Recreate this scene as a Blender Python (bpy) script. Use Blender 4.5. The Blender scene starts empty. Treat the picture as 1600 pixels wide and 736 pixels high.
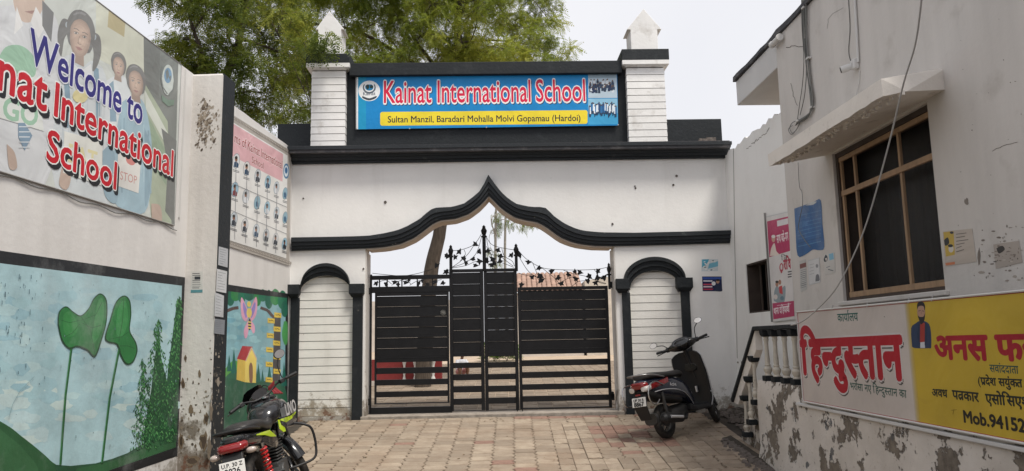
import bpy, bmesh, math, random
import numpy as np
from mathutils import Vector, Matrix
from mathutils.geometry import tessellate_polygon
random.seed(7); rng = np.random.default_rng(7)
R = math.radians
scn = bpy.context.scene
COL = scn.collection

# ------------------------------------------------------------------ camera, sky, sun, exposure
F = 1175.0
PITCH, ROLL = R(7.96), R(1.12)
EYE = Vector((0, 0, 1.106))
_U = Vector((0, -math.sin(PITCH), math.cos(PITCH))); _F = Vector((0, math.cos(PITCH), math.sin(PITCH))); _X = Vector((1, 0, 0))
CX = _X * math.cos(ROLL) - _U * math.sin(ROLL)
CU = _U * math.cos(ROLL) + _X * math.sin(ROLL)
cam = bpy.data.cameras.new('camera'); camo = bpy.data.objects.new('camera', cam); COL.objects.link(camo)
m = Matrix.Identity(4)
for i in range(3):
    m[i][0] = CX[i]; m[i][1] = CU[i]; m[i][2] = -_F[i]; m[i][3] = EYE[i]
camo.matrix_world = m
cam.sensor_width = 36; cam.lens = 36 * F / 1600; cam.clip_end = 2000; cam.clip_start = .05
scn.camera = camo

SUN_EL, SUN_AZ = R(62), R(138)            # azimuth measured from +Y towards +X
w = bpy.data.worlds.new('World'); scn.world = w; w.use_nodes = True
nt = w.node_tree; nt.nodes.clear()
out = nt.nodes.new('ShaderNodeOutputWorld')
sky = nt.nodes.new('ShaderNodeTexSky'); sky.sky_type = 'NISHITA'; sky.sun_disc = False
sky.sun_elevation = SUN_EL; sky.sun_rotation = SUN_AZ; sky.air_density = 1.0; sky.dust_density = 4.0
b1 = nt.nodes.new('ShaderNodeBackground'); b1.inputs[1].default_value = 0.05
nt.links.new(sky.outputs[0], b1.inputs[0])
# thin white overcast over the blue: soft cloud, slightly uneven everywhere
b2 = nt.nodes.new('ShaderNodeBackground'); b2.inputs[1].default_value = 0.71
tc = nt.nodes.new('ShaderNodeTexCoord'); nz = nt.nodes.new('ShaderNodeTexNoise'); nz.inputs['Scale'].default_value = 1.6
nz.inputs['Detail'].default_value = 5; nz.inputs['Roughness'].default_value = .5
rp = nt.nodes.new('ShaderNodeValToRGB')
rp.color_ramp.elements[0].position = .3; rp.color_ramp.elements[0].color = (.80, .81, .87, 1)
rp.color_ramp.elements[1].position = .7; rp.color_ramp.elements[1].color = (.93, .93, .96, 1)
nt.links.new(tc.outputs['Generated'], nz.inputs['Vector']); nt.links.new(nz.outputs[0], rp.inputs[0]); nt.links.new(rp.outputs[0], b2.inputs[0])
ad = nt.nodes.new('ShaderNodeMixShader'); ad.inputs[0].default_value = .88
nt.links.new(b1.outputs[0], ad.inputs[1]); nt.links.new(b2.outputs[0], ad.inputs[2]); nt.links.new(ad.outputs[0], out.inputs[0])
sl = bpy.data.lights.new('sun', 'SUN'); sl.energy = 2.5; sl.angle = R(17); sl.color = (1, .95, .87)
so = bpy.data.objects.new('sun', sl); COL.objects.link(so)
sd = Vector((math.sin(SUN_AZ) * math.cos(SUN_EL), math.cos(SUN_AZ) * math.cos(SUN_EL), math.sin(SUN_EL)))
so.rotation_euler = sd.to_track_quat('Z', 'Y').to_euler()
scn.view_settings.view_transform = 'Standard'; scn.view_settings.look = 'None'
scn.view_settings.exposure = 0.62; scn.view_settings.gamma = 1
try:
    scn.cycles.max_bounces = 6; scn.cycles.transparent_max_bounces = 8; scn.cycles.caustics_reflective = False; scn.cycles.caustics_refractive = False
except Exception: pass

# ------------------------------------------------------------------ frames: planes the real walls stand on
def frame(org, ang):
    return Matrix.Translation(Vector(org)) @ Matrix.Rotation(ang, 4, 'Z')
def ray(px, py):
    return (CX * ((px - 800) / F) + CU * ((368 - py) / F) + _F)
def pix(px, py, M, off=0.0):
    """photo pixel -> (x, z) on the plane y = off of frame M"""
    I = M.inverted(); o = I @ EYE; d = I.to_3x3() @ ray(px, py)
    t = (off - o.y) / d.y; p = o + d * t
    return (p.x, p.z)
def P(pts, M, off=0.0): return [pix(a, b, M, off) for a, b in pts]
GY = 11.5
GATE = frame((0, GY, 0), R(1.46))
_c = GATE @ Vector((pix(454, 400, GATE)[0], 0, 0))
LEFT = frame((_c.x, _c.y, 0), R(90 - 2.29))
_c = GATE @ Vector((pix(1141, 400, GATE)[0], 0, 0))
FARR = frame((_c.x, _c.y, 0), R(-90 + 1.80))
RIGHT = frame((_c.x - .25, _c.y, 0), R(-90 + 1.80))
SLOPE, KNEE = .09, 7.2
def ground(y):
    if y > GY - .1: return 0.0
    return -SLOPE * (GY - .1 - max(y, KNEE))

# ------------------------------------------------------------------ materials
def lin(h):
    if isinstance(h, str):
        h = h.lstrip('#'); c = [int(h[i:i + 2], 16) / 255 for i in (0, 2, 4)]
        return tuple(((v + .055) / 1.055) ** 2.4 if v > .04045 else v / 12.92 for v in c)
    return tuple(h)
def mat(name, col, rough=.7, metal=0.0, noise=0.0, nscale=6.0, bump=0.0, bscale=40.0, col2=None, streak=False,
        t0=.45, t1=.62, spec=.4, coat=0.0, rand=0.0, extra=None):
    m = bpy.data.materials.new(name); m.use_nodes = True; n = m.node_tree; B = n.nodes['Principled BSDF']
    B.inputs['Roughness'].default_value = rough; B.inputs['Metallic'].default_value = metal
    B.inputs['Specular IOR Level'].default_value = spec; B.inputs['Coat Weight'].default_value = coat
    col = lin(col); B.inputs['Base Color'].default_value = (*col, 1)
    tc = n.nodes.new('ShaderNodeTexCoord'); src = tc.outputs['Object']
    last = None
    def noise_tex(sc, det=6, vec=None, rg=.6):
        t = n.nodes.new('ShaderNodeTexNoise'); t.inputs['Scale'].default_value = sc; t.inputs['Detail'].default_value = det
        t.inputs['Roughness'].default_value = rg; n.links.new(vec or src, t.inputs['Vector']); return t.outputs[0]
    def mixc(fac, a, b, mode='MIX'):
        x = n.nodes.new('ShaderNodeMix'); x.data_type = 'RGBA'; x.blend_type = mode
        if isinstance(fac, float): x.inputs[0].default_value = fac
        else: n.links.new(fac, x.inputs[0])
        for v, i in ((a, 6), (b, 7)):
            if isinstance(v, tuple): x.inputs[i].default_value = (*v[:3], 1)
            else: n.links.new(v, x.inputs[i])
        return x.outputs[2]
    def ramp(fac, p0, p1, v0=0.0, v1=1.0):
        x = n.nodes.new('ShaderNodeMapRange'); x.inputs[1].default_value = p0; x.inputs[2].default_value = p1
        x.inputs[3].default_value = v0; x.inputs[4].default_value = v1; n.links.new(fac, x.inputs[0]); return x.outputs[0]
    cur = col
    if rand:
        oi = n.nodes.new('ShaderNodeObjectInfo'); v = ramp(oi.outputs['Random'], 0, 1, 1 - rand, 1 + rand)
        hs = n.nodes.new('ShaderNodeHueSaturation'); hs.inputs['Color'].default_value = (*col, 1); n.links.new(v, hs.inputs['Value']); cur = hs.outputs[0]
    if noise:
        vec = None
        if streak:
            mp = n.nodes.new('ShaderNodeMapping'); mp.inputs['Scale'].default_value = (3.2, 3.2, .45); n.links.new(src, mp.inputs[0]); vec = mp.outputs[0]
        f = ramp(noise_tex(nscale, 8, vec), .3, .75)
        c2 = lin(col2) if col2 else tuple(v * (1 - noise) for v in col)
        if col2:
            f = ramp(noise_tex(nscale, 9, vec, .7), t0, t1, 0, noise)
            cur = mixc(f, cur, c2)
        else: cur = mixc(f, cur, c2)
    if extra: cur = extra(n, cur, noise_tex, mixc, ramp, src)
    if not isinstance(cur, tuple): n.links.new(cur, B.inputs['Base Color'])
    if bump:
        bp = n.nodes.new('ShaderNodeBump'); bp.inputs['Strength'].default_value = bump; bp.inputs['Distance'].default_value = .01
        n.links.new(noise_tex(bscale, 5), bp.inputs['Height']); n.links.new(bp.outputs[0], B.inputs['Normal'])
    return m
def stains(c1, s1, a1, b1, k1, c2=None, s2=14, a2=.66, b2=.72, k2=.7):
    c1 = lin(c1); c2 = lin(c2) if c2 else None
    def f(n, cur, nt_, mx, rp_, src):
        cur = mx(rp_(nt_(s1, 8), a1, b1, 0, k1), cur, c1)
        if c2: cur = mx(rp_(nt_(s2, 9, None, .7), a2, b2, 0, k2), cur, c2)
        return cur
    return f
def low_dirt(c, zt, zb, k=.8, sc=7, c2='#6b4a38'):
    """splash dirt and flaked paint along the foot of a wall (object z)"""
    c = lin(c); c2 = lin(c2)
    def f(n, cur, nt_, mx, rp_, src):
        sp = n.nodes.new('ShaderNodeSeparateXYZ'); n.links.new(src, sp.inputs[0])
        h = rp_(sp.outputs[2], zb, zt, 1, 0)
        a = n.nodes.new('ShaderNodeMath'); a.operation = 'MULTIPLY_ADD'; n.links.new(h, a.inputs[0]); a.inputs[1].default_value = .42; n.links.new(nt_(sc, 9, None, .72), a.inputs[2])
        cur = mx(rp_(a.outputs[0], .66, .78, 0, k), cur, c)
        cur = mx(rp_(a.outputs[0], .86, .90, 0, k), cur, c2)
        st = mx(rp_(nt_(1.3, 6), .48, .78, 0, .13), cur, tuple(v * .55 for v in c))
        mp = n.nodes.new('ShaderNodeMapping'); mp.inputs['Scale'].default_value = (2.6, 2.6, .30); n.links.new(src, mp.inputs[0])
        st = mx(rp_(nt_(1.0, 7, mp.outputs[0], .6), .56, .80, 0, .18), st, tuple(v * .8 for v in c))
        st = mx(rp_(nt_(26, 6, None, .75), .66, .72, 0, .4), st, tuple(v * .7 for v in c))
        return st
    return f
M_ = {}
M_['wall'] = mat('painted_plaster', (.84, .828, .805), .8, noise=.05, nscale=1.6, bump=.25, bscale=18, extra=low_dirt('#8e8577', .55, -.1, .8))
M_['wall_l'] = mat('left_plaster', (.73, .712, .69), .8, noise=.10, nscale=1.2, bump=.25, bscale=14, streak=True, extra=low_dirt('#8f887c', .3, -.5, .8, 6))
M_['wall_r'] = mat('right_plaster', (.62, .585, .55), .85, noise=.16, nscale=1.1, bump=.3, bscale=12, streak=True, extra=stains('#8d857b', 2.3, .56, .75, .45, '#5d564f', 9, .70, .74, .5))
M_['pillar'] = mat('pillar_plaster', (.68, .65, .61), .85, noise=.2, nscale=1.5, bump=.4, bscale=20, streak=True, extra=low_dirt('#6f6558', .9, -.4, .9, 5))
M_['black'] = mat('black_paint', (.016, .019, .022), .6, noise=.6, nscale=5, col2='#3d4144', t0=.55, t1=.8, bump=.5, bscale=22, spec=.25, extra=stains('#6b6863', 13, .69, .74, .6, '#4a4c4c', 2.2, .55, .75, .35))
M_['blackold'] = mat('worn_black_paint', (.02, .024, .028), .6, noise=.8, nscale=7, col2='#575a58', t0=.60, t1=.78, bump=.4, bscale=26, spec=.3, extra=stains('#85807a', 9, .68, .74, .8))
M_['cream'] = mat('cream_plaster', (.62, .54, .47), .85, noise=.25, nscale=4, bump=.3)
M_['board'] = mat('white_board_plaster', (.80, .785, .74), .8, noise=.12, nscale=3, bump=.3, bscale=22, rand=.035, extra=low_dirt('#8b7f6c', .5, -.05, .85, 8))
M_['towerboard'] = mat('tower_board_plaster', (.80, .79, .77), .8, noise=.12, nscale=3, bump=.3, bscale=22, rand=.05, extra=stains('#9a9184', 5, .55, .75, .5, '#6d6558', 16, .69, .74, .5))
M_['joint'] = mat('dark_joint_plaster', (.22, .21, .19), .9, noise=.4, nscale=8)  # dark plaster showing in the joints between the boards
M_['iron'] = mat('black_gate_paint', (.006, .006, .007), .42, noise=.6, nscale=5, col2='#1b1b1d', bump=.15, bscale=10, spec=.3)
M_['bark'] = mat('bark', (.115, .09, .07), .95, noise=.7, nscale=9, streak=True, bump=1.0, bscale=18)
M_['palebark'] = mat('pale_bark', (.34, .32, .28), .9, noise=.5, nscale=9, bump=.5)
M_['wood'] = mat('pine_wood', (.40, .26, .155), .6, noise=.35, nscale=6, streak=True)
M_['darkwood'] = mat('dark_wood_frame', (.07, .05, .04), .7, noise=.4)
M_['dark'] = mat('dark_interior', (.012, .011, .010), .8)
M_['mesh'] = mat('window_mesh', (.035, .032, .030), .45, noise=.6, nscale=1.4, spec=.5)
M_['cable'] = mat('grey_cable', (.16, .16, .15), .6, rand=.3)
M_['pvc'] = mat('white_pvc', (.6, .59, .57), .4)
M_['wirew'] = mat('pale_wire', (.42, .41, .40), .5)
M_['rubble'] = mat('broken_brick', (.20, .17, .15), .95, noise=.6, nscale=20, bump=1)
M_['slab'] = mat('slab_plaster', (.62, .61, .60), .85, noise=.12, nscale=2, bump=.2)
M_['mould'] = mat('mouldy_coping', (.06, .06, .065), .95, noise=.7, nscale=7, col2='#6f6d6b', t0=.5, t1=.7, bump=.6)
M_['canopy'] = mat('canopy_plaster', (.80, .75, .69), .8, noise=.12, nscale=3, bump=.3, extra=stains('#8a7d6d', 6, .60, .72, .5))
M_['baluster'] = mat('baluster_paint', (.60, .55, .47), .6, noise=.25, nscale=7, extra=stains('#7c6f5e', 18, .6, .7, .6))
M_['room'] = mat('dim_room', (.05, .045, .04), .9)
M_['shutter'] = mat('dusty_shutter_wood', (.20, .18, .16), .7, noise=.3)
M_['glassd2'] = mat('dusty_glass', (.09, .095, .10), .25, noise=.4, nscale=2)
def mesh_screen():
    m = M_['mesh']; n = m.node_tree; B = n.nodes['Principled BSDF']; o = n.nodes['Material Output']
    t = n.nodes.new('ShaderNodeBsdfTransparent'); t.inputs[0].default_value = (.75, .75, .75, 1); x = n.nodes.new('ShaderNodeMixShader'); x.inputs[0].default_value = .5
    n.links.new(B.outputs[0], x.inputs[1]); n.links.new(t.outputs[0], x.inputs[2]); n.links.new(x.outputs[0], o.inputs[0])
mesh_screen()
def print_mat():
    m = bpy.data.materials.new('printed_vinyl'); m.use_nodes = True; n = m.node_tree; B = n.nodes['Principled BSDF']
    a = n.nodes.new('ShaderNodeAttribute'); a.attribute_name = 'Col'
    tc = n.nodes.new('ShaderNodeTexCoord'); t = n.nodes.new('ShaderNodeTexNoise'); t.inputs['Scale'].default_value = 2.2; t.inputs['Detail'].default_value = 6
    n.links.new(tc.outputs['Object'], t.inputs['Vector'])
    mr = n.nodes.new('ShaderNodeMapRange'); mr.inputs[1].default_value = .3; mr.inputs[2].default_value = .7; mr.inputs[3].default_value = .86; mr.inputs[4].default_value = 1.04
    n.links.new(t.outputs[0], mr.inputs[0])
    x = n.nodes.new('ShaderNodeVectorMath'); x.operation = 'SCALE'; n.links.new(a.outputs['Color'], x.inputs[0]); n.links.new(mr.outputs[0], x.inputs['Scale'])
    n.links.new(x.outputs[0], B.inputs['Base Color']); B.inputs['Roughness'].default_value = .42; B.inputs['Specular IOR Level'].default_value = .35
    t2 = n.nodes.new('ShaderNodeTexNoise'); t2.inputs['Scale'].default_value = 1.7; t2.inputs['Detail'].default_value = 3; t2.inputs['Distortion'].default_value = 1.5
    n.links.new(tc.outputs['Object'], t2.inputs['Vector'])
    bp = n.nodes.new('ShaderNodeBump'); bp.inputs['Strength'].default_value = .35; bp.inputs['Distance'].default_value = .05
    n.links.new(t2.outputs[0], bp.inputs['Height']); n.links.new(bp.outputs[0], B.inputs['Normal'])
    return m
M_['print'] = print_mat()
def mural_mat():
    m = bpy.data.materials.new('mural_paint'); m.use_nodes = True; n = m.node_tree; B = n.nodes['Principled BSDF']
    a = n.nodes.new('ShaderNodeAttribute'); a.attribute_name = 'Col'
    tc = n.nodes.new('ShaderNodeTexCoord')
    def nz(s, d=7, r=.6):
        t = n.nodes.new('ShaderNodeTexNoise'); t.inputs['Scale'].default_value = s; t.inputs['Detail'].default_value = d; t.inputs['Roughness'].default_value = r
        n.links.new(tc.outputs['Object'], t.inputs['Vector']); return t.outputs[0]
    def mr(f, a_, b_, c_, d_):
        q = n.nodes.new('ShaderNodeMapRange'); q.inputs[1].default_value = a_; q.inputs[2].default_value = b_; q.inputs[3].default_value = c_; q.inputs[4].default_value = d_; n.links.new(f, q.inputs[0]); return q.outputs[0]
    x = n.nodes.new('ShaderNodeVectorMath'); x.operation = 'SCALE'; n.links.new(a.outputs['Color'], x.inputs[0]); n.links.new(mr(nz(2.4), .3, .7, .72, 1.12), x.inputs['Scale'])
    mx = n.nodes.new('ShaderNodeMix'); mx.data_type = 'RGBA'; mx.inputs[7].default_value = (.5, .52, .52, 1)
    n.links.new(mr(nz(1.1, 8, .7), .52, .72, 0, .3), mx.inputs[0]); n.links.new(x.outputs[0], mx.inputs[6])
    n.links.new(mx.outputs[2], B.inputs['Base Color']); B.inputs['Roughness'].default_value = .55
    bp = n.nodes.new('ShaderNodeBump'); bp.inputs['Strength'].default_value = .3; bp.inputs['Distance'].default_value = .01
    n.links.new(nz(16), bp.inputs['Height']); n.links.new(bp.outputs[0], B.inputs['Normal'])
    return m
M_['mural'] = mural_mat()

# ------------------------------------------------------------------ mesh builder
_WM = {}
def place(o, parent, M):
    pm = _WM.get(parent.name, Matrix.Identity(4)) if parent else Matrix.Identity(4)
    if parent: o.parent = parent
    if M is None: M = pm
    o.matrix_basis = pm.inverted() @ M; _WM[o.name] = M.copy()
    return o
class MB:
    def __init__(s): s.v = []; s.f = []; s.mi = []
    def add(s, vs, fs, mi=0):
        o = len(s.v); s.v += [tuple(v) for v in vs]; s.f += [tuple(i + o for i in f) for f in fs]; s.mi += [mi] * len(fs); return s
    def box(s, x0, x1, y0, y1, z0, z1, mi=0):
        v = [(x, y, z) for x in (x0, x1) for y in (y0, y1) for z in (z0, z1)]
        return s.add(v, [(0, 1, 3, 2), (4, 6, 7, 5), (0, 4, 5, 1), (2, 3, 7, 6), (0, 2, 6, 4), (1, 5, 7, 3)], mi)
    def prism(s, poly, y0, y1, holes=(), mi=0):
        loops = [list(poly)] + [list(h) for h in holes]
        tri = tessellate_polygon([[Vector((x, z, 0)) for x, z in l] for l in loops])
        flat = [p for l in loops for p in l]; n = len(flat)
        v = [(x, y0, z) for x, z in flat] + [(x, y1, z) for x, z in flat]
        f = [t for t in tri] + [tuple(i + n for i in reversed(t)) for t in tri]
        k = 0
        for l in loops:
            c = len(l)
            for i in range(c):
                a, b = k + i, k + (i + 1) % c; f.append((a, b, b + n, a + n))
            k += c
        return s.add(v, f, mi)
    def tube(s, pts, r, seg=8, mi=0, cap=True, closed=False):
        pts = [Vector(p) for p in pts]; n = len(pts); rr = r if isinstance(r, (list, tuple)) else [r] * n
        vs = []; up = Vector((0, 0, 1)); prev = None
        for i, p in enumerate(pts):
            if closed: d = pts[(i + 1) % n] - pts[i - 1]
            else: d = pts[min(i + 1, n - 1)] - pts[max(i - 1, 0)]
            d.normalize()
            if prev is None:
                a = up.cross(d)
                if a.length < .05: a = Vector((1, 0, 0)).cross(d)
            else: a = prev - d * prev.dot(d)
            a.normalize(); prev = a; b = d.cross(a)
            for k in range(seg):
                t = 2 * math.pi * k / seg; vs.append(p + (a * math.cos(t) + b * math.sin(t)) * rr[i])
        fs = []
        for i in range(n if closed else n - 1):
            j = (i + 1) % n
            for k in range(seg):
                k2 = (k + 1) % seg; fs.append((i * seg + k, i * seg + k2, j * seg + k2, j * seg + k))
        if cap and not closed:
            fs.append(tuple(range(seg))[::-1]); fs.append(tuple((n - 1) * seg + k for k in range(seg)))
        return s.add(vs, fs, mi)
    def lathe(s, prof, c=(0, 0, 0), axis='z', seg=16, mi=0):
        """prof: (radius, height) list"""
        vs = []; cx, cy, cz = c
        for r, h in prof:
            for k in range(seg):
                t = 2 * math.pi * k / seg; a, b = r * math.cos(t), r * math.sin(t)
                vs.append((cx + a, cy + b, cz + h) if axis == 'z' else (cx + a, cy + h, cz + b) if axis == 'y' else (cx + h, cy + a, cz + b))
        fs = []
        for i in range(len(prof) - 1):
            for k in range(seg):
                k2 = (k + 1) % seg; fs.append((i * seg + k, i * seg + k2, (i + 1) * seg + k2, (i + 1) * seg + k))
        fs.append(tuple(range(seg))[::-1]); fs.append(tuple((len(prof) - 1) * seg + k for k in range(seg)))
        return s.add(vs, fs, mi)
    def loft(s, rings, mi=0, cap=True):
        n = len(rings[0]); vs = [p for r in rings for p in r]; fs = []
        for i in range(len(rings) - 1):
            for k in range(n):
                k2 = (k + 1) % n; fs.append((i * n + k, i * n + k2, (i + 1) * n + k2, (i + 1) * n + k))
        if cap: fs.append(tuple(range(n))[::-1]); fs.append(tuple((len(rings) - 1) * n + k for k in range(n)))
        return s.add(vs, fs, mi)
    def sphere(s, c, r, seg=12, rings=8, mi=0):
        r = r if isinstance(r, (tuple, list)) else (r, r, r); rs = []
        for i in range(1, rings):
            a = math.pi * i / rings
            rs.append([(c[0] + r[0] * math.sin(a) * math.cos(2 * math.pi * k / seg), c[1] + r[1] * math.sin(a) * math.sin(2 * math.pi * k / seg), c[2] + r[2] * math.cos(a)) for k in range(seg)])
        return s.loft(rs, mi)
    def build(s, name, mats, parent=None, M=None, smooth=False, bevel=0, tag=None, sub=0):
        me = bpy.data.meshes.new(name); me.from_pydata(s.v, [], s.f)
        for q in (mats if isinstance(mats, (list, tuple)) else [mats]): me.materials.append(q)
        if any(s.mi): me.polygons.foreach_set('material_index', s.mi)
        bm = bmesh.new(); bm.from_mesh(me); bmesh.ops.recalc_face_normals(bm, faces=bm.faces); bm.to_mesh(me); bm.free()
        if smooth:
            me.polygons.foreach_set('use_smooth', [True] * len(me.polygons)); me.set_sharp_from_angle(angle=R(38) if smooth is True else smooth)
        o = bpy.data.objects.new(name, me); COL.objects.link(o)
        place(o, parent, M)
        if bevel:
            b = o.modifiers.new('bevel', 'BEVEL'); b.width = bevel; b.segments = 2; b.limit_method = 'ANGLE'; b.angle_limit = R(35)
        if sub:
            b = o.modifiers.new('sub', 'SUBSURF'); b.levels = sub; b.render_levels = sub
        return o
def tag(o, label=None, cat=None, group=None, kind=None):
    for k, v in (('label', label), ('category', cat), ('group', group), ('kind', kind)):
        if v: o[k] = v
    return o
def thing(name, label, cat, M=None, group=None, parent=None):
    o = bpy.data.objects.new(name, None); COL.objects.link(o); o.empty_display_size = .1
    place(o, parent, M)
    return tag(o, label, cat, group)
def children(o): return [c for c in bpy.data.objects if c.parent == o]
def lerp(a, b, t): return tuple(x + (y - x) * t for x, y in zip(a, b))
def resample(pts, n):
    d = [0]
    for a, b in zip(pts, pts[1:]): d.append(d[-1] + math.dist(a, b))
    o = []; j = 0
    for i in range(n):
        t = d[-1] * i / (n - 1)
        while j < len(d) - 2 and d[j + 1] < t: j += 1
        o.append(lerp(pts[j], pts[j + 1], (t - d[j]) / max(1e-9, d[j + 1] - d[j])))
    return o
def catmull(pts, k=6):
    P_ = [pts[0]] + list(pts) + [pts[-1]]; o = []
    for i in range(1, len(P_) - 2):
        p0, p1, p2, p3 = P_[i - 1:i + 3]
        for j in range(k):
            t = j / k
            o.append(tuple(.5 * (2 * b + (c - a) * t + (2 * a - 5 * b + 4 * c - d) * t * t + (3 * b - a - 3 * c + d) * t ** 3) for a, b, c, d in zip(p0, p1, p2, p3)))
    o.append(tuple(pts[-1])); return o
def band(lo, up, prof, yback):
    """closed moulding between curves lo and up (lists of (x,z), same length); prof [(s, y)] across it"""
    b = MB(); rings = []
    for (a, c) in zip(lo, up):
        r = [(a[0], yback, a[1])] + [(a[0] + (c[0] - a[0]) * s_, y, a[1] + (c[1] - a[1]) * s_) for s_, y in prof] + [(c[0], yback, c[1])]
        rings.append(r)
    return b.loft(rings)
STEP = [(0, -.035), (.12, -.035), (.14, -.055), (.34, -.055), (.37, -.08), (.62, -.08), (.66, -.105), (1, -.105)]

# ------------------------------------------------------------------ flat prints: coloured polygons and lettering on a plane
# (the lettering helper is removed again at the end)
_tc = bpy.data.curves.new('lettering', 'FONT'); _to = bpy.data.objects.new('lettering', _tc); COL.objects.link(_to)
_tc.resolution_u = 3
_cache = {}
def glyphs(s, off=0.0):
    """(verts 2D, tris, min x, max x) of a string set in the built-in font"""
    k = (s, off)
    if k in _cache: return _cache[k]
    _tc.body = s; _tc.offset = off; bpy.context.view_layer.update()
    dg = bpy.context.evaluated_depsgraph_get(); ev = _to.evaluated_get(dg); me = ev.to_mesh()
    vs = [(v.co.x, v.co.y) for v in me.vertices]; fs = []
    for p in me.polygons:
        q = list(p.vertices)
        for i in range(1, len(q) - 1): fs.append((q[0], q[i], q[i + 1]))
    ev.to_mesh_clear()
    xs = [v[0] for v in vs] or [0]
    _cache[k] = (vs, fs, min(xs), max(xs)); return _cache[k]
def clipx(vs, fs, xm):
    """keep what lies left of xm"""
    ov, of = [], []
    for f in fs:
        poly = [vs[i] for i in f]; o = []
        for i in range(3):
            a, b = poly[i], poly[(i + 1) % 3]; ia, ib = a[0] <= xm, b[0] <= xm
            if ia: o.append(a)
            if ia != ib:
                t = (xm - a[0]) / (b[0] - a[0]); o.append((xm, a[1] + (b[1] - a[1]) * t))
        if len(o) >= 3:
            k = len(ov); ov += o; of += [(k, k + i, k + i + 1) for i in range(1, len(o) - 1)]
    return ov, of
_adv = {}
def advance(ch):
    if ch not in _adv:
        b = glyphs('।')[3]; _adv[ch] = glyphs(ch + '।')[3] - b if ch != ' ' else .3
    return _adv[ch]
CONS = set('कखगघचछजझटठडढणतथदधनपफबभमयरलवशषसह')
def shape(s, off=0.0):
    if not any(0x900 <= ord(c) < 0x980 for c in s): return glyphs(s, off)[:2]
    c = list(s); i = 0
    while i < len(c):                      # the short-i sign is written before its cluster
        if c[i] == 'ि':
            j = i - 1
            while j >= 2 and c[j - 1] == '्': j -= 2
            c.insert(j, c.pop(i))
        i += 1
    V, Fs = [], []; pen = 0.0; i = 0
    def put(vs, fs, dx):
        k = len(V); V.extend((x + dx, y) for x, y in vs); Fs.extend(tuple(q + k for q in f) for f in fs)
    reph = False
    while i < len(c):
        ch = c[i]
        if ch in CONS and i + 1 < len(c) and c[i + 1] == '्' and i + 2 < len(c):
            if ch == 'र': reph = True; i += 2; continue
            if c[i + 2] == 'र':            # rakar: a slash under the letter
                vs, fs = glyphs(ch, off)[:2]; put(vs, fs, pen); a = advance(ch)
                o = off * .8; put([(a - .42 - o, .10 + o), (a - .16, .24 + o), (a - .16, .15 - o), (a - .40 - o, .0)], [(0, 1, 2), (0, 2, 3)], pen); pen += a; i += 3; continue
            cut = advance(ch) - .175 if ch not in 'कफ' else advance(ch) - .02
            if ch in 'दहटडठ': cut = advance(ch)
            vs, fs = glyphs(ch, off)[:2]; vs, fs = clipx(vs, fs, cut); put(vs, fs, pen); pen += cut - (.06 if ch in 'कफ' else 0); i += 2; continue
        if ch == ' ': pen += .3; i += 1; continue
        vs, fs = glyphs(ch, off)[:2]; put(vs, fs, pen); pen += advance(ch)
        if reph and ch == 'ा' or (reph and ch in CONS and (i + 1 >= len(c) or c[i + 1] != 'ा')):
            put([(-.14, .62), (-.10, .62), (-.17, .72), (-.15, .84), (-.05, .87), (-.06, .92), (-.20, .89), (-.24, .74)], [(0, 1, 2), (0, 2, 7), (7, 2, 3), (7, 3, 6), (6, 3, 4), (6, 4, 5)], pen); reph = False
        i += 1
    return V, Fs
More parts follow.
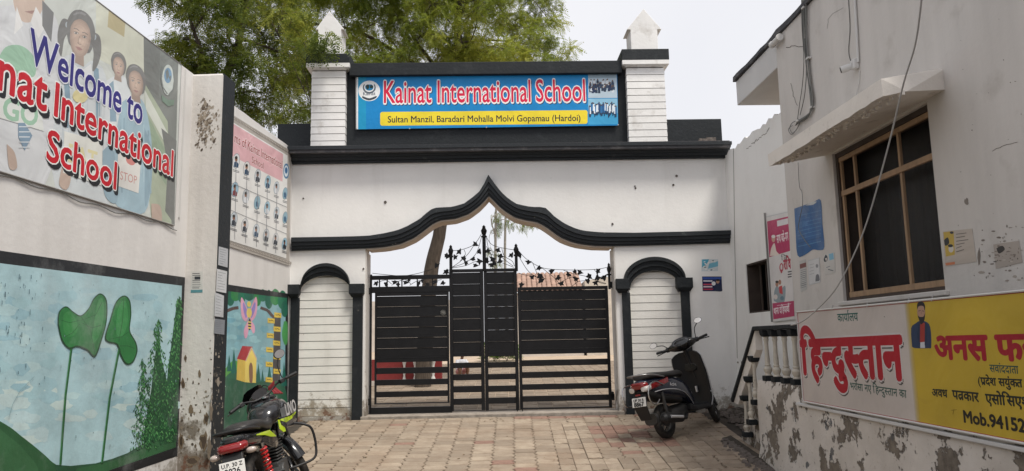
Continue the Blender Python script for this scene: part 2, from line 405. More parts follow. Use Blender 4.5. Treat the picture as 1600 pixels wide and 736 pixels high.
class Art:
    def __init__(s, M, off=0.0, step=.0007): s.M = M; s.y = off; s.step = .00002; s.plane = off; s.v = []; s.f = []; s.c = []; s.dab = False
    def px(s, x, y): return pix(x, y, s.M, s.plane)
    def tri(s, vs, fs, col):
        if not s.dab: s.y -= s.step
        yy_ = s.y - (random.random() * .0006 if s.dab else 0)
        k = len(s.v); s.v += [(x, yy_, z) for x, z in vs]; s.f += [tuple(i + k for i in f) for f in fs]; s.c += [lin(col)] * len(fs); return s
    def poly(s, pts, col, raw=False):
        q = list(pts) if raw else [s.px(*p) for p in pts]
        if len(q) < 3: return s
        return s.tri(q, tessellate_polygon([[Vector((x, z, 0)) for x, z in q]]), col)
    def blob(s, pts, col, k=5):
        q = [s.px(*p) for p in pts]; n = len(q); e = catmull(q + q[:1], k)[:-1]
        return s.poly(e, col, True)
    def ell(s, cx, cy, rx, ry, col, rot=0, n=20):
        pts = [(cx + rx * math.cos(t) * math.cos(rot) - ry * math.sin(t) * math.sin(rot), cy + rx * math.cos(t) * math.sin(rot) + ry * math.sin(t) * math.cos(rot)) for t in [2 * math.pi * i / n for i in range(n)]]
        return s.poly(pts, col)
    def grad(s, cx, cy, rx, ry, cc, ce, rot=0, n=24, k0=.35):
        cc, ce = lin(cc), lin(ce); ring = []
        for f in (1.0, .8, .6, .4, .2):
            g = max(0, (f - k0) / (1 - k0)); g = g * g * (3 - 2 * g); s.ell(cx, cy, rx * f, ry * f, lerp(cc, ce, g), rot, n)
        return s
    def line(s, pts, wd, col):
        for a, b in zip(pts, pts[1:]):
            d = Vector((b[0] - a[0], b[1] - a[1])); 
            if d.length < 1e-6: continue
            nrm = Vector((-d.y, d.x)).normalized() * wd / 2; s.poly([(a[0] + nrm.x, a[1] + nrm.y), (b[0] + nrm.x, b[1] + nrm.y), (b[0] - nrm.x, b[1] - nrm.y), (a[0] - nrm.x, a[1] - nrm.y)], col)
        return s
    def text(s, body, p0, p1, top, col, off=0.0, dx=0, dy=0):
        """baseline runs from pixel p0 to p1, letter tops at pixel height top above p0; dx, dy in metres"""
        a = Vector(s.px(*p0)); b = Vector(s.px(*p1)); h = s.px(p0[0], top)[1] - a.y
        vs0, fs0 = shape(body, 0.0); vs, fs = [], []
        ring = [(0, 0)] + ([(off * math.cos(2 * math.pi * k / 8), off * math.sin(2 * math.pi * k / 8)) for k in range(8)] if off > .006 else [])
        xs = [v[0] for v in vs0]; x0, x1 = min(xs), max(xs)
        cap = .622 if any(0x900 <= ord(c) < 0x980 for c in body) else .729
        kx = (b.x - a.x) / (x1 - x0); sl_ = (b.y - a.y) / (b.x - a.x)
        st = s.step; nv = len(vs0)
        for k, (ox, oy) in enumerate(ring):
            q = [(a.x + (x + ox - x0) * kx + dx, a.y + (y + oy) * h / cap + (x + ox - x0) * kx * sl_ + dy) for x, y in vs0]
            s.step = .000004 if k else st; s.tri(q, fs0, col)
        s.step = st; return s
    def build(s, name, material=None, parent=None, **kw):
        me = bpy.data.meshes.new(name); me.from_pydata(s.v, [], s.f); me.materials.append(material or M_['print'])
        at = me.color_attributes.new('Col', 'FLOAT_COLOR', 'CORNER'); buf = []
        for f, c in zip(s.f, s.c): buf += [c[0], c[1], c[2], 1.0] * len(f)
        at.data.foreach_set('color', buf)
        o = bpy.data.objects.new(name, me); COL.objects.link(o)
        place(o, parent, s.M)
        return tag(o, **kw)
def sheet(M, corners, y0, th, name, material, parent=None):
    """thin real backing board/cloth behind a print"""
    return MB().prism(P(corners, M, y0), y0, y0 + th).build(name, material, parent, M)
M_['cloth'] = mat('vinyl_back', (.55, .55, .55), .5)
M_['metalrod'] = mat('thin_metal_frame', (.35, .34, .33), .5, metal=.5)

# ================================================================== THE SETTING: ground
def paver_mat(name, isl):
    def ex(n, cur, nt_, mx, rp_, src):
        if isl:
            g = n.nodes.new('ShaderNodeNewGeometry'); r = g.outputs['Random Per Island']
        else:
            g = n.nodes.new('ShaderNodeObjectInfo'); r = g.outputs['Random']
        a = mx(rp_(r, 0, 1, 0, 1), lin('#8c7f70'), lin('#ab9c8a'))
        gm = n.nodes.new('ShaderNodeNewGeometry'); pos = gm.outputs['Position']
        a = mx(rp_(nt_(7, 8, pos, .65), .40, .72, 0, .6), a, lin('#7b6a5a'))
        a = mx(rp_(nt_(.9, 5, pos), .5, .75, 0, .5), a, lin('#8a735f'))
        return mx(rp_(nt_(60, 4, pos), .55, .7, 0, .35), a, lin('#6d5e50'))
    return mat(name, '#9c8672', .9, bump=.6, bscale=90, extra=ex)
M_['paver'] = paver_mat('concrete_paver', False); M_['paver_i'] = paver_mat('concrete_paver_far', True)
M_['paverpink'] = mat('red_concrete_paver', lin('#96786a'), .9, noise=.35, nscale=12, bump=.6, bscale=90, rand=.1)
M_['sand'] = mat('joint_sand', (.075, .062, .05), .95, noise=.6, nscale=8, bump=.5)
M_['earth'] = mat('yard_paving', lin('#b7a48f'), .9, noise=.3, nscale=2.5, bump=.3)
M_['concrete'] = mat('threshold_concrete', (.38, .33, .28), .9, noise=.5, nscale=12, bump=.8, bscale=25)
def ground_strip(name, ys, zf, material, x0=-60, x1=60):
    b = MB(); v = []; f = []
    xs = [x0, -8, 0, 8, x1]
    for y in ys:
        for x in xs: v.append((x, y, zf(y)))
    n = len(xs)
    for i in range(len(ys) - 1):
        for j in range(n - 1): f.append((i * n + j, i * n + j + 1, (i + 1) * n + j + 1, (i + 1) * n + j))
    b.add(v, f); o = b.build(name, material); return tag(o, kind='structure')
def yard(y): return 0.0 if y < 12.3 else min(.035 * (y - 12.3), .77)
lane = ground_strip('ground', [-25, 0, KNEE, GY - .1, 12.3, 34.3, 60, 500], lambda y: (ground(y) if y < 12 else yard(y)) - .022, M_['sand'], -250, 250)
yd = ground_strip('yard_paving', [12.0, 12.3, 22, 34.3, 90], lambda y: yard(y) + .004, M_['earth'], -14, 16)

pav = thing('pavement', None, None); pav['kind'] = 'structure'
PW, PD = .252, .168
def zig(s):  # side profile of an interlocking block
    return [(s * PW / 2 - .010, -PD / 2 + .001), (s * PW / 2 + .017, -PD / 6), (s * PW / 2 - .017, PD / 6), (s * PW / 2 + .010, PD / 2 - .001)]
def paver_mesh(g=.0075):
    L_ = [(x + g, y) for x, y in zig(-1)]; Rr = [(x - g, y) for x, y in zig(1)]
    o = L_ + Rr[::-1]; b = MB()
    inner = [(x * .955, y * .93) for x, y in o]; n = len(o)
    v = [(x, y, 0) for x, y in inner] + [(x, y, -.007) for x, y in o] + [(x, y, -.05) for x, y in o]
    f = [(0, 1, 6, 7), (1, 2, 5, 6), (2, 3, 4, 5)]
    for k in (0, n):
        for i in range(n): j = (i + 1) % n; f.append((k + i, k + j, k + n + j, k + n + i))
    return v, f
pv, pf = paver_mesh()
tiltx = math.atan(SLOPE)
cells = []
yy = GY - .14 - PD / 2; row = 0
while yy > 5.0:
    for c in range(-12, 12):
        x = c * (PW) + .1 + .035 * math.sin(row * .07) ; y = yy
        st = 0
        x = c * PW + .1; xr, zr = x, yy; rot = 0
        kb = (math.floor(c / 2), row // 3)
        if kb[0] >= 1 and kb[1] > 0 and random.Random(kb[0] * 37 + kb[1] * 101).random() < .5:      # blocks of six laid crosswise
            bx_ = (kb[0] * 2 + .5) * PW + .1; by_ = (GY - .14 - PD / 2) - (kb[1] * 3 + 1) * (PD + .002); dx_, dy_ = x - bx_, yy - by_
            xr, zr, rot = bx_ - dy_, by_ + dx_, 1
        # the lane narrows between the walls
        if xr < -3.30 or xr > 2.78: continue
        cells.append((xr, zr, rot, row))
    yy -= PD + .002; row += 1
def is_pink(x, y):
    if y > 11.15 and .05 < x < 1.9: return random.random() < .85
    if 1.0 < x < 2.0 and 9.3 < y < 10.5: return random.random() < .72
    return random.random() < .016
front = [c for c in cells if c[1] > 7.72 and abs(c[0]) < .70 * c[1]]
front.sort(key=lambda c: c[1]); near = set(front[:300])
me_t = None
joined = MB(); joinedp = MB()
for c in cells:
    x, y, ci, ri = c; z = ground(y) + random.uniform(-.006, .004); pk = is_pink(x, y)
    rz = random.uniform(-.014, .014) + (math.pi / 2 if ci else 0); ry = random.uniform(-.012, .012); rx = random.uniform(-.012, .012); tl_ = tiltx if y > KNEE else 0
    if c in near:
        if me_t is None:
            t = MB().add(pv, pf).build('paver', M_['paver']); me_t = t.data; me_p = me_t.copy(); me_p.materials[0] = M_['paverpink']; bpy.data.objects.remove(t)
        o = bpy.data.objects.new('paver', me_p if pk else me_t); COL.objects.link(o); o.parent = pav
        o.matrix_basis = Matrix.Translation((x, y, z)) @ Matrix.Rotation(tl_, 4, 'X') @ Matrix.Rotation(rz, 4, 'Z') @ Matrix.Rotation(rx, 4, 'X') @ Matrix.Rotation(ry, 4, 'Y')
    else:
        Mx = Matrix.Translation((x, y, z)) @ Matrix.Rotation(tl_, 4, 'X') @ Matrix.Rotation(rz, 4, 'Z') @ Matrix.Rotation(rx, 4, 'X') @ Matrix.Rotation(ry, 4, 'Y')
        (joinedp if pk else joined).add([Mx @ Vector(p) for p in pv], pf, 0)
joined.mi = [0] * len(joined.f); joined.add(joinedp.v, joinedp.f, 1)
tag(joined.build('paver_rows', [M_['paver_i'], M_['paverpink']], pav), kind='stuff')
# yard blocks beyond the gate
jb = MB(); y = 12.42
while y < 24:
    for c in range(-14, 18):
        x = c * .25 + random.uniform(-.003, .003); z = yard(y) + .012 + random.uniform(0, .004)
        a, b_ = .118, .088
        jb.add([(x - a, y - b_, z), (x + a, y - b_, z), (x + a, y + b_, z), (x - a, y + b_, z), (x - a, y - b_, z - .03), (x + a, y - b_, z - .03), (x + a, y + b_, z - .03), (x - a, y + b_, z - .03)], [(0, 1, 2, 3), (0, 4, 5, 1), (1, 5, 6, 2), (2, 6, 7, 3), (3, 7, 4, 0)])
    y += .186
tag(jb.build('yard_paver_rows', M_['paver_i'], yd), kind='stuff')

# ================================================================== THE GATEWAY
gw = thing('gateway', 'white plastered gateway with black ogee arch moulding and twin towers', 'gateway', GATE)
WT = .37
lowc = [(455, 392), (520, 389.8), (560, 388.4), (571, 388.2), (600, 386), (626, 381), (648, 371), (664, 359), (677, 349), (688, 344.2), (712, 341.5), (733, 334), (749, 322), (758, 313), (763.9, 306)]
lowc2 = [(770, 312), (780, 322.5), (792, 332), (806, 340), (822, 344), (838, 346.5), (846, 350), (858, 358), (875, 370.5), (890, 377), (905, 381), (928, 384), (957, 384.6), (1000, 383.6), (1080, 381.5), (1144, 379.7)]
upc = [(455, 371), (520, 370), (560, 369), (578, 368), (600, 364.5), (620, 360), (635, 354), (656, 342), (666, 333), (677, 325), (690, 324), (706, 323.4), (725, 318), (740, 307), (749, 299), (757, 286), (763, 273)]
upc2 = [(770, 283), (782, 299), (795, 311), (808, 319), (830, 323.5), (851, 323.5), (858, 330), (866, 338), (880, 348), (895, 355.5), (911, 360.5), (939, 363), (990, 363.7), (1062, 362), (1147.5, 359.6)]
n1 = 46
LO = resample(P(lowc, GATE, -.035), n1) ; LO2 = resample(P([lowc[-1]] + lowc2, GATE, -.035), n1)
UP = resample(P(upc, GATE, -.10), n1); UP2 = resample(P([upc[-1]] + upc2, GATE, -.10), n1)
mould = band(LO + LO2[1:], UP + UP2[1:], STEP, .01).build('arch_moulding', M_['blackold'], gw, GATE)
curve = LO + LO2[1:]
xl = pix(571, 395, GATE)[0]; xr = pix(960.5, 395, GATE)[0]
openc = [p for p in curve if xl < p[0] < xr]
XL = pix(454, 400, GATE)[0]; XR = pix(1141, 400, GATE)[0]
ztop = pix(800, 247, GATE)[1]
zj1 = [p[1] for p in curve if p[0] <= xl][-1]; zj2 = [p[1] for p in curve if p[0] >= xr][0]
outline = [(XL - .02, -.3), (xl, -.3), (xl, zj1)] + openc + [(xr, zj2), (xr, -.3), (XR + .3, -.3), (XR + .3, ztop), (XL - .02, ztop)]
def archpoly(xa, xb, zb, zs, zt, n=18):
    c = (xa + xb) / 2; r = (xb - xa) / 2
    return [(xa, zb), (xb, zb)] + [(c + r * math.cos(math.pi * i / n), zs + (zt - zs) * math.sin(math.pi * i / n)) for i in range(n + 1)]
NICH = []
for (pl, pr_, ptop, psp, pbot) in ((467, 551, 431, 462, 652), (984, 1064, 423, 453, 640)):
    xa, zs = pix(pl, psp, GATE); xb = pix(pr_, psp, GATE)[0]; zt = pix((pl + pr_) / 2, ptop, GATE)[1]; zb = max(.0, pix(pl, pbot, GATE)[1])
    NICH.append((xa, xb, zb, zs, zt))
holes = [archpoly(*n)[::-1] for n in NICH]
MB().prism(outline, 0, WT, holes).build('wall', M_['wall'], gw, GATE)
sof = [(a, c - .022) for a, c in openc]
band([(openc[0][0], zj1 - .022)] + sof + [(openc[-1][0], zj2 - .022)], [(openc[0][0], zj1)] + openc + [(openc[-1][0], zj2)], [(0, -.012), (1, -.012)], WT + .01).build('arch_soffit', M_['cream'], gw, GATE)
# cream plaster jamb edges, weathered
for (a, b_) in ((xl, xl + .018), (xr - .018, xr)):
    MB().box(a, b_, .004, WT + .012, -.05, min(zj1, zj2) - .03).build('jamb_plaster', M_['pillar'], gw, GATE)
# cornice
cl = [(456, 256.2), (800, 250.8), (1138, 246.5)]; cu = [(437, 229), (800, 224), (1143.5, 220.5)]
band(P(cl, GATE, -.05), P(cu, GATE, -.26), [(0, -.05), (.16, -.05), (.18, -.09), (.36, -.10), (.40, -.14), (.60, -.16), (.64, -.20), (.74, -.21), (.76, -.26), (1, -.26)], .05).build('cornice', M_['blackold'], gw, GATE)
zc = pix(800, 224, GATE, -.26)[1]
MB().box(XL - .12, XR + .02, -.245, WT, zc - .10, zc + .006).build('cornice_ledge', M_['mould'], gw, GATE)
# parapet
def rectpx(x0, y0, x1, y1, off): a = pix(x0, y0, GATE, off); b_ = pix(x1, y1, GATE, off); return a[0], b_[0], b_[1], a[1]
x0, x1, z0, z1 = rectpx(530, 100, 990, 226, 0)
PZ = pix(760, 100, GATE, -.1)[1]
MB().box(x0, x1, 0, .22, zc, PZ).build('parapet', M_['black'], gw, GATE, bevel=.008)
x0, x1, z0, z1 = rectpx(546, 98.5, 972, 113.5, -.13)
MB().box(x0, x1, -.13, .26, z0, z1).build('parapet_coping', M_['black'], gw, GATE, bevel=.008)
for (a, b_, c, d) in ((434, 193.5, 486, 228), (1041, 186.5, 1129, 222)):
    x0, x1, z0, z1 = rectpx(a, b_, c, d, 0); MB().box(x0, x1, 0, .2, zc - .02, z1).build('side_parapet', M_['black'], gw, GATE, bevel=.008)
# towers
def tower(fl, fr, capL, capR, caps, apex, roofL, roofR, bodyL, bodyR, blackn):
    off = -.12; D = .44
    xa = pix(fl, 170, GATE, off)[0]; xb = pix(fr, 170, GATE, off)[0]
    t = MB().box(xa + .012, xb - .012, off + .012, off + D - .012, zc, pix(fl, caps[2] + 1, GATE, off)[1]).build('tower', M_['joint'], gw, GATE)
    zt = pix((fl + fr) / 2, caps[2] + 1, GATE, off)[1]; n = 11; h = (zt - zc) / n
    b0 = None
    for i in range(n):
        z = zc + i * h
        b = MB(); j = .006
        b.loft([[(xa - .001, off - .001, z + j), (xb + .001, off - .001, z + j), (xb + .001, off + D, z + j), (xa - .001, off + D, z + j)],
                [(xa + .003, off + .003, z + h - .002), (xb - .003, off + .003, z + h - .002), (xb - .003, off + D - .006, z + h - .002), (xa + .003, off + D - .006, z + h - .002)]])
        b.build('board', M_['towerboard'], t, GATE)
    # white flared cap
    z1 = pix(0, 0, GATE)[1]
    ca, cb = pix(capL, caps[1], GATE, off - .1)[0], pix(capR, caps[1], GATE, off - .1)[0]
    zA = pix(capL, caps[2], GATE, off)[1]; zB = pix(capL, caps[1] + 5, GATE, off - .1)[1]; zC = pix(capL, caps[1], GATE, off - .1)[1]; zD = pix(capL, caps[0], GATE, off - .1)[1]
    def sq(e, z): return [(xa - e, off - e, z), (xb + e, off - e, z), (xb + e, off + D + e, z), (xa - e, off + D + e, z)]
    e = (xa - ca)
    MB().loft([sq(.0, zA), sq(.015, zA + .01), sq(e * .8, zB - .02), sq(e, zB - .015), sq(e, zC)]).build('tower_cap', M_['towerboard'], gw, GATE)
    MB().loft([sq(e + .004, zC + .001), sq(e + .004, zD)]).build('cap_slab', M_['black'], gw, GATE, bevel=.006)
    # gabled finial
    yf = off - .02
    ra, rb = pix(roofL, apex[2], GATE, yf)[0], pix(roofR, apex[2], GATE, yf)[0]; ze = pix(roofL, apex[2], GATE, yf)[1]; ax, az = pix(apex[0], apex[1], GATE, yf)
    ba, bb = pix(bodyL, apex[2], GATE, yf)[0], pix(bodyR, apex[2], GATE, yf)[0]
    poly = [(ba, zD - .003), (bb, zD - .003), (bb, ze), (rb, ze + .0), (ax, az), (ra, ze), (ba, ze)]
    MB().prism(poly, yf, yf + .38).build('finial', M_['towerboard'], gw, GATE, bevel=.006)
tower(486, 539.5, 477.7, 547, (83, 97.5, 110), (514.5, 17, 46), 493, 538, 497, 533, 0)
tower(981, 1041, 973, 1045, (75.5, 92.5, 105), (1005.5, 13.5, 46), 979.5, 1033.7, 985, 1027, 0)
x0, x1, z0, z1 = rectpx(1088, 209, 1108, 219.5, -.05)
b = MB()
for (dx, dz, sx, sy, sz) in ((0, 0, .10, .08, .07), (.11, .0, .09, .07, .09), (.22, -.01, .06, .06, .04), (-.1, -.02, .04, .05, .03)):
    b.loft([[(x0 + .1 + dx + sx * px_ * (1 if k == 0 else .8), -.05 + sy * py_, zc + .004 + (0 if k == 0 else sz)) for px_, py_ in ((-1, -1), (1, -.9), (.9, 1), (-.8, .9))] for k in (0, 1)])
tag(b.build('brick_rubble', M_['rubble'], None, GATE), 'small heap of broken brick lying on the right end of the gateway cornice', 'rubble')

# niches: black arch moulding, capitals, columns, boards
for ni, (pL, pR, capA, capB, col1, col2, arc, inner, pb) in enumerate((
        ((449, 467), (545, 568), (444.5, 465.5), (443.5, 464), (454, 467.5), (551, 566.5), (470, 545, 411, 444.5), (467, 551, 431, 465), 652),
        ((963, 984), (1057, 1083.5), (435.5, 457), (434, 455), (972, 984.5), (1064, 1077.5), (984 - 8, 1064 + 8, 401, 437), (984, 1064, 423, 455), 640))):
    n_ = thing('niche', None, None, GATE, None, gw)
    xa, xb, zb, zs, zt = NICH[ni]
    # backing and boards
    MB().box(xa - .01, xb + .01, .055, .075, zb, zt + .02).build('niche_back', M_['joint'], n_, GATE)
    nb = 17 if ni == 0 else 17
    h = (zt - zb) / nb; A = archpoly(xa, xb, zb, zs, zt, 40); c = (xa + xb) / 2; r = (xb - xa) / 2
    for i in range(nb):
        za, zh = zb + i * h + .006, zb + (i + 1) * h
        def half(z): return r - .003 if z <= zs else (r - .003) * math.sqrt(max(0, 1 - ((z - zs) / (zt - zs)) ** 2))
        m_ = 5; L1 = [(c - half(za + (zh - za) * k / m_), za + (zh - za) * k / m_) for k in range(m_ + 1)]; R1 = [(c + half(q[1]), q[1]) for q in L1]
        if half(zh) < .02: L1 = L1[:-1]; R1 = R1[:-1]
        def yf(z): return .028 + .005 * (z - za) / (zh - za)
        poly = L1 + R1[::-1]; k = len(poly)
        v = [(x, yf(z), z) for x, z in poly] + [(x, .054, z) for x, z in poly]
        kk = len(L1); f = [(j, j + 1, k - 2 - j, k - 1 - j) for j in range(kk - 1)] + [tuple(range(k, 2 * k))] + [(j, (j + 1) % k, (j + 1) % k + k, j + k) for j in range(k)]
        MB().add(v, f).build('board', M_['board'], n_, GATE)
    # arch moulding
    o1 = pix(arc[0], arc[3], GATE, -.09); o2 = pix(arc[1], arc[3], GATE, -.09); ot = pix((arc[0] + arc[1]) / 2, arc[2], GATE, -.09)[1]
    co = (o1[0] + o2[0]) / 2; ro = (o2[0] - o1[0]) / 2; zso = o1[1]; N = 28
    zci = pix(pL[0], capB[0] if 0 else capA[0], GATE, -.09)[1]
    lo = [(c - (r + .0) * math.cos(math.pi * i / N), zs + (zt - zs) * math.sin(math.pi * i / N)) for i in range(N + 1)]
    up = [(co - ro * math.cos(math.pi * i / N), zso + (ot - zso) * math.sin(math.pi * i / N)) for i in range(N + 1)]
    band(lo, up, [(0, -.03), (.3, -.035), (.33, -.06), (.7, -.06), (.73, -.09), (1, -.09)], .005).build('arch_moulding', M_['black'], n_, GATE)
    for (pa, pbb), (ct, cb), (ca, cb2) in ((pL, capA, col1), (pR, capB, col2)):
        u = pix(pa, ct, GATE, -.1); v_ = pix(pbb, cb, GATE, -.1)
        MB().loft([[(u[0] + .03 * (1 - s_), y0, z) for y0 in ()] or [(u[0] + i_, -.055 - p_, z), (v_[0] - i_, -.055 - p_, z), (v_[0] - i_, .003, z), (u[0] + i_, .003, z)] for s_, i_, p_, z in ((0, .035, .0, v_[1]), (0, .02, .03, v_[1] + .03), (0, .0, .05, v_[1] + .06), (0, .0, .05, u[1]))]).build('capital', M_['black'], n_, GATE, bevel=.004)
        q1 = pix(ca, cb, GATE, -.05); q2 = pix(cb2, cb, GATE, -.05)
        MB().box(q1[0], q2[0], -.05, .004, -.02, v_[1] + .004).build('column', M_['black'], n_, GATE, bevel=.004)
# bullet-like nail holes and a drain hole in the plaster
b = MB()
for (px_, py_, r_) in ((602, 316, .018), (1057, 275, .016), (1052, 289, .014), (993, 294, .012), (957, 350, .014), (992, 291, .01), (474, 310, .01), (568, 420, .012)):
    q = pix(px_, py_, GATE); b.lathe([(r_ * 1.3, -.004), (r_, -.012), (r_ * .4, -.003)], (q[0], 0, q[1]), 'y', 9)
tag(b.build('nail_hole', M_['rubble'], gw, GATE), kind='stuff')
MB().box(xl - .05, xr + .05, -.06, WT + .05, -.2, .035).build('threshold', M_['concrete'], gw, GATE, bevel=.012)

# school name banner over the arch
bo = -.05
sheet(GATE, [(557, 115), (964.2, 111.5), (966, 196), (557, 202)], bo, .004, 'banner_back', M_['cloth'])
bk = bpy.data.objects['banner_back']
A = Art(GATE, bo)
A.poly([(557, 115), (964.2, 111.5), (966, 196), (557, 202)], '#0a86c8')
A.poly([(557, 115), (572, 115), (572, 202), (557, 202)], '#1596c4'); A.poly([(557, 115), (559.5, 115), (559.5, 202), (557, 202)], '#e6e8e8')
A.ell(577, 142, 17, 16, '#eef0f0', n=28)
A.ell(577, 137, 10.2, 9.4, '#5b6670', n=20); A.ell(577, 136.2, 8, 7.6, '#eef0f0', n=20); A.ell(577, 136.5, 6.6, 5.2, '#1c7fae'); A.blob([(571, 134), (575, 132), (577, 136), (574, 140)], '#243a35'); A.blob([(579, 133), (583, 134), (582, 138), (578, 137)], '#243a35')
A.poly([(569, 128), (585, 128), (585, 132), (569, 132)], '#eef0f0')
A.text('Kainat', (567.5, 149), (586.5, 148.6), 143.5, '#23324d', .01)
A.blob([(566, 150), (577, 153.5), (588, 150), (587, 153.5), (577, 157), (567, 153.5)], '#3c444c')
for dx_, dy_, c_, o_ in ((.012, -.022, '#274a68', .05), (0, -.008, '#f4f2f0', .05), (0, 0, '#f4f2f0', .05), (0, 0, '#d81e46', .012)):
    A.text('Kainat', (600, 160.6), (674, 160), 124.5, c_, o_, dx_, dy_)
    A.text('International', (684, 160), (829, 158.7), 124, c_, o_, dx_, dy_)
    A.text('School', (838, 158.6), (914.5, 157.8), 122.5, c_, o_, dx_, dy_)
def rrect(x0, y0, x1, y1, r, sl=0):
    o = []
    for cx_, cy_, a0 in ((x1 - r, y0 + r, -90), (x1 - r, y1 - r, 0), (x0 + r, y1 - r, 90), (x0 + r, y0 + r, 180)):
        for k in range(5): a = R(a0 + 22.5 * k); X_ = cx_ + r * math.cos(a); o.append((X_, cy_ + r * math.sin(a) + (X_ - x0) * sl))
    return o
A.poly(rrect(594, 175, 918, 196.5, 3.5, -.009), '#f0d934')
A.text('Sultan Manzil, Baradari Mohalla Molvi Gopamau (Hardoi)', (606, 191.5), (907, 189), 181, '#1d1f33', .012)
# two group photographs printed at the right end
A.poly([(919, 115.5), (963.5, 115.2), (964.5, 153), (919, 153.3)], '#b9cbd8'); A.poly([(919, 115.5), (963.5, 115.2), (963.5, 122), (919, 122.5)], '#9ab0bf')
A.poly([(919, 154.3), (964.6, 154), (965.4, 194), (919, 195)], '#8ec1dc'); A.poly([(919, 178), (965, 177), (965.4, 194), (919, 195)], '#3fa3d3')
for i in range(60):
    x = 920 + random.random() * 42; y = 124 + random.random() * 16
    A.ell(x, y, 1.1, 1.3, '#6d5546', n=6); A.poly([(x - 1.7, y + 1.2), (x + 1.7, y + 1.2), (x + 1.9, y + 6), (x - 1.9, y + 6)], random.choice(['#1f3153', '#2b3b52', '#d5dde4', '#34465e']))
for i in range(26):
    x = 921 + i * 1.66; y = 160 + random.random() * 7
    A.poly([(x - 1.2, y + 1.2), (x + 1.2, y + 1.2), (x + 1.3, y + 12), (x - 1.3, y + 12)], random.choice(['#dfe9f0', '#1f4f86', '#264a70', '#e8f0f5', '#2c6fa5']))
    A.poly([(x - .8, y + 12), (x + .8, y + 12), (x + .7, y + 17), (x - .7, y + 17)], '#23405f'); A.ell(x, y, 1, 1.2, '#54413a', n=6)
bn = thing('banner', 'blue printed vinyl banner above the arch reading Kainat International School', 'banner', GATE)
A.build('print', None, bn); bk.parent = bn; bk.matrix_basis = Matrix.Identity(4); bk.name = 'backing'
b = MB()
for q in P([(557, 114), (964, 110.5)], GATE, bo): pass
a1, a2, a3, a4 = P([(556, 114.5), (964.5, 111), (966.5, 196.5), (556.5, 202.5)], GATE, bo)
b.tube([(a1[0], bo, a1[1]), (a2[0], bo, a2[1])], .008); b.tube([(a1[0], bo, a1[1]), (a4[0], bo, a4[1])], .006)
b.build('rod', M_['metalrod'], bn, GATE)
b = MB()
for (px_, py_) in ((557, 201), (640, 201), (760, 199), (966, 195), (760, 113), (860, 112), (640, 114)):
    q = pix(px_, py_, GATE, bo - .02); b.sphere((q[0], bo - .015, q[1]), .012, 6, 4)
b.build('tie', M_['wirew'], bn, GATE)
# two small stickers right of the gateway niche
def poster(M, off, corners, name, label, fn, cat='poster', th=.0012, material=None):
    A = Art(M, off - th - .0007, .0004); root = sheet(M, corners, off - th, th * .9, name, M_['cloth'])
    tag(root, label, cat); fn(A); A.build('print', material, root); return root
def s1(A):
    A.poly([(1096, 405), (1122, 405), (1122, 423.5), (1096, 424)], '#cfd6d8'); A.poly([(1097, 405.5), (1108, 405), (1104, 414), (1097, 418)], '#4fa3bd'); A.poly([(1108, 412), (1122, 408), (1122, 416), (1106, 420)], '#74b2c6')
    for i in range(14): x = 1098 + random.random() * 22; y = 407 + random.random() * 15; A.poly([(x, y), (x + 3, y - .5), (x + 2.5, y + 1), (x, y + 1.2)], random.choice(['#f0f0ee', '#2f3f48', '#e8e4dc']))
def s2(A):
    A.poly([(1097, 432), (1127.5, 432), (1128.5, 455), (1098, 455)], '#1d2550'); A.poly([(1098, 433), (1127, 433), (1127, 436.5), (1098, 436.5)], '#3856a2')
    for k, (c_, y) in enumerate((('#e7e3f0', 440), ('#c94a63', 445.5), ('#f0d7dc', 449), ('#bb3950', 453))): A.poly([(1099, y - 2), (1113 + k % 2 * 2, y - 2), (1113, y), (1099, y)], c_)
    A.ell(1115, 443, 3.2, 3.2, '#e6e6ea'); A.ell(1121.5, 440, 2.6, 3.2, '#b08770'); A.blob([(1117, 455), (1118, 446), (1122, 443), (1127, 447), (1128, 455)], '#28304c'); A.ell(1121.5, 437.6, 2.7, 1.6, '#1d1a18')
poster(GATE, 0, [(1096, 405), (1122, 405), (1122, 423.5), (1096, 424)], 'sticker', 'torn pale blue sticker high on the white wall right of the gateway niche', s1, 'sticker')
poster(GATE, 0, [(1097, 432), (1127.5, 432), (1128.5, 455), (1098, 455)], 'sticker', 'dark blue sticker with a portrait below the torn pale one', s2, 'sticker')

# ================================================================== LEFT: boundary wall, pillar, prints and murals
ZLT = pix(303, 117, LEFT)[1]
XA = pix(289, 430, LEFT)[0]
PF = LEFT @ Matrix.Translation((XA, 0, 0)) @ Matrix.Rotation(R(-90), 4, 'Z')     # front face of the pillar
PWD = pix(337, 430, PF)[0]
XB = pix(357, 430, LEFT, -PWD)[0]
bw = thing('boundary_wall', 'long white boundary wall on the left carrying painted murals', 'wall', LEFT)
top = [(x, ZLT + random.uniform(-.006, .008)) for x in np.linspace(.35, -13, 60)]
MB().prism([(-13, -1.2), (.35, -1.2)] + top, 0, .24).build('wall', M_['wall_l'], bw, LEFT)
pl = thing('pillar', 'square pillar with grey weathered front and black side by the left wall', 'pillar', LEFT)
fr = MB(); rg = []
for z, e in ((-1, 0), (ZLT - .02, 0), (ZLT + .0, .01)): rg.append([(XA + e, .01, z), (XA + e, -PWD + e, z), (XB - .006, -PWD + e, z), (XB - .006, .01, z)])
fr.loft(rg).build('shaft', M_['pillar'], pl, LEFT)
MB().box(XA + .02, XB, -PWD - .006, -.0, -1, ZLT + .006).build('black_side', M_['blackold'], pl, LEFT, bevel=.006)
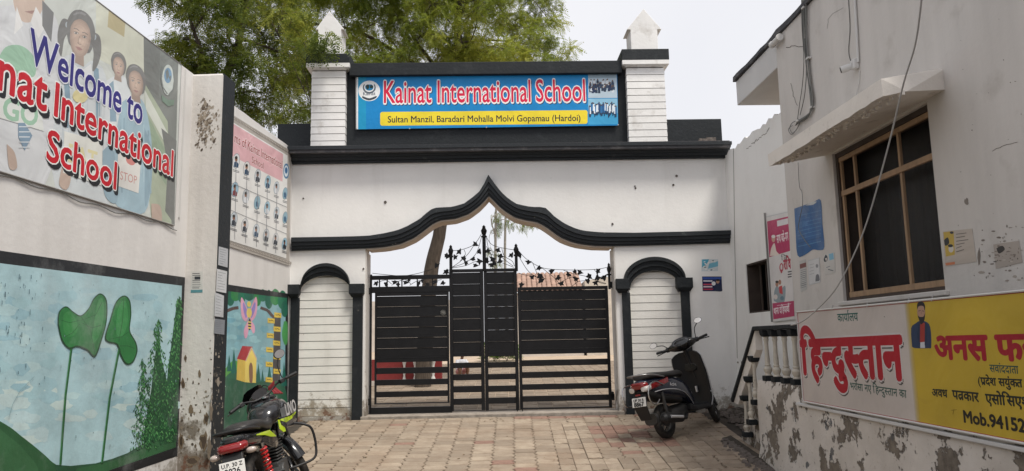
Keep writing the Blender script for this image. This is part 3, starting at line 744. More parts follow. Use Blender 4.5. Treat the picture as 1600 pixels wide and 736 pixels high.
# mould stain on the pillar front and broken plaster low down: real marks with shapes of their own
A = Art(PF, -.002, .0002); A.dab = True
for i in range(240):
    t = random.random(); cx = 321 + random.gauss(0, 6 + 8 * t) ; cy = 162 + t * 62 + random.gauss(0, 6)
    if not 306 < cx < 344: continue
    r_ = random.uniform(.5, 2.6); A.ell(cx, cy, r_ * .8, r_ * 1.4, random.choice(['#6a5f52', '#7d7162', '#8f8475', '#574c41', '#a0968a']), random.random(), 7)
def patch(A, cx, cy, rx, ry, col, n=13, jit=.35):
    A.poly([(cx + rx * math.cos(t) * (1 + random.uniform(-jit, jit)), cy + ry * math.sin(t) * (1 + random.uniform(-jit, jit))) for t in [2 * math.pi * i / n for i in range(n)]], col)
for c in ((318, 690, 6, 16), (298, 640, 4, 8), (286, 600, 3, 9), (300, 720, 12, 8), (322, 655, 4, 10), (290, 560, 2, 5), (312, 585, 2, 6), (283, 690, 4, 12)):
    patch(A, *c, '#7b6b57'); patch(A, c[0], c[1], c[2] * .6, c[3] * .6, '#54463a')
for i in range(60): patch(A, 282 + random.random() * 46, 590 + random.random() * 140, random.uniform(.5, 2), random.uniform(.6, 3), random.choice(['#6f6251', '#5a4e42', '#8f8270']), 8)
M_['stain'] = M_['mural']
tag(A.build('stain', M_['stain'], pl), kind='stuff')
A = Art(LEFT, -PWD - .007, .0002); A.dab = True
for i in range(90): patch(A, 328 + random.random() * 20, 520 + random.random() * 210, random.uniform(.4, 1.6), random.uniform(.6, 3.2), random.choice(['#6d675e', '#8f897e', '#4d4a46', '#a59d90']), 8)
patch(A, 330, 640, 2.5, 14, '#7a7062'); patch(A, 327, 700, 3, 18, '#7a7062'); patch(A, 341, 596, 2, 7, '#9a9184')
tag(A.build('chip', M_['stain'], pl), kind='stuff')

def grim(A, x0, y0, x1, y1, n, cols, mx=8):
    A.y -= .0007; A.dab = True
    for i in range(n):
        x = x0 + random.random() * (x1 - x0); y = y0 + random.random() * (y1 - y0)
        l = random.uniform(1.5, mx); A.poly([(x, y), (x + .9, y + .4), (x + .9, y + l), (x - .1, y + l * .9)], random.choice(cols))
    A.dab = False; A.y -= .0007
# --- large mural
A = Art(LEFT, -.002, .00025)
def bl(x, y0, s_): return y0 + s_ * x
A.poly([(-90, 381), (0, 391.5), (289.5, 433.5), (288.8, 447), (0, 411.5), (-90, 400)], '#23262a')
A.poly([(289.3, 434), (284.3, 433), (273.5, 712), (277.2, 713.5)], '#1d2024')
BR = (275.5, 713)
A.poly([(275.5, 698), (-90, 823), (-90, 838), (275.5, 713)], '#1a1d21')
A.poly([(284.3, 446.5), (0, 411.3), (-90, 400), (-90, 826), (274.3, 699)], '#aecfd6')
A.dab = True
for i in range(90):
    x = random.uniform(-40, 250); y = random.uniform(436 + .124 * x, 640)
    patch(A, x, y, random.uniform(6, 22), random.uniform(4, 11), random.choice(['#a6cbd4', '#b4d3d8', '#9fc5d0', '#b9d6d9', '#a9cdd4']), 14, .25)
for i in range(26):
    x = random.uniform(-20, 275); y = random.uniform(600, 690)
    patch(A, x, y, random.uniform(10, 24), random.uniform(5, 12), random.choice(['#c2d9da', '#bcd6da', '#cadfdd']), 14, .25)
A.dab = False; A.y -= .0007
# far treeline and hills
A.blob([(-90, 640), (-30, 645), (10, 664), (34, 682), (58, 701), (78, 719), (92, 738), (60, 790), (-90, 830)], '#2f5e3b')
A.blob([(-90, 655), (-20, 660), (14, 682), (40, 706), (60, 740), (30, 790), (-90, 820)], '#3a6b45')
A.poly([(276, 651), (262, 664), (240, 678), (222, 694), (199, 708), (175, 717), (149, 724), (110, 728), (85, 726), (90, 762), (274.6, 698.5)], '#28553a')
A.poly([(275.3, 664), (252, 682), (228, 699), (200, 712), (170, 722), (120, 732), (110, 756), (274.6, 698.8)], '#33653f')
greens = ['#1f5a33', '#2b6b3b', '#3b7d45', '#4b8d52', '#234f33', '#5b9a5a', '#1b4a2e']
def conifer(A, ax, ay, bx, by, wd, n):
    A.y -= .0007; A.dab = True
    for i in range(n):
        t = (i / n) ** .8; y = ay + (by - ay) * t; w_ = wd * (.08 + t * .95) * (0.75 + .25 * math.sin(t * 26)); x = ax + (bx - ax) * t + random.uniform(-1, 1) * w_
        if x > 284 - (y - 446) * .0395: continue
        a_ = random.uniform(-.9, .9); l = random.uniform(2.5, 7)
        A.poly([(x, y), (x + l * .5 * math.sin(a_) - 1, y + l * .6), (x + l * math.sin(a_), y + l), (x + l * .5 * math.sin(a_) + 1.1, y + l * .5)], random.choice(greens))
    A.dab = False; A.y -= .0007
A.poly([(247, 500), (252, 560), (262, 600), (260, 690), (222, 690), (236, 610), (242, 560)], '#1f5231'); A.poly([(277, 466), (284, 470), (276, 690), (255, 695), (262, 580), (270, 520)], '#1f5231')
conifer(A, 247, 498, 240, 690, 38, 620); conifer(A, 280, 462, 262, 690, 30, 520); conifer(A, 222, 560, 226, 700, 26, 360)
# two broad green leaves on long stalks
def c7(pts): return [(60 + x / 2.488, 440 + y / 2.488) for x, y in pts]
for stalk in ([(160, 140), (128, 250), (104, 440), (92, 600), (84, 712)], [(335, 150), (305, 300), (276, 450), (258, 600), (246, 705)]):
    A.line(c7(stalk), 3.2, '#245c35'); A.line(c7([(x - 3, y) for x, y in stalk]), 1.1, '#3f8a4b')
A.blob(c7([(73, 165), (77, 118), (105, 96), (135, 118), (163, 131), (192, 104), (213, 64), (240, 46), (264, 74), (264, 150), (246, 222), (219, 293), (188, 268), (150, 254), (118, 262), (88, 228)]), '#1f4c2c')
A.blob(c7([(77, 165), (81, 121), (106, 101), (135, 123), (163, 136), (194, 108), (216, 68), (240, 51), (259, 76), (260, 149), (242, 220), (217, 284), (190, 262), (150, 248), (118, 255), (92, 224)]), '#2f7c42')
A.blob(c7([(225, 90), (240, 62), (252, 85), (250, 150), (232, 215), (205, 240), (215, 160)]), '#439454'); A.blob(c7([(95, 130), (115, 115), (140, 140), (150, 190), (120, 215), (96, 190)]), '#3c8b4b')
for l in ([(163, 136), (200, 190), (217, 280)], [(165, 150), (220, 130), (245, 80)], [(160, 150), (120, 160), (85, 150)], [(165, 160), (205, 180), (240, 170)], [(158, 165), (130, 200), (100, 215)]): A.line(c7(l), .8, '#1f5a30')
A.blob(c7([(275, 150), (298, 80), (330, 54), (354, 74), (359, 130), (354, 190), (377, 235), (383, 272), (366, 314), (340, 322), (318, 290), (303, 246), (270, 236), (256, 214)]), '#1f4c2c')
A.blob(c7([(279, 152), (301, 84), (330, 59), (350, 77), (355, 130), (350, 192), (373, 237), (378, 272), (363, 309), (342, 316), (322, 286), (307, 242), (272, 231), (261, 213)]), '#2f7c42')
A.blob(c7([(305, 110), (325, 75), (342, 90), (345, 160), (325, 210), (300, 200)]), '#419252')
for l in ([(330, 62), (325, 150), (310, 235)], [(350, 195), (320, 215), (270, 225)], [(372, 260), (345, 250), (315, 250)]): A.line(c7(l), .8, '#1f5a30')
grim(A, -10, 425, 70, 600, 45, ['#4b6471', '#6b8691', '#55707c'], 9); grim(A, 0, 440, 276, 700, 40, ['#7f9aa2', '#8aa6ad', '#5d7882'], 5)
A.line([(52, 588), (30, 610), (18, 632), (12, 652)], .8, '#8fb0b8')
tag(A.build('mural', M_['mural'], bw), 'sky blue mural with green hills, conifers and two broad leaves on stalks')
# --- small mural behind the pillar
def c8(pts): return [(340 + x / 3.067, 440 + y / 3.067) for x, y in pts]
A = Art(LEFT, -.002, .00025)
A.poly([(330, 440.5), (450.5, 459), (448.5, 690), (318, 735)], '#1d2024')
A.poly([(330, 452), (446.5, 465.5), (444.5, 664), (318, 712)], '#8bb9c4')
A.dab = True
for i in range(40): patch(A, random.uniform(350, 428), random.uniform(480, 590), random.uniform(3, 10), random.uniform(2, 6), random.choice(['#8fc2cf', '#7db5c6', '#9bcad3']), 12, .25)
A.dab = False; A.y -= .0007
for i, (x, y, w_, h) in enumerate(((60, 75, 18, 42), (85, 60, 20, 34), (115, 68, 16, 36), (150, 62, 22, 30), (190, 80, 16, 38), (215, 66, 18, 30), (245, 85, 16, 46), (275, 74, 20, 40), (310, 88, 20, 46), (320, 130, 14, 40))):
    A.blob(c8([(x - w_, y - h * .5), (x, y - h), (x + w_, y - h * .5), (x + w_, y + h * .6), (x, y + h), (x - w_, y + h * .5)]), ['#1c6a55', '#2f8a4c', '#23785a'][i % 3])
A.poly([(330, 440.5), (450.5, 459), (450, 465.3), (446.5, 465.5), (330, 452)], '#1d2024')
A.line(c8([(45, 140), (75, 128), (100, 125)]), 5, '#5b4a48'); A.line(c8([(205, 125), (240, 138), (262, 165), (290, 185)]), 4.5, '#5b4a48')
A.poly(c8([(272, 165), (302, 170), (300, 520), (262, 500)]), '#4d4a4d'); A.blob(c8([(318, 190), (334, 200), (334, 290), (320, 300), (308, 250)]), '#4fa35a')
A.blob(c8([(0, 480), (50, 400), (90, 380), (130, 440), (150, 500), (60, 560)]), '#5aa54c')
A.blob(c8([(-40, 560), (40, 455), (90, 430), (160, 470), (240, 478), (320, 500), (330, 690), (200, 740), (-60, 900)]), '#2f6a50'); A.poly([(318, 640), (350, 590), (444.8, 600), (444.5, 664), (318, 712)], '#2b6149')
for x, y0, y1, w_ in ((78, 320, 440, 14), (55, 350, 430, 12), (195, 390, 480, 12), (215, 420, 480, 8), (248, 400, 480, 13), (318, 385, 500, 14), (182, 400, 470, 8)):
    A.poly(c8([(x, y0), (x + w_, y1), (x - w_, y1)]), '#1d6b5e')
A.poly(c8([(95, 370), (133, 376), (130, 482), (90, 470)]), '#e0c25a'); A.poly(c8([(133, 376), (162, 318), (186, 372), (183, 486), (130, 482)]), '#efd873')
A.poly(c8([(92, 370), (118, 308), (168, 312), (136, 380)]), '#b2373f'); A.line(c8([(134, 382), (162, 316), (188, 374)]), 1.6, '#d8b9a3'); A.blob(c8([(152, 480), (150, 410), (159, 388), (168, 410), (166, 482)]), '#8d6a52')
A.blob(c8([(150, 150), (118, 78), (110, 100), (116, 170), (138, 190)]), '#e3a9c4'); A.blob(c8([(150, 150), (180, 75), (190, 100), (184, 160), (160, 190)]), '#e3a9c4')
A.blob(c8([(145, 150), (124, 100), (122, 130), (135, 175)]), '#9a8bd0'); A.blob(c8([(155, 150), (178, 98), (180, 130), (162, 175)]), '#9a8bd0')
A.blob(c8([(148, 180), (126, 230), (130, 270), (142, 262), (150, 210)]), '#e3a9c4'); A.blob(c8([(154, 180), (176, 210), (178, 240), (168, 246), (155, 210)]), '#e3a9c4')
A.ell(*c8([(151, 150)])[0], 4.2, 7.5, '#efd873'); A.ell(*c8([(150, 108)])[0], 3, 4.5, '#efd873'); A.ell(*c8([(153, 205)])[0], 2.3, 9, '#2b2b2b'); 
for y in (190, 204, 218): A.poly(c8([(145, y), (161, y + 2), (161, y + 8), (145, y + 6)]), '#efd873')
for i, (x, y) in enumerate(((288, 160), (256, 187), (284, 227), (252, 258), (282, 294), (249, 326), (284, 360), (247, 396), (284, 430), (246, 470))):
    A.poly(c8([(x - 17, y - 13), (x + 17, y - 9), (x + 17, y + 14), (x - 17, y + 11)]), '#e5c84e')
    A.line(c8([(x - 11, y - 1), (x - 3, y + 1), (x + 2, y - 2), (x + 12, y + 3)]), 1.1, '#7a6428')
grim(A, 345, 600, 440, 700, 25, ['#a9c5b2', '#1d4a37'], 3)
tag(A.build('mural', M_['mural'], bw), 'small mural of a butterfly, a yellow house and a tree of name tags')

# --- welcome banner
zt = pix(278.5, 99, LEFT)[1]; zb = pix(273, 353, LEFT)[1]; x1 = pix(276, 220, LEFT)[0]; x0 = pix(-150, 180, LEFT)[0]
wb = thing('banner', 'large Welcome to Kainat International School banner with pupils, top of the left wall', 'banner', LEFT)
MB().box(x0, x1, -.012, -.004, zb, zt).build('backing', M_['cloth'], wb, LEFT)
A = Art(LEFT, -.0125, .0003)
A.poly([(x0, zb), (x1, zb), (x1, zt), (x0, zt)], '#cfd5cf', True)
lo_, hi_ = zb, zt
def q1(pts): return [(x / 1.839, y / 1.839) for x, y in pts]
def face(cx, cy, k, tilt=0.0, skin='#cfae99', shade='#9c7a68', hair='#474346', tails=False):
    def q(pts): return [(cx + k * (x * math.cos(tilt) - y * math.sin(tilt)), cy + k * (x * math.sin(tilt) + y * math.cos(tilt)) + .35 * k * x) for x, y in pts]
    if tails:
        for sg in (-1, 1): cpoly(q([(sg * 15, -14), (sg * 24, -12), (sg * 28, 6), (sg * 25, 26), (sg * 20, 34), (sg * 19, 12), (sg * 15, 0)]), hair, True); A.ell(*q([(sg * 17, -8)])[0], 3 * k, 4 * k, '#a9b7c2')
    cpoly(q([(-16, 6), (-18, -12), (-12, -28), (0, -34), (12, -28), (18, -12), (16, 8), (10, 16), (-10, 16)]), hair, True)
    cpoly(q([(-12, -24), (-4, -31), (4, -31), (0, -27), (-8, -20)]), '#77757a', True)
    cpoly(q([(-7, 18), (7, 18), (9, 34), (-9, 34)]), shade)
    cpoly(q([(-13, -6), (-11, -18), (-3, -22), (5, -21), (12, -15), (13.5, -2), (11, 14), (5, 24), (-1, 26), (-8, 20), (-12, 8)]), shade, True)
    c0 = q([(-.5, 0)])[0]; sk = lin(skin); sh = lin(shade)
    for f, t in ((.94, .25), (.84, .5), (.7, .8), (.5, 1.0)): cpoly([(c0[0] + (x - c0[0]) * f, c0[1] + (y - c0[1]) * f) for x, y in q([(-12, -6), (-10, -17), (-3, -21), (5, -20), (11, -14), (12.5, -2), (10, 13), (5, 23), (-1, 25), (-7, 19), (-11, 8)])], lerp(sh, sk, t), True)
    cpoly(q([(-14, -4), (-13, -20), (0, -29), (13, -20), (14, -4), (10, -16), (1, -23), (-9, -17)]), hair, True)
    for sx in (-5.5, 5.5):
        A.ell(*q([(sx, -3)])[0], 3.3 * k, 1.9 * k, '#8a6a5c', .3); A.ell(*q([(sx, -2.6)])[0], 2.6 * k, 1.2 * k, '#d9d2cc', .3); A.ell(*q([(sx, -2.6)])[0], 1.3 * k, 1.3 * k, '#2b211f'); A.line(q([(sx - 3.6, -7), (sx, -8.2), (sx + 3.6, -7)]), .9 * k, '#5b4740')
    A.line(q([(-.5, -1), (-1.8, 6), (-1, 8)]), 1.0 * k, '#a98672'); A.line(q([(-2.6, 8.2), (0, 9.2), (2.6, 8)]), .9 * k, '#8f6b5b'); A.ell(*q([(0, 4)])[0], 1.3 * k, 3 * k, '#dcc0ad')
    cpoly(q([(-4.5, 14), (0, 12.6), (4.6, 14), (0, 17)]), '#a8655e', True); A.line(q([(-4.3, 14.2), (0, 14.6), (4.3, 14.1)]), .5 * k, '#7a403c')
    A.grad(*q([(-6.5, 7)])[0], 3.4 * k, 4 * k, '#d9b7a2', skin, n=10) if False else None
def cpoly(pts, col, smooth=False):
    q = [A.px(*p) for p in pts]
    if smooth: q = catmull(q + q[:1], 5)[:-1]
    q = [(min(max(x, x0 + .003), x1 - .003), min(max(z, zb + .003), zt - .003)) for x, z in q]
    A.poly(q, col, True)
cpoly([(-150, -150), (60, -90), (60, 260), (-150, 230)], '#dfe3e2')
cpoly([(222, 30), (279, 90), (275, 352), (236, 340), (228, 150)], '#4a5350')           # car body, dark side
cpoly([(222, 50), (250, 78), (248, 150), (226, 135)], '#2c3332'); cpoly([(226, 130), (262, 190), (268, 350), (236, 342), (226, 250)], '#9fae8f')
cpoly([(226, 140), (266, 215), (264, 235), (228, 170)], '#d9dfd3'); cpoly([(228, 175), (262, 240), (260, 290), (232, 250)], '#7d9c76'); cpoly([(252, 200), (276, 220), (272, 350), (258, 330), (262, 260)], '#2d3234')
cpoly([(168, 20), (200, 40), (196, 75), (166, 55)], '#b7b48c'); cpoly([(150, 0), (225, 45), (225, 130), (150, 90)], '#d5d7c2'); cpoly([(170, 16), (196, 32), (194, 58), (168, 42)], '#b9a86b')
# adult at far left: chin, collar, white shirt
cpoly([(-60, 20), (70, 10), (95, 90), (70, 290), (-60, 260)], '#dcdfe4', True)
cpoly([(20, -30), (66, -30), (68, 8), (56, 30), (36, 34), (22, 10)], '#d2b5a2', True); cpoly([(38, 18), (55, 16), (50, 22)], '#9a5f54')
cpoly([(56, 10), (72, 40), (60, 60), (48, 34)], '#f2f2f2'); cpoly([(26, 10), (36, 40), (22, 54)], '#f2f2f2')
cpoly([(66, 0), (84, 20), (80, 66), (66, 40)], '#4b4a52')
# pupils
cpoly([(94, 92), (112, 86), (128, 104), (146, 96), (168, 136), (170, 330), (86, 300)], '#d3dbe0', True); cpoly([(98, 96), (106, 96), (113, 200), (104, 200)], '#5c8daa'); cpoly([(146, 102), (154, 108), (160, 220), (150, 210)], '#5c8daa')
cpoly([(112, 96), (126, 110), (118, 130), (108, 108)], '#eceff1'); cpoly([(128, 110), (142, 100), (144, 116), (134, 132)], '#eceff1')
for k in range(12): x = random.uniform(96, 165); A.line([(x, random.uniform(130, 160)), (x + random.uniform(-6, 8), random.uniform(220, 290))], random.uniform(1, 3), random.choice(['#c4ced5', '#dfe5e8', '#b9c5cd']))
face(125, 58, 1.22, .12, tails=True)
cpoly([(166, 126), (184, 118), (200, 130), (208, 200), (204, 280), (164, 260)], '#dbe2e6', True); cpoly([(170, 132), (177, 126), (182, 190), (172, 190)], '#6894b0'); face(185, 104, .66, .05)
cpoly([(190, 160), (210, 150), (228, 170), (238, 250), (226, 332), (176, 312), (180, 220)], '#8fb8cc', True); cpoly([(200, 158), (214, 160), (216, 190), (204, 186)], '#e8ecee'); cpoly([(222, 190), (238, 240), (234, 300), (226, 320), (226, 240)], '#6f9db5', True)
for k in range(10): x = random.uniform(184, 232); A.line([(x, random.uniform(180, 230)), (x + random.uniform(-4, 6), random.uniform(260, 325))], random.uniform(1, 2.4), random.choice(['#7fabc1', '#a2c6d6', '#6b98b0']))
face(212, 130, .86, .0, shade='#94715f')
cpoly([(160, 236), (176, 230), (184, 300), (178, 318), (162, 300)], '#7aa3ba', True)
# papers held up, striped tie, hands
cpoly([(0, 92), (56, 110), (68, 205), (-8, 182)], '#e6eae6'); cpoly([(-6, 100), (8, 74), (34, 72), (54, 92), (52, 120), (20, 116)], '#86c19d', True)
A.text('GO', (4, 184), (57, 197), 148, '#86c19d', .03)
cpoly([(28, 192), (38, 192), (50, 212), (38, 235), (28, 214)], '#4c7fa6')
for k in range(5): A.line([(29, 198 + k * 8), (46, 194 + k * 8 + 4)], 1.6, '#dfe8ee')
cpoly([(10, 225), (22, 238), (26, 262), (14, 262)], '#bd9c88', True); cpoly([(96, 262), (110, 276), (104, 296), (92, 288)], '#bd9c88', True)
A.ell(125, 150, 12, 11, '#e3d489'); cpoly([(100, 205), (160, 222), (158, 290), (98, 270)], '#e9eae2')
A.text('EAT', (106, 252), (150, 264), 222, '#e8dc9a', .02)
cpoly([(184, 238), (220, 248), (216, 302), (182, 290)], '#ece9e4'); cpoly([(195, 240), (214, 246), (208, 258), (198, 254)], '#d8584f', True)
A.text('STOP', (187, 280), (213, 288), 266, '#c96a62', .0)
cpoly([(236, 318), (250, 322), (252, 348), (238, 344)], '#bd9c88', True)
# crest
A.ell(262, 125, 9.5, 24, '#c9d4cf'); A.ell(262, 118, 6, 12, '#2b82b4'); cpoly([(258, 112), (262, 108), (264, 118), (260, 126)], '#1d3b45'); cpoly([(263, 120), (267, 118), (266, 128)], '#1d3b45')
A.line([(253, 104), (251, 120), (254, 136), (261, 147)], 2.0, '#3c4a4b'); A.line([(270, 108), (272, 126), (270, 140), (263, 148)], 2.0, '#3c4a4b'); cpoly([(252, 148), (262, 156), (272, 156), (271, 164), (262, 166), (253, 158)], '#2f6a4d')
for _i, _c in enumerate(A.c): A.c[_i] = lerp(_c, (.66, .68, .65), .30)
# lettering
W1 = dict(dx=.008, dy=-.012)
for o_, c_, d_ in ((.05, '#e9ebf2', (0, 0)), (.02, '#34307f', (0, 0))):
    A.text('Welcome to', (44, 96), (221, 195), 38, c_, o_, *d_)
for k in range(3):
    for dx_, dy_, c_, o_ in (((.028, -.035, '#23262b', .045), (.014, -.018, '#23262b', .045), (0, 0, '#eef0ee', .05), (0, 0, '#c9202f', .02))):
        if k == 0: A.text('Kainat', (-104, 90.5), (71, 174), 10, c_, o_, dx_, dy_)
        if k == 1: A.text('International', (84, 180), (269, 275.5), 124, c_, o_, dx_, dy_)
        if k == 2: A.text('School', (72, 249), (180, 296), 197, c_, o_, dx_, dy_)
A.build('print', None, wb)
b = MB(); b.tube([(x0, -.01, zt), (x1 + .004, -.01, zt), (x1 + .004, -.01, zb), (x0, -.01, zb)], .008, 6); b.build('edging', M_['metalrod'], wb, LEFT)
b = MB(); c_ = []
for i in range(40): t = i / 39; c_.append((x0 + (x1 + .06 - x0) * t, -.012, zb - .03 - .015 * math.sin(t * 40) - .01 * math.sin(t * 13)))
tag(b.tube(c_, .004, 5).build('wire', M_['cable'], None, LEFT), 'thin loose wire running along the lower edge of the welcome banner', 'wire')
MB().box(x1 + .10, x1 + .125, -.012, .0, zb + .1, ZLT - .02).build('conduit', M_['pvc'], bw, LEFT)

# --- gallery board of portraits
gc = [(352, 172), (455, 236), (452, 415), (340, 379)]
gb = thing('banner', 'white banner of portrait ovals under a pink heading, behind the pillar', 'banner', LEFT)
sh = MB().prism(P(gc, LEFT, -.012), -.012, -.004).build('backing', M_['cloth'], gb, LEFT)
A = Art(LEFT, -.0125, .0003)
A.poly(gc, '#b4aea6')
for i in range(44):
    t = i / 43; 
    for (y0a, y1a) in ((176, 239), (377, 411)):
        x = 352 + 102 * t; y = y0a + (y1a - y0a) * t; A.ell(x, y, 1.5, 2.2, '#8f867c', .6, 8); A.ell(x, y, .7, 1.1, '#cdc8c0', .6, 6)
A.poly([(352, 184), (449, 243), (447, 404), (341, 370)], '#e9e9e6')
A.poly([(352, 186), (442, 241), (441, 284), (349, 237)], '#e3b6bb')
A.text('ms of Kainat International', (366, 222), (440.5, 264), 206, '#f3f1ee', .05); A.text('ms of Kainat International', (366, 222), (440.5, 264), 206, '#a8484f', .015)
A.text('School', (393, 254), (411.5, 264), 243, '#f3f1ee', .05); A.text('School', (393, 254), (411.5, 264), 243, '#a8484f', .015)
def c6(x, y): return (350 + x / 3.067, 180 + y / 3.067)
cx_, cy_ = c6(297, 268); A.ell(cx_, cy_, 4.6, 12, '#4a7ea8', .0); A.ell(cx_, cy_, 3.4, 9, '#dbe5ec'); A.ell(cx_, cy_ - 1, 2.2, 5, '#2b6a9c')
rows = [[(57, 225), (107, 262), (160, 297), (208, 327), (250, 354), (291, 381)], [(50, 362), (103, 395), (157, 425), (205, 450), (250, 475), (291, 497)], [(45, 505), (97, 535), (152, 560), (200, 582), (245, 600), (288, 622)]]
for ri, rw in enumerate(rows):
    for ci, (x, y) in enumerate(rw):
        px_, py_ = c6(x, y - 6); rx = 5.8 - ci * .36; ry = 12 - ci * .45
        bgc = random.choice(['#c9d3da', '#d9dadb', '#9fc4d6', '#c7ccd0', '#e0dfdc']); A.ell(px_, py_, rx, ry, '#8d949a', .12); A.ell(px_, py_, rx * .9, ry * .93, bgc, .12)
        bc = random.choice(['#27303c', '#3a3f46', '#1f2a3a', '#7c2f36', '#2e4d6b', '#e1e4e8']); A.poly([(px_ - rx * .62, py_ + ry * .78), (px_ - rx * .55, py_ + ry * .2), (px_, py_ + ry * .02), (px_ + rx * .6, py_ + ry * .38), (px_ + rx * .6, py_ + ry * .9)], bc)
        A.ell(px_, py_ - ry * .22, rx * .36, ry * .32, random.choice(['#a9795c', '#8f644b', '#b98a6c'])); A.ell(px_, py_ - ry * .42, rx * .38, ry * .2, '#211d1c')
        if ri == 1 and ci == 2 or random.random() < .15: A.ell(px_, py_, rx * .9, ry * .93, '#8db0c0', .12); A.poly([(px_ - 2, py_ + 6), (px_ - 2, py_), (px_, py_ - 3), (px_ + 2, py_ + 1), (px_ + 2, py_ + 7)], '#2b5f80')
        for k in range(2): A.line([(px_ - rx * .9, py_ + ry * 1.12 + k * 2.1), (px_ + rx * .8, py_ + ry * 1.12 + k * 2.1 + rx * .55)], .9, '#6d6f74')
for ya, yb in ((283, 322), (326, 364)): A.line([(345, ya - 4), (448, yb + 2)], .7, '#8d8f94')
for x in (366, 383, 400, 415, 430): A.line([(x + 2.4, 243 + (x - 350) * .55), (x, 366 + (x - 341) * .33)], .7, '#8d8f94')
A.build('print', None, gb)

# --- papers stuck on the pillar
def sp(A):
    A.poly([(299, 424), (317, 424), (316.5, 457), (298, 457.5)], '#c9c8c2'); A.poly([(298.2, 453), (316.6, 452.5), (316.5, 457), (298, 457.5)], '#5a8d93')
    for k in range(9): A.line([(300.5, 427.5 + k * 2.8), (315 - random.random() * 5, 427.5 + k * 2.8)], random.choice([.7, 1.2]), '#55565a')
    A.poly([(304, 432), (313, 432), (313, 437), (304, 437)], '#34383d')
poster(PF, 0, [(299, 424), (317, 424), (316.5, 457), (298, 457.5)], 'notice', 'small printed notice pasted on the pale front of the pillar', sp, 'notice')
for k, (c, lb, tint) in enumerate(((([342, 385], [356.5, 389], [355.5, 418], [341, 414]), 'top grey notice sheet on the black side of the pillar', '#b9bcc0'),
        (([339, 420], [355, 424], [353.5, 458], [337.5, 455]), 'second pale notice sheet on the black side of the pillar', '#cfd1d3'),
        (([336.5, 457], [350, 462], [349, 496], [335, 494]), 'curling third notice sheet on the black side of the pillar', '#c3c6c9'),
        (([336, 498], [351.5, 500], [350.5, 523], [334.5, 521]), 'lowest grey notice sheet on the black side of the pillar', '#8d9299'))):
    def fn(A, c=c, tint=tint):
        A.poly(c, tint)
        for j in range(7):
            t = (j + 1) / 8; a_ = lerp(c[0], c[3], t); b_ = lerp(c[1], c[2], t); A.line([lerp(a_, b_, .12), lerp(a_, b_, random.uniform(.5, .9))], .6, '#7f848a')
    poster(LEFT, -PWD - .009, c, 'notice', lb, fn, 'notice')

# ================================================================== THE IRON GATE
GP = GATE @ Matrix.Translation((0, .26, 0))
def gp(x, y): return pix(x, y, GP)
gate = thing('iron_gate', 'black steel gate of wide horizontal slats with leafy ironwork on top', 'gate', GP)
def leaf(pxl, pxr, ytop, ybot, ysolid, opens, nsolid, post=.045, name='gate_leaf'):
    L_ = thing(name, None, None, GP, None, gate)
    xa = gp(pxl, 560)[0]; xb = gp(pxr, 560)[0]; zt = gp(pxl, ytop)[1]; zb = gp(pxl, ybot)[1]; zs = gp(pxl, ysolid)[1]
    # stiles and rails
    for a in (xa, xb - post): MB().box(a, a + post, -.02, .02, zb, zt).build('stile', M_['iron'], L_, GP, bevel=.003)
    MB().box(xa + post, xb - post, -.018, .018, zt - .05, zt).build('rail', M_['iron'], L_, GP, bevel=.003)
    h = (zt - .05 - zs) / nsolid
    for i in range(nsolid):
        z = zs + i * h
        MB().box(xa + post, xb - post, -.004, .004, z + .014, z + h - .006).loft([[(xa + post, y_, z_) for y_, z_ in ((-.004, z - .004), (-.014, z), (-.014, z + .012), (-.004, z + .016), (.004, z + .016), (.004, z - .004))], [(xb - post, y_, z_) for y_, z_ in ((-.004, z - .004), (-.014, z), (-.014, z + .012), (-.004, z + .016), (.004, z + .016), (.004, z - .004))]]).build('slat', M_['iron'], L_, GP)
    prev = zs
    for k, (oa, ob) in enumerate(opens):
        za = gp((pxl + pxr) / 2, oa)[1]; zb2 = gp((pxl + pxr) / 2, ob)[1]
        nxt = gp((pxl + pxr) / 2, opens[k + 1][0])[1] if k + 1 < len(opens) else zb
        MB().box(xa + post, xb - post, -.012, .012, nxt, zb2).build('slat', M_['iron'], L_, GP, bevel=.003)
        if k == 0 and zs > za + .004: MB().box(xa + post, xb - post, -.012, .012, za, zs).build('slat', M_['iron'], L_, GP, bevel=.002)
    return L_, xa, xb, zt, zb
rl, rxa, rxb, rzt, rzb = leaf(811, 953.5, 449, 640, 547, [(552.5, 561.5), (571, 580), (589.5, 599), (608, 617.5), (626.5, 636)], 6)
# left leaf: outer frame with an inner framed panel
ll, lxa, lxb, lzt, lzb = leaf(585.5, 702, 458, 632, 561, [(565.5, 574), (583.5, 592.5), (601.5, 611), (620, 629)], 6, .03)
fx0, fx1 = gp(577.5, 560)[0], gp(706, 560)[0]
MB().box(fx0, fx0 + .03, -.02, .02, gp(582, 646)[1], gp(580, 429)[1]).build('stile', M_['iron'], ll, GP, bevel=.003)
MB().box(fx0, fx1, -.02, .02, gp(580, 647)[1], gp(580, 637)[1]).build('rail', M_['iron'], ll, GP, bevel=.003)
MB().box(fx0 + .03, fx1, -.02, .02, gp(640, 436.5)[1], gp(640, 430)[1]).build('rail', M_['iron'], ll, GP, bevel=.003)
MB().box(fx0 + .03, fx1, -.022, .018, gp(640, 457)[1], gp(640, 447.5)[1]).build('rail', M_['iron'], ll, GP, bevel=.003)
for px_ in (593, 605, 628, 652, 676):
    q = gp(px_, 448)[0]; MB().box(q - .009, q + .009, -.01, .01, gp(px_, 449)[1], gp(px_, 435)[1]).build('stay', M_['iron'], ll, GP)
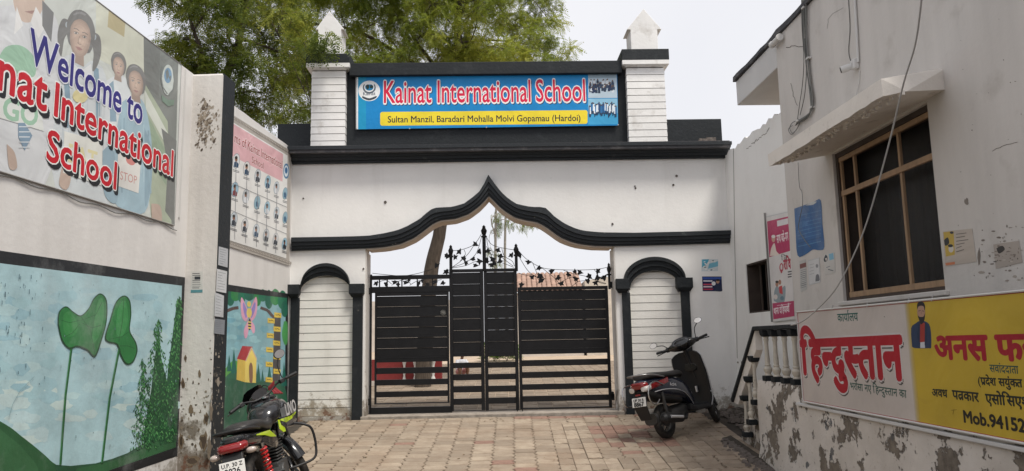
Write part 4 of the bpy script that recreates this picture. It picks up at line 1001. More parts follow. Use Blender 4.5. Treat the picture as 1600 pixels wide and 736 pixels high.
# two narrow wicket leaves
wa = leaf(703, 757, 421, 643, 553, [(557, 566.5), (575, 584.5), (594, 603), (613, 622.5), (632, 641)], 7, .055, 'wicket_leaf')
wb_ = leaf(757.5, 810, 420, 642, 552, [(556.5, 565.5), (574.5, 584), (593, 602.5), (612, 621), (630.5, 640)], 7, .052, 'wicket_leaf')
def post(par, px_, ytip, ybot, r=.024):
    x = gp(px_, (ytip + ybot) / 2)[0]; zt = gp(px_, ytip)[1]; z0 = gp(px_, ybot)[1]; H = zt - z0
    b = MB(); b.lathe([(r, 0), (r, H - .20), (r * 1.7, H - .195), (r * 1.7, H - .175), (r * .9, H - .165), (r * 1.5, H - .12), (r * 1.75, H - .09), (r * 1.1, H - .055), (r * .8, H - .04), (r * 1.1, H - .03), (.004, H)], (x, -.02, z0), 'z', 10)
    b.build('finial', M_['iron'], par, GP, smooth=True)
post(wa[0], 704.5, 383, 424); post(wa[0], 756.5, 352, 424, .028); post(wb_[0], 806.5, 381, 424); post(rl, 951.5, 411, 452, .02)
# vine scrollwork: bent rods with five-lobed leaves
def vine(par, rods, leaves, r=.0045):
    b = MB()
    for rod in rods:
        q = catmull([gp(*p) for p in rod], 5); b.tube([(x, -.01, z) for x, z in q], r, 5)
    b.build('scroll_rod', M_['iron'], par, GP)
    for (px_, py_, s_) in leaves:
        c = gp(px_, py_); a0 = random.uniform(0, 6.28); pts = []
        for k in range(10):
            t = a0 + 2 * math.pi * k / 10; rr = s_ * ((.017, .008, .012, .009, .017, .008, .014, .010, .007, .009)[k]) * random.uniform(.85, 1.15); pts.append((c[0] + rr * math.cos(t) * 4.0, c[1] + rr * math.sin(t) * 4.0))
        MB().prism(pts, -.018, -.010).build('iron_leaf', M_['iron'], par, GP)
vine(wa[0], [[(706, 392), (722, 390), (738, 384), (746, 376), (752, 366)], [(706, 418), (720, 408), (732, 396), (740, 384)], [(706, 418), (728, 410), (744, 396), (752, 372)], [(706, 419), (728, 415), (742, 409), (753, 408)], [(725, 390), (727, 398), (719, 408)], [(704, 398), (712, 400), (714, 406)]],
     [(718, 394, .9), (711, 402, .8), (725, 404, .9), (728, 411, .8), (743, 382, .9), (739, 405, .8), (743, 415, .8), (698, 399, .8), (749, 393, .9), (749, 408, 1), (698, 424, .8), (762, 392, .9), (760, 408, 1)])
vine(wb_[0], [[(758, 366), (766, 380), (778, 386), (805, 391)], [(760, 372), (766, 396), (780, 400), (802, 416)], [(784, 388), (788, 400), (800, 408), (804, 416)], [(760, 408), (775, 409), (788, 412), (803, 418)], [(760, 385), (768, 400), (770, 416)]],
     [(770, 405, 1), (778, 391, .9), (782, 400, .9), (781, 408, .9), (768, 414, .9), (773, 412, .8), (799, 399, .9), (761, 407, .8)])
vine(rl, [[(810, 392), (824, 406), (846, 418), (866, 421), (900, 422), (930, 421), (948, 418)], [(812, 403), (824, 422), (836, 432), (846, 436)], [(811, 427), (822, 430), (834, 430), (842, 438), (838, 446)], [(846, 418), (856, 426), (868, 436), (876, 447)], [(832, 410), (836, 420), (840, 430)], [(880, 422), (896, 428), (916, 432), (930, 438), (947, 443)], [(894, 447), (904, 440), (916, 438), (922, 432)], [(878, 440), (890, 434), (900, 432)], [(928, 421), (934, 430), (932, 444)], [(940, 432), (934, 440), (946, 444)]],
     [(826, 410, .9), (842, 419, .9), (862, 424, .9), (831, 433, .8), (844, 432, 1.1), (845, 438, 1.1), (815, 445, .9), (872, 434, .9), (877, 443, .9), (888, 429, .9), (898, 425, .8), (900, 436, .9), (906, 426, .9), (920, 432, 1), (918, 439, .9), (934, 424, .9), (933, 434, 1), (930, 442, .9), (944, 434, 1)])
vine(ll, [[(582, 427), (600, 429), (628, 431), (650, 428), (668, 423), (677, 420)], [(584, 446), (594, 440), (604, 438), (612, 444)], [(612, 446), (622, 440), (634, 437), (642, 444)], [(640, 446), (650, 440), (660, 438)], [(666, 446), (676, 440), (690, 437)]],
     [(588, 443, .8), (603, 444, .8), (617, 441, .8), (622, 445, .8), (634, 442, .8), (639, 438, .7), (654, 443, .8), (660, 439, .7), (668, 445, .8), (680, 441, .8), (692, 442, .8), (682, 415, .9), (697, 425, .9)])
MB().prism([gp(*p) for p in ((809, 390), (815, 397), (814, 404), (808, 400))], -.02, .0).build('bracket', M_['iron'], rl, GP)
MB().prism([gp(*p) for p in ((703, 396), (696, 401), (697, 405), (703, 402))], -.02, .0).build('bracket', M_['iron'], wa[0], GP)
b = MB()
for k in range(6): a = gp(692.5, 488.5); t = k * math.pi / 6 + .2; b.tube([(a[0] - .045 * math.cos(t), -.012, a[1] - .045 * math.sin(t)), (a[0] + .045 * math.cos(t), -.012, a[1] + .045 * math.sin(t))], .004, 4)
tag(b.build('star_rosette', M_['cable'], ll, GP), 'pale scratched star mark')
for (px_, py_, par) in ((577, 455, ll), (577, 628, ll), (955, 445, rl), (956, 617, rl), (957, 620, rl)):
    q = gp(px_, py_); MB().box(q[0] - .04, q[0] + .03, -.03, .03, q[1] - .05, q[1] + .05).build('hinge', M_['iron'], par, GP, bevel=.006)
for px_ in (808.5, 816.5):
    q = gp(px_, 640); MB().lathe([(.008, 0), (.008, .3)], (q[0], -.03, q[1] - .06), 'z', 8).build('drop_bolt', M_['iron'], rl, GP)

# ================================================================== BEYOND THE GATE
def W(px_, py_, Y):  # point on the vertical plane at depth Y
    r_ = ray(px_, py_); t = (Y - EYE.y) / r_.y; return EYE + r_ * t
M_['redpaint'] = mat('red_painted_wall', (.24, .03, .03), .7, noise=.3, nscale=5, bump=.2)
M_['whitep'] = mat('white_paint_old', (.7, .69, .66), .7, noise=.3, nscale=6)
M_['tile'] = mat('clay_roof_tile', (.46, .30, .23), .9, noise=.5, nscale=4, rand=.25)
M_['tilep'] = mat('pale_sheet_roof', (.62, .56, .48), .9, noise=.3, nscale=4)
M_['yardwall'] = mat('yard_wall', (.62, .56, .50), .9, noise=.3, nscale=2)
# low painted parapet with pierced white bars
Yb = 17.0
a = W(560, 566, Yb); b_ = W(690, 566, Yb); zg = yard(Yb)
rp_ = thing('parapet_wall', 'low red painted wall with white pierced bars inside the yard', 'wall', Matrix.Translation((a.x, Yb, zg)))
wd = b_.x - a.x; zt = a.z - zg + .05; zm = W(640, 594, Yb).z - zg
BM = Matrix.Translation((a.x, Yb, zg))
MB().box(-2.2, wd, 0, .16, 0, zt).build('wall', M_['redpaint'], rp_, BM)
MB().box(-2.2, wd + .01, -.03, -.002, 0, zm).build('plinth', M_['yardwall'], rp_, BM)
for px_, pw in ((632, 6), (649, 7), (666, 8), (677, 8)):
    c = W(px_, 580, Yb).x - a.x; h = pw / 2350 * Yb; MB().lathe([(h, 0), (h * .8, .04), (h * .45, .10), (h * .9, .2), (h * .5, .3), (h * .8, .36), (h, .40)], (c, -.03, zm), 'z', 10).build('baluster', M_['whitep'], rp_, BM, smooth=True)
# tiled roof building on the right, far side of the yard
Yh = 27.0; p0 = W(800, 447, Yh); p1 = W(884, 436, Yh); p2 = W(960, 444, Yh)
hb = thing('house', 'low yard house with rows of red clay roof tiles', 'house', Matrix.Translation((p0.x, Yh, yard(Yh))))
HM = Matrix.Translation((p0.x, Yh, yard(Yh))); g0 = yard(Yh)
hx = p1.x - p0.x + .6; ze = W(820, 457, Yh).z - g0; zr = ze + .75
MB().box(0, hx, 0.3, 5, 0, ze).build('wall', M_['yardwall'], hb, HM)
tl = None; ncol, nrow = 14, 6
for c in range(ncol):
    for r_ in range(nrow):
        if tl is None:
            q = MB(); w_ = hx / ncol; q.loft([[(w_ * .5 * math.cos(t) * (1 - .1 * k), k * .36, w_ * .3 * math.sin(t)) for t in [math.pi * i / 6 for i in range(7)]] for k in (0, 1)], cap=False)
            q.add([(-w_ * .6, 0, -.01), (w_ * .6, 0, -.01), (w_ * .6, .36, -.01), (-w_ * .6, .36, -.01)], [(0, 1, 2, 3)])
            tl = q.build('roof_tile', M_['tile'], hb, HM); o = tl; bpy.context.view_layer.update()
        else:
            o = tl.copy(); COL.objects.link(o)
        o.matrix_basis = Matrix.Translation(((c + .5) * hx / ncol, r_ * .33, ze + .03 + r_ * .135)) @ Matrix.Rotation(math.atan(.4), 4, 'X')
MB().prism([(hx + .1, 0), (hx + 3.2, 0), (hx + 3.2, ze + .35), (hx + 1.6, ze + .62), (hx + .1, ze + .40)], .2, 4.5).build('wall', M_['tilep'], hb, HM)
# pale far wall closing the yard
fw = thing('yard_wall', 'long pale plastered wall closing the far side of the yard', 'wall', Matrix.Translation((0, 33, yard(33))))
MB().box(-22, -1.4, 0, .25, 0, 2.2).box(.6, 24, .02, .27, 0, 1.9).build('wall', M_['yardwall'], fw, Matrix.Translation((0, 33, yard(33))))

# ================================================================== TREES
def leaf_material(name, a, b, c):
    m = bpy.data.materials.new(name); m.use_nodes = True; n = m.node_tree; B = n.nodes['Principled BSDF']; out_ = n.nodes['Material Output']
    g = n.nodes.new('ShaderNodeNewGeometry'); r = n.nodes.new('ShaderNodeValToRGB'); t = n.nodes.new('ShaderNodeTexNoise'); t.inputs['Scale'].default_value = .9; t.inputs['Detail'].default_value = 3
    n.links.new(g.outputs['Position'], t.inputs['Vector'])
    ad = n.nodes.new('ShaderNodeMath'); ad.operation = 'MULTIPLY_ADD'; n.links.new(g.outputs['Random Per Island'], ad.inputs[0]); ad.inputs[1].default_value = .45
    mr = n.nodes.new('ShaderNodeMapRange'); mr.inputs[1].default_value = .3; mr.inputs[2].default_value = .7; mr.inputs[3].default_value = 0; mr.inputs[4].default_value = .55
    n.links.new(t.outputs[0], mr.inputs[0]); n.links.new(mr.outputs[0], ad.inputs[2]); n.links.new(ad.outputs[0], r.inputs[0])
    e = r.color_ramp.elements; e[0].position = .1; e[0].color = (*a, 1); e[1].position = .9; e[1].color = (*c, 1); k = e.new(.5); k.color = (*b, 1)
    n.links.new(r.outputs[0], B.inputs['Base Color']); B.inputs['Roughness'].default_value = .5; B.inputs['Specular IOR Level'].default_value = .35
    tr = n.nodes.new('ShaderNodeBsdfTranslucent'); n.links.new(r.outputs[0], tr.inputs[0])
    mx = n.nodes.new('ShaderNodeMixShader'); mx.inputs[0].default_value = .42
    n.links.new(B.outputs[0], mx.inputs[1]); n.links.new(tr.outputs[0], mx.inputs[2]); n.links.new(mx.outputs[0], out_.inputs[0])
    return m
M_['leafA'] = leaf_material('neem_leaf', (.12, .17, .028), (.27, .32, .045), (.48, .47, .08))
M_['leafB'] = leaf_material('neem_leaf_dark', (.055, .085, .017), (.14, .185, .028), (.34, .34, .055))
M_['leafC'] = leaf_material('bush_leaf', (.06, .13, .02), (.12, .22, .03), (.26, .34, .06))
def compound_leaf(pairs=6, L=.27, w=.027, l=.075):
    v = []; f = []
    for i in range(pairs * 2 + 1):
        t = (i // 2 + 1) / (pairs + .6); s_ = -1 if i % 2 else 1; x = L * t; z = -.35 * L * t * t
        if i == pairs * 2: d = Vector((1, 0, -.5)); x = L
        else: d = Vector((.45, s_ * .85, -.25))
        d.normalize(); side = Vector((-d.y, d.x, 0)).normalized() * w * .5; o = Vector((x, 0, z)); ll_ = l * (1.1 - .45 * t)
        k = len(v); v += [o, o + d * ll_ * .4 + side, o + d * ll_, o + d * ll_ * .4 - side]; f.append((k, k + 1, k + 2, k + 3))
    k = len(v); v += [Vector((0, -.002, 0)), Vector((L, 0, -.35 * L)), Vector((0, .002, 0))]; f.append((k, k + 1, k + 2))
    return np.array([tuple(p) for p in v]), f
LV, LF = compound_leaf()
LV2, LF2 = compound_leaf(4, .2, .026, .07)
def leaves_mesh(name, origins, dirs, scales, material, parent, M=None, tmpl=(LV, LF)):
    LVv, LFf = tmpl
    n = len(origins); O = np.array(origins); D = np.array(dirs); D /= np.linalg.norm(D, axis=1)[:, None]
    up = rng.normal(0, .35, (n, 3)); up[:, 2] += 1
    S = np.cross(up, D); S /= np.linalg.norm(S, axis=1)[:, None]; U = np.cross(D, S)
    sc = np.array(scales)[:, None, None]
    V = O[:, None, :] + (LVv[None, :, 0:1] * D[:, None, :] + LVv[None, :, 1:2] * S[:, None, :] + LVv[None, :, 2:3] * U[:, None, :]) * sc
    nv = len(LVv); V = V.reshape(-1, 3)
    cnt = [len(f) for f in LFf]; base = np.concatenate([np.array(f) for f in LFf]); tot = np.array(cnt)
    idx = (base[None, :] + (np.arange(n) * nv)[:, None]).ravel(); sizes = np.tile(tot, n); starts = np.concatenate([[0], np.cumsum(sizes)[:-1]])
    me = bpy.data.meshes.new(name); me.vertices.add(len(V)); me.vertices.foreach_set('co', V.ravel()); me.loops.add(len(idx)); me.loops.foreach_set('vertex_index', idx.astype(np.int32))
    me.polygons.add(len(sizes)); me.polygons.foreach_set('loop_start', starts.astype(np.int32)); me.polygons.foreach_set('loop_total', sizes.astype(np.int32)); me.update(); me.validate()
    me.materials.append(material); o = bpy.data.objects.new(name, me); COL.objects.link(o); place(o, parent, M); return o
def tree(name, label, trunk, rad, clumps, per, material, lscale=1.0, seed=1, tmpl=(LV, LF), cat='tree', fork=.62, droop=.35, limbs=7):
    """trunk: points; clumps: (x,y,z,r) foliage masses, each on a twig of the nearest limb"""
    rr = random.Random(seed); t = thing(name, label, cat, Matrix.Translation(trunk[0]))
    I = Matrix.Identity(4); b = MB(); tp = catmull([tuple(p) for p in trunk], 5); n = len(tp)
    tp = [(x + rr.gauss(0, rad * .06), y + rr.gauss(0, rad * .06), z) for x, y, z in tp]
    b.tube(tp, [rad * (1.15 - .75 * i / (n - 1)) for i in range(n)], 12); b.build('trunk', M_['bark'], t, I, smooth=1.2)
    lb = MB(); O, D, S = [], [], []; nodes = [(Vector(tp[i]), rad * (1.15 - .75 * i / (n - 1))) for i in range(int(n * fork), n)]
    # main limbs run to spread out clumps
    tgt = []
    cs = sorted(clumps, key=lambda c: -c[3]); pool = cs[:max(limbs, int(len(cs) * .8))]
    for _ in range(min(limbs, len(pool))):
        best = max(rr.sample(pool, min(12, len(pool))), key=lambda c: min([(Vector(c[:3]) - q).length for q in tgt] + [9])); tgt.append(Vector(best[:3]))
    for e in tgt:
        s0, r0 = rr.choice(nodes[:max(2, len(nodes) // 2)]) if len(nodes) < 30 else min(nodes[:12], key=lambda q: (q[0] - e).length); mid = s0 + (e - s0) * .5 + Vector((rr.gauss(0, .2), rr.gauss(0, .2), .12 * (e - s0).length))
        path = catmull([tuple(s0), tuple(mid), tuple(e)], 7); m_ = len(path); r1 = min(r0 * .6, rad * .55)
        rs = [r1 * (1 - .82 * i / (m_ - 1)) for i in range(m_)]; lb.tube(path, rs, 7); nodes += [(Vector(p), r_) for p, r_ in zip(path[2:], rs[2:])]
    for (x, y, z, r) in clumps:
        c = Vector((x, y, z)); s0, r0 = min(nodes, key=lambda q: (q[0] - c).length + max(0, q[0].z - c.z) * .5)
        tw = catmull([tuple(s0), tuple((s0 + c) / 2 + Vector((rr.gauss(0, .08), rr.gauss(0, .08), .06))), tuple(c)], 4)
        if (s0 - c).length > .05: lb.tube(tw, [max(.006, min(r0 * .5, .03)) * (1 - .6 * i / (len(tw) - 1)) for i in range(len(tw))], 5, cap=False)
        nsub = max(2, int(13 * (r / .5) ** 2))
        for q in range(nsub):
            d = Vector((rr.gauss(0, 1), rr.gauss(0, 1), rr.gauss(0, .75))); d = d.normalized() * r * rr.random() ** .4; e = c + d
            lb.tube([tuple(c + d * .1), tuple(c + d * .6 + Vector((0, 0, .03))), tuple(e)], [.007, .005, .003], 3, cap=False)
            for _ in range(int(per / 13)):
                p = e + Vector((rr.gauss(0, .09), rr.gauss(0, .09), rr.gauss(0, .07))); dd = Vector((rr.gauss(0, 1), rr.gauss(0, 1), rr.gauss(-droop, .6))) + d * .5
                O.append(tuple(p)); D.append(tuple(dd)); S.append(rr.uniform(.55, 1.1) * lscale)
    lb.build('limb', M_['bark'], t, I)
    leaves_mesh('crown', O, D, S, material, t, I, tmpl); return t
def Wp(px_, py_, Y): p = W(px_, py_, Y); return (p.x, p.y, p.z)
def cloud(pts, Y0, Y1, r0, r1, seed):
    rr = random.Random(seed); o = []
    for px_, py_ in pts:
        Y = rr.uniform(Y0, Y1); p = W(px_, py_, Y); o.append((p.x, p.y, p.z, rr.uniform(r0, r1)))
    return o
rr0 = random.Random(11); ptsA = []
for gx in range(455, 850, 34):
    for gy in range(-190, 118, 34):
        top_ = -190 + abs(gx - 660) * .35
        if gy < top_: continue
        if gx > 800 and gy < -20 - (gx - 840) * -.5: continue
        ptsA.append((gx + rr0.gauss(0, 10), gy + rr0.gauss(0, 9)))
ptsA += [(858, 32), (868, 62), (890, 78), (878, 94), (846, 88), (852, 110), (884, 108), (860, 60), (838, 40), (832, 66)]
YA = 16.5
clA = cloud(ptsA[:-10], 15.0, 18.5, .42, .62, 5) + cloud(ptsA[-10:], 15.5, 17, .18, .28, 6)
tb = W(664, 560, YA)
tree('neem_tree', 'tall neem tree whose trunk shows through the arch, crown above the blue banner',
     [(tb.x - .05, YA, yard(YA)), Wp(671, 440, YA), Wp(686, 370, YA), Wp(700, 250, YA), Wp(712, 120, YA), Wp(716, 30, YA), Wp(700, -80, YA)], .158, clA, 260, M_['leafA'], .95, 3, fork=.5, limbs=12)
ptsB = []
for gx in range(272, 520, 30):
    for gy in range(-150, 215, 30):
        lo_lim = 205 if gx > 340 else 150
        if gx < 292 and (gy < 58 or gy > 120): continue
        if gx > 474 and gy < 90: continue
        if gy > lo_lim: continue
        if gx < 330 and 20 < gy < 55 and gx < 285: continue
        ptsB.append((gx + rr0.gauss(0, 8), gy + rr0.gauss(0, 8)))
YB = 13.6
clB = cloud(ptsB, 12.9, 15.2, .30, .46, 8)
# twigs that reach over the wall top and in front of the left tower
clB += [(*Wp(494, 68, 10.9), .08), (*Wp(512, 62, 10.7), .05), (*Wp(504, 78, 10.8), .05), (*Wp(452, 40, 11.2), .26), (*Wp(462, 78, 11.2), .2), (*Wp(474, 66, 11.0), .10), (*Wp(455, 20, 11.6), .3), (*Wp(445, 60, 11.8), .3)]
clB += [(*Wp(x, y, 12.2), .28) for x, y in ((235, -14), (262, -8), (290, 2), (322, 6), (352, 4), (385, 10), (415, 12), (440, -4), (250, -40), (300, -40))]
tbb = W(325, 300, YB)
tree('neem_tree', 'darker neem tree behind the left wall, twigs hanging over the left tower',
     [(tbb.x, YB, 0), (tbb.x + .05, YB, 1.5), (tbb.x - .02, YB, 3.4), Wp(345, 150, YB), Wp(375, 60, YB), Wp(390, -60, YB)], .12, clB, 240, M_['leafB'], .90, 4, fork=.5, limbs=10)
# slender pale stems seen through the arch, leaves drooping into it
for k, (px_, lb, cl_) in enumerate(((775, 'slender pale stem with leaves hanging under the arch point', [(770, 338), (782, 332), (796, 345), (770, 365), (768, 392), (772, 412), (778, 352)]),
                                     (790, 'second slender pale stem, right of the first, with a leafy drooping top', [(806, 338), (820, 346), (832, 352), (812, 352), (798, 330), (826, 338)]))):
    Ys = 29.5 + k; x = W(px_, 440, Ys).x
    sv = M_['bark']; M_['bark'] = M_['palebark']
    t = tree('sapling', lb, [(x, Ys, yard(Ys)), (x + .02, Ys, 2.0), (x - .02, Ys, 3.6), Wp(px_, 330, Ys), Wp(px_ + 6, 300, Ys)], .075, [(*Wp(a_, b_, Ys), .24) for a_, b_ in cl_], 150, M_['leafB'], 1.0, 20 + k, droop=1.4, limbs=2); M_['bark'] = sv
# bushes in the yard seen through the wicket
for k, (px_, wdt) in enumerate(((772, 14), (792, 16))):
    Yq = 25.0; c = W(px_, 560, Yq); g0 = yard(Yq); O, D, S = [], [], []
    for i in range(260):
        a_ = random.uniform(0, 6.28); r_ = random.random() ** .5 * .34; O.append((c.x + r_ * math.cos(a_), Yq + r_ * math.sin(a_), g0 + .05 + random.random() * .5)); D.append((math.cos(a_), math.sin(a_), random.uniform(.2, 1))); S.append(1.0)
    bt = thing('bush', ['low bright green bush at the far side of the yard, left one', 'low bright green bush at the far side of the yard, right one'][k], 'bush', Matrix.Translation((c.x, Yq, g0)))
    leaves_mesh('foliage', O, D, S, M_['leafC'], bt, Matrix.Identity(4), (LV2, LF2))
    st = MB()
    for j in range(5): a_ = j * 1.26; st.tube([(c.x, Yq, g0 - .02), (c.x + .1 * math.cos(a_), Yq + .1 * math.sin(a_), g0 + .25), (c.x + .22 * math.cos(a_), Yq + .22 * math.sin(a_), g0 + .42)], .008, 5)
    st.build('stem', M_['bark'], bt, Matrix.Identity(4))

# ================================================================== RIGHT: house with veranda
def rp(x, y, off=0): return pix(x, y, RIGHT, off)
rh = thing('corner_house', 'grey plastered two storey house on the right with shaded window', 'house', RIGHT)
XC = rp(1237, 420)[0]                                   # far corner of the tall wall
ZS1 = rp(1152, 125)[1]; ZS0 = rp(1152, 165)[1]; XS = rp(1151, 150)[0]
TW = ZS1
wx0, wz1 = rp(1300, 241); wx1 = rp(1462, 300)[0]; wz0 = rp(1316, 471)[1]; wz1 = rp(1447, 161)[1]
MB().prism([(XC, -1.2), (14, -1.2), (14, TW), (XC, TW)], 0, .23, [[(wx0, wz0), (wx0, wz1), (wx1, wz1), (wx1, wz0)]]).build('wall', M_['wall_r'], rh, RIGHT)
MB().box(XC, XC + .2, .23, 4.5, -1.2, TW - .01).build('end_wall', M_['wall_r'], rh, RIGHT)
MB().box(XS, XC - .002, .0, 1.9, ZS0, TW - .004).build('balcony_slab', M_['slab'], rh, RIGHT, bevel=.01)
cp = MB(); rg = []
for i in range(70):
    x = XS - .03 + (14 - XS) * i / 69; j = random.uniform(-.012, .012); k = random.uniform(-.01, .014); rg.append([(x, -.035 + j, TW + .003), (x, -.03 + j, TW + .06 + k), (x, .27, TW + .065 + k), (x, .27, TW + .003)])
cp.loft(rg).build('coping', M_['mould'], rh, RIGHT)
# window: dark wooden outer frame, pine battens, dark mesh
d0 = .06
wn = thing('window', None, None, RIGHT, None, rh)
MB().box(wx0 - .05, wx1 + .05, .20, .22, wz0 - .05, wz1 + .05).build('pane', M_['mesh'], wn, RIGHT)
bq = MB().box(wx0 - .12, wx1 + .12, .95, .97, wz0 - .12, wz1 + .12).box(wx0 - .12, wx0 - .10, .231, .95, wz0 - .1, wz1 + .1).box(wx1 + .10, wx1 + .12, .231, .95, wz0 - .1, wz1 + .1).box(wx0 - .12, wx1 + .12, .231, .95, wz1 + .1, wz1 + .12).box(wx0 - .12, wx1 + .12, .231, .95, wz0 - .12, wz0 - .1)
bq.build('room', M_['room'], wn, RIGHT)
for (u0, u1) in ((.04, .24), (.33, .50), (.56, .74), (.80, .97)):
    a_, b2_ = wx0 + (wx1 - wx0) * u0, wx0 + (wx1 - wx0) * u1
    MB().prism([(a_, wz0 + .05), (b2_, wz0 + .05), (b2_, wz1 - .25), (a_, wz1 - .25)], .34, .37, [[(a_ + .06, wz0 + .12), (a_ + .06, wz1 - .32), (b2_ - .06, wz1 - .32), (b2_ - .06, wz0 + .12)]]).build('inner_shutter', M_['shutter'], wn, RIGHT)
    MB().box(a_ + .06, b2_ - .06, .352, .358, wz0 + .12, wz1 - .32).build('shutter_glass', M_['glassd2'], wn, RIGHT)
rv = MB()
for (a_, b2_, c_, d_) in ((wx0 + .001, wx0 + .045, wz0 + .001, wz1 - .001), (wx1 - .045, wx1 - .001, wz0 + .001, wz1 - .001)): MB().box(a_, b2_, .03, .19, c_, d_).build('jamb', M_['darkwood'], wn, RIGHT)
MB().box(wx0 + .046, wx1 - .046, .03, .19, wz1 - .05, wz1 - .001).build('head', M_['darkwood'], wn, RIGHT); MB().box(wx0 + .046, wx1 - .046, .03, .19, wz0 + .001, wz0 + .03).build('sill', M_['darkwood'], wn, RIGHT)
bx = [rp(1307, 400, .05)[0], rp(1349, 400, .05)[0], rp(1421, 400, .05)[0]]
bat = []
ux0 = wx0 + .047; ux1 = wx1 - .047
zm = rp(1312, 305, .05)[1]
for k, xx in enumerate((ux0 + .018, rp(1347, 400, .05)[0], rp(1420, 400, .05)[0])): MB().box(xx - .016, xx + .016, .045, .07, wz0 + .032, wz1 - .052).build('batten', M_['wood'], wn, RIGHT, bevel=.002)
for zz, h in ((wz1 - .075, .022), (zm, .026), (wz0 + .058, .026)): MB().box(ux0, ux1, .038, .063, zz - h, zz + h).build('batten', M_['wood'], wn, RIGHT, bevel=.002)
MB().box(wx0 - .06, wx1 + .05, -.035, .02, wz0 - .045, wz0 - .004).build('sill', M_['wall_r'], rh, RIGHT, bevel=.008)
# sloping concrete sunshade over the window
CO = -.60
n0 = rp(1374, 152.5, CO); n1 = rp(1381.5, 119.5, CO); f0 = rp(1201, 263, CO); w0 = rp(1477, 133)
xn = rp(1470, 128)[0]; xf = rp(1285, 250)[0]
xf = f0[0]
zo0, zo1 = n0[1], n1[1]; zw0, zw1 = rp(1477, 133)[1], rp(1467.5, 116)[1]
sec_n = [(CO, zo0), (CO, zo1), (-.02, zw1 + .02), (.0, zw1), (.0, zw0 - .02)]
cn = MB(); xnn = (n0[0] + n1[0]) / 2
N = 26; rg = []
for i in range(N + 1):
    x = f0[0] + (xnn - f0[0]) * i / N; j = random.uniform(-.006, .006)
    rg.append([(x, CO + abs(j), zo0 + j), (x, CO, zo1 + j * .3), (x, -.02, zw1 + .03), (x, .01, zw1 + .02), (x, .01, zw0 - .03), (x, CO + .18, zo0 + .035 + j)])
xw_ = rp(1474, 124)[0]; rg = [[(min(p[0], xw_ + (p[0] - xw_) * 1.0) if p[1] > -.05 else p[0], p[1], p[2]) for p in r_] for r_ in rg]; rg[-1] = [(p[0] if p[1] < -.1 else min(p[0], xw_), p[1], p[2]) for p in rg[-1]]
rg = [[((min(p[0], xw_) if p[1] > -.1 else p[0]), p[1], p[2]) for p in r_] for r_ in rg]
cn.loft(rg).build('sunshade', M_['canopy'], rh, RIGHT)
# ragged plaster drips under the sunshade edge
b = MB()
for i in range(90):
    x = random.uniform(f0[0] + .05, xnn - .02); y = CO + random.uniform(.01, .16); l = random.uniform(.006, .022); b.box(x, x + random.uniform(.01, .05), y, y + random.uniform(.01, .03), zo0 - l + .02, zo0 + .03)
tag(b.build('plaster_drip', M_['canopy'], rh, RIGHT), kind='stuff')
# PVC stub, conduit, camera, cables
def cable(name, pts, r, m, par=None, off=-.02, M=RIGHT, seg=6, k=6):
    q = [(rp(p[0], p[1], (p[2] if len(p) > 2 else off)), (p[2] if len(p) > 2 else off)) for p in pts]
    return MB().tube(catmull([(a_[0], o_, a_[1]) for a_, o_ in q], k), r, seg).build(name, m, par, M, smooth=1.5)
q = rp(1222, 58, -.03)
MB().lathe([(.042, 0), (.042, .03), (.034, .032), (.034, .22), (.042, .222), (.042, .25)], (q[0] - .24, -.06, q[1]), 'x', 14).build('drain_pipe', M_['pvc'], rh, RIGHT, smooth=True)
cam_ = thing('security_camera', 'small white security camera on the right wall below a thin conduit', 'camera', RIGHT @ Matrix.Translation((rp(1340, 101)[0], 0, rp(1340, 101)[1])))
q = rp(1340, 101)
MB().box(q[0] - .035, q[0] + .04, -.055, 0, q[1] - .045, q[1] + .05).build('base_box', M_['pvc'], cam_, RIGHT, bevel=.012)
MB().tube([(q[0] - .02, -.05, q[1] - .01), (q[0] - .03, -.08, q[1] - .018), (q[0] - .06, -.13, q[1] - .03)], [.03, .034, .034], 14).build('housing', M_['pvc'], cam_, RIGHT, smooth=True)
MB().tube([(q[0] - .058, -.128, q[1] - .029), (q[0] - .064, -.138, q[1] - .031)], [.027, .027], 14).build('lens', M_['dark'], cam_, RIGHT)
cable('conduit', [(1334, -30), (1338, 40), (1341, 97)], .013, M_['pvc'], rh, -.016)
tag(cable('cable', [(1324, -20), (1328, 40), (1326, 80), (1330, 98)], .004, M_['cable'], None, -.006), 'thin loose cable dropping beside the conduit to the security camera', 'cable')
tag(cable('cable', [(1343, 110, -.01), (1342, 130, -.01), (1337, 152, -.015)], .0035, M_['pvc'], None), 'short white cable hanging below the security camera', 'cable')
bd = thing('cable_bundle', 'grey bundle of cables hanging down the corner wall and tied into loops', 'cable bundle', RIGHT @ Matrix.Translation((rp(1255, 60)[0], 0, rp(1255, 60)[1])))
for k in range(7):
    dx = (k - 3) * 1.3; e = random.uniform(-2, 2)
    cable('cable', [(1256 + dx * .8, -30), (1257 + dx, 15), (1258 + dx + e * .5, 60), (1262 + dx * .8 + e, 110), (1268 + dx * .6, 150), (1268 + dx * .4, 170), (1260, 182 + e), (1248, 190 + e), (1243, 196)], .0055, M_['cable'], bd, -.02 - .006 * (k % 3))
for k, pts in enumerate(([(1252, -30), (1253, 40), (1256, 90), (1254, 130), (1249, 165), (1246, 188)], [(1258, 60), (1260, 110), (1257, 150), (1250, 180)], [(1246, 188), (1238, 192), (1234, 200), (1238, 208), (1244, 203), (1249, 193), (1246, 188)], [(1247, 186), (1253, 190), (1262, 184), (1266, 176)], [(1238, 196), (1232, 202), (1236, 210), (1242, 206)])): cable('cable', pts, .0045, M_['cable'], bd, -.03)
for (px_, py_) in ((1257, 12), (1264, 91), (1269, 168), (1248, 189)): q = rp(px_, py_, -.02); MB().box(q[0] - .03, q[0] + .03, -.045, -.0, q[1] - .01, q[1] + .01).build('clip', M_['pvc'], bd, RIGHT, bevel=.003)
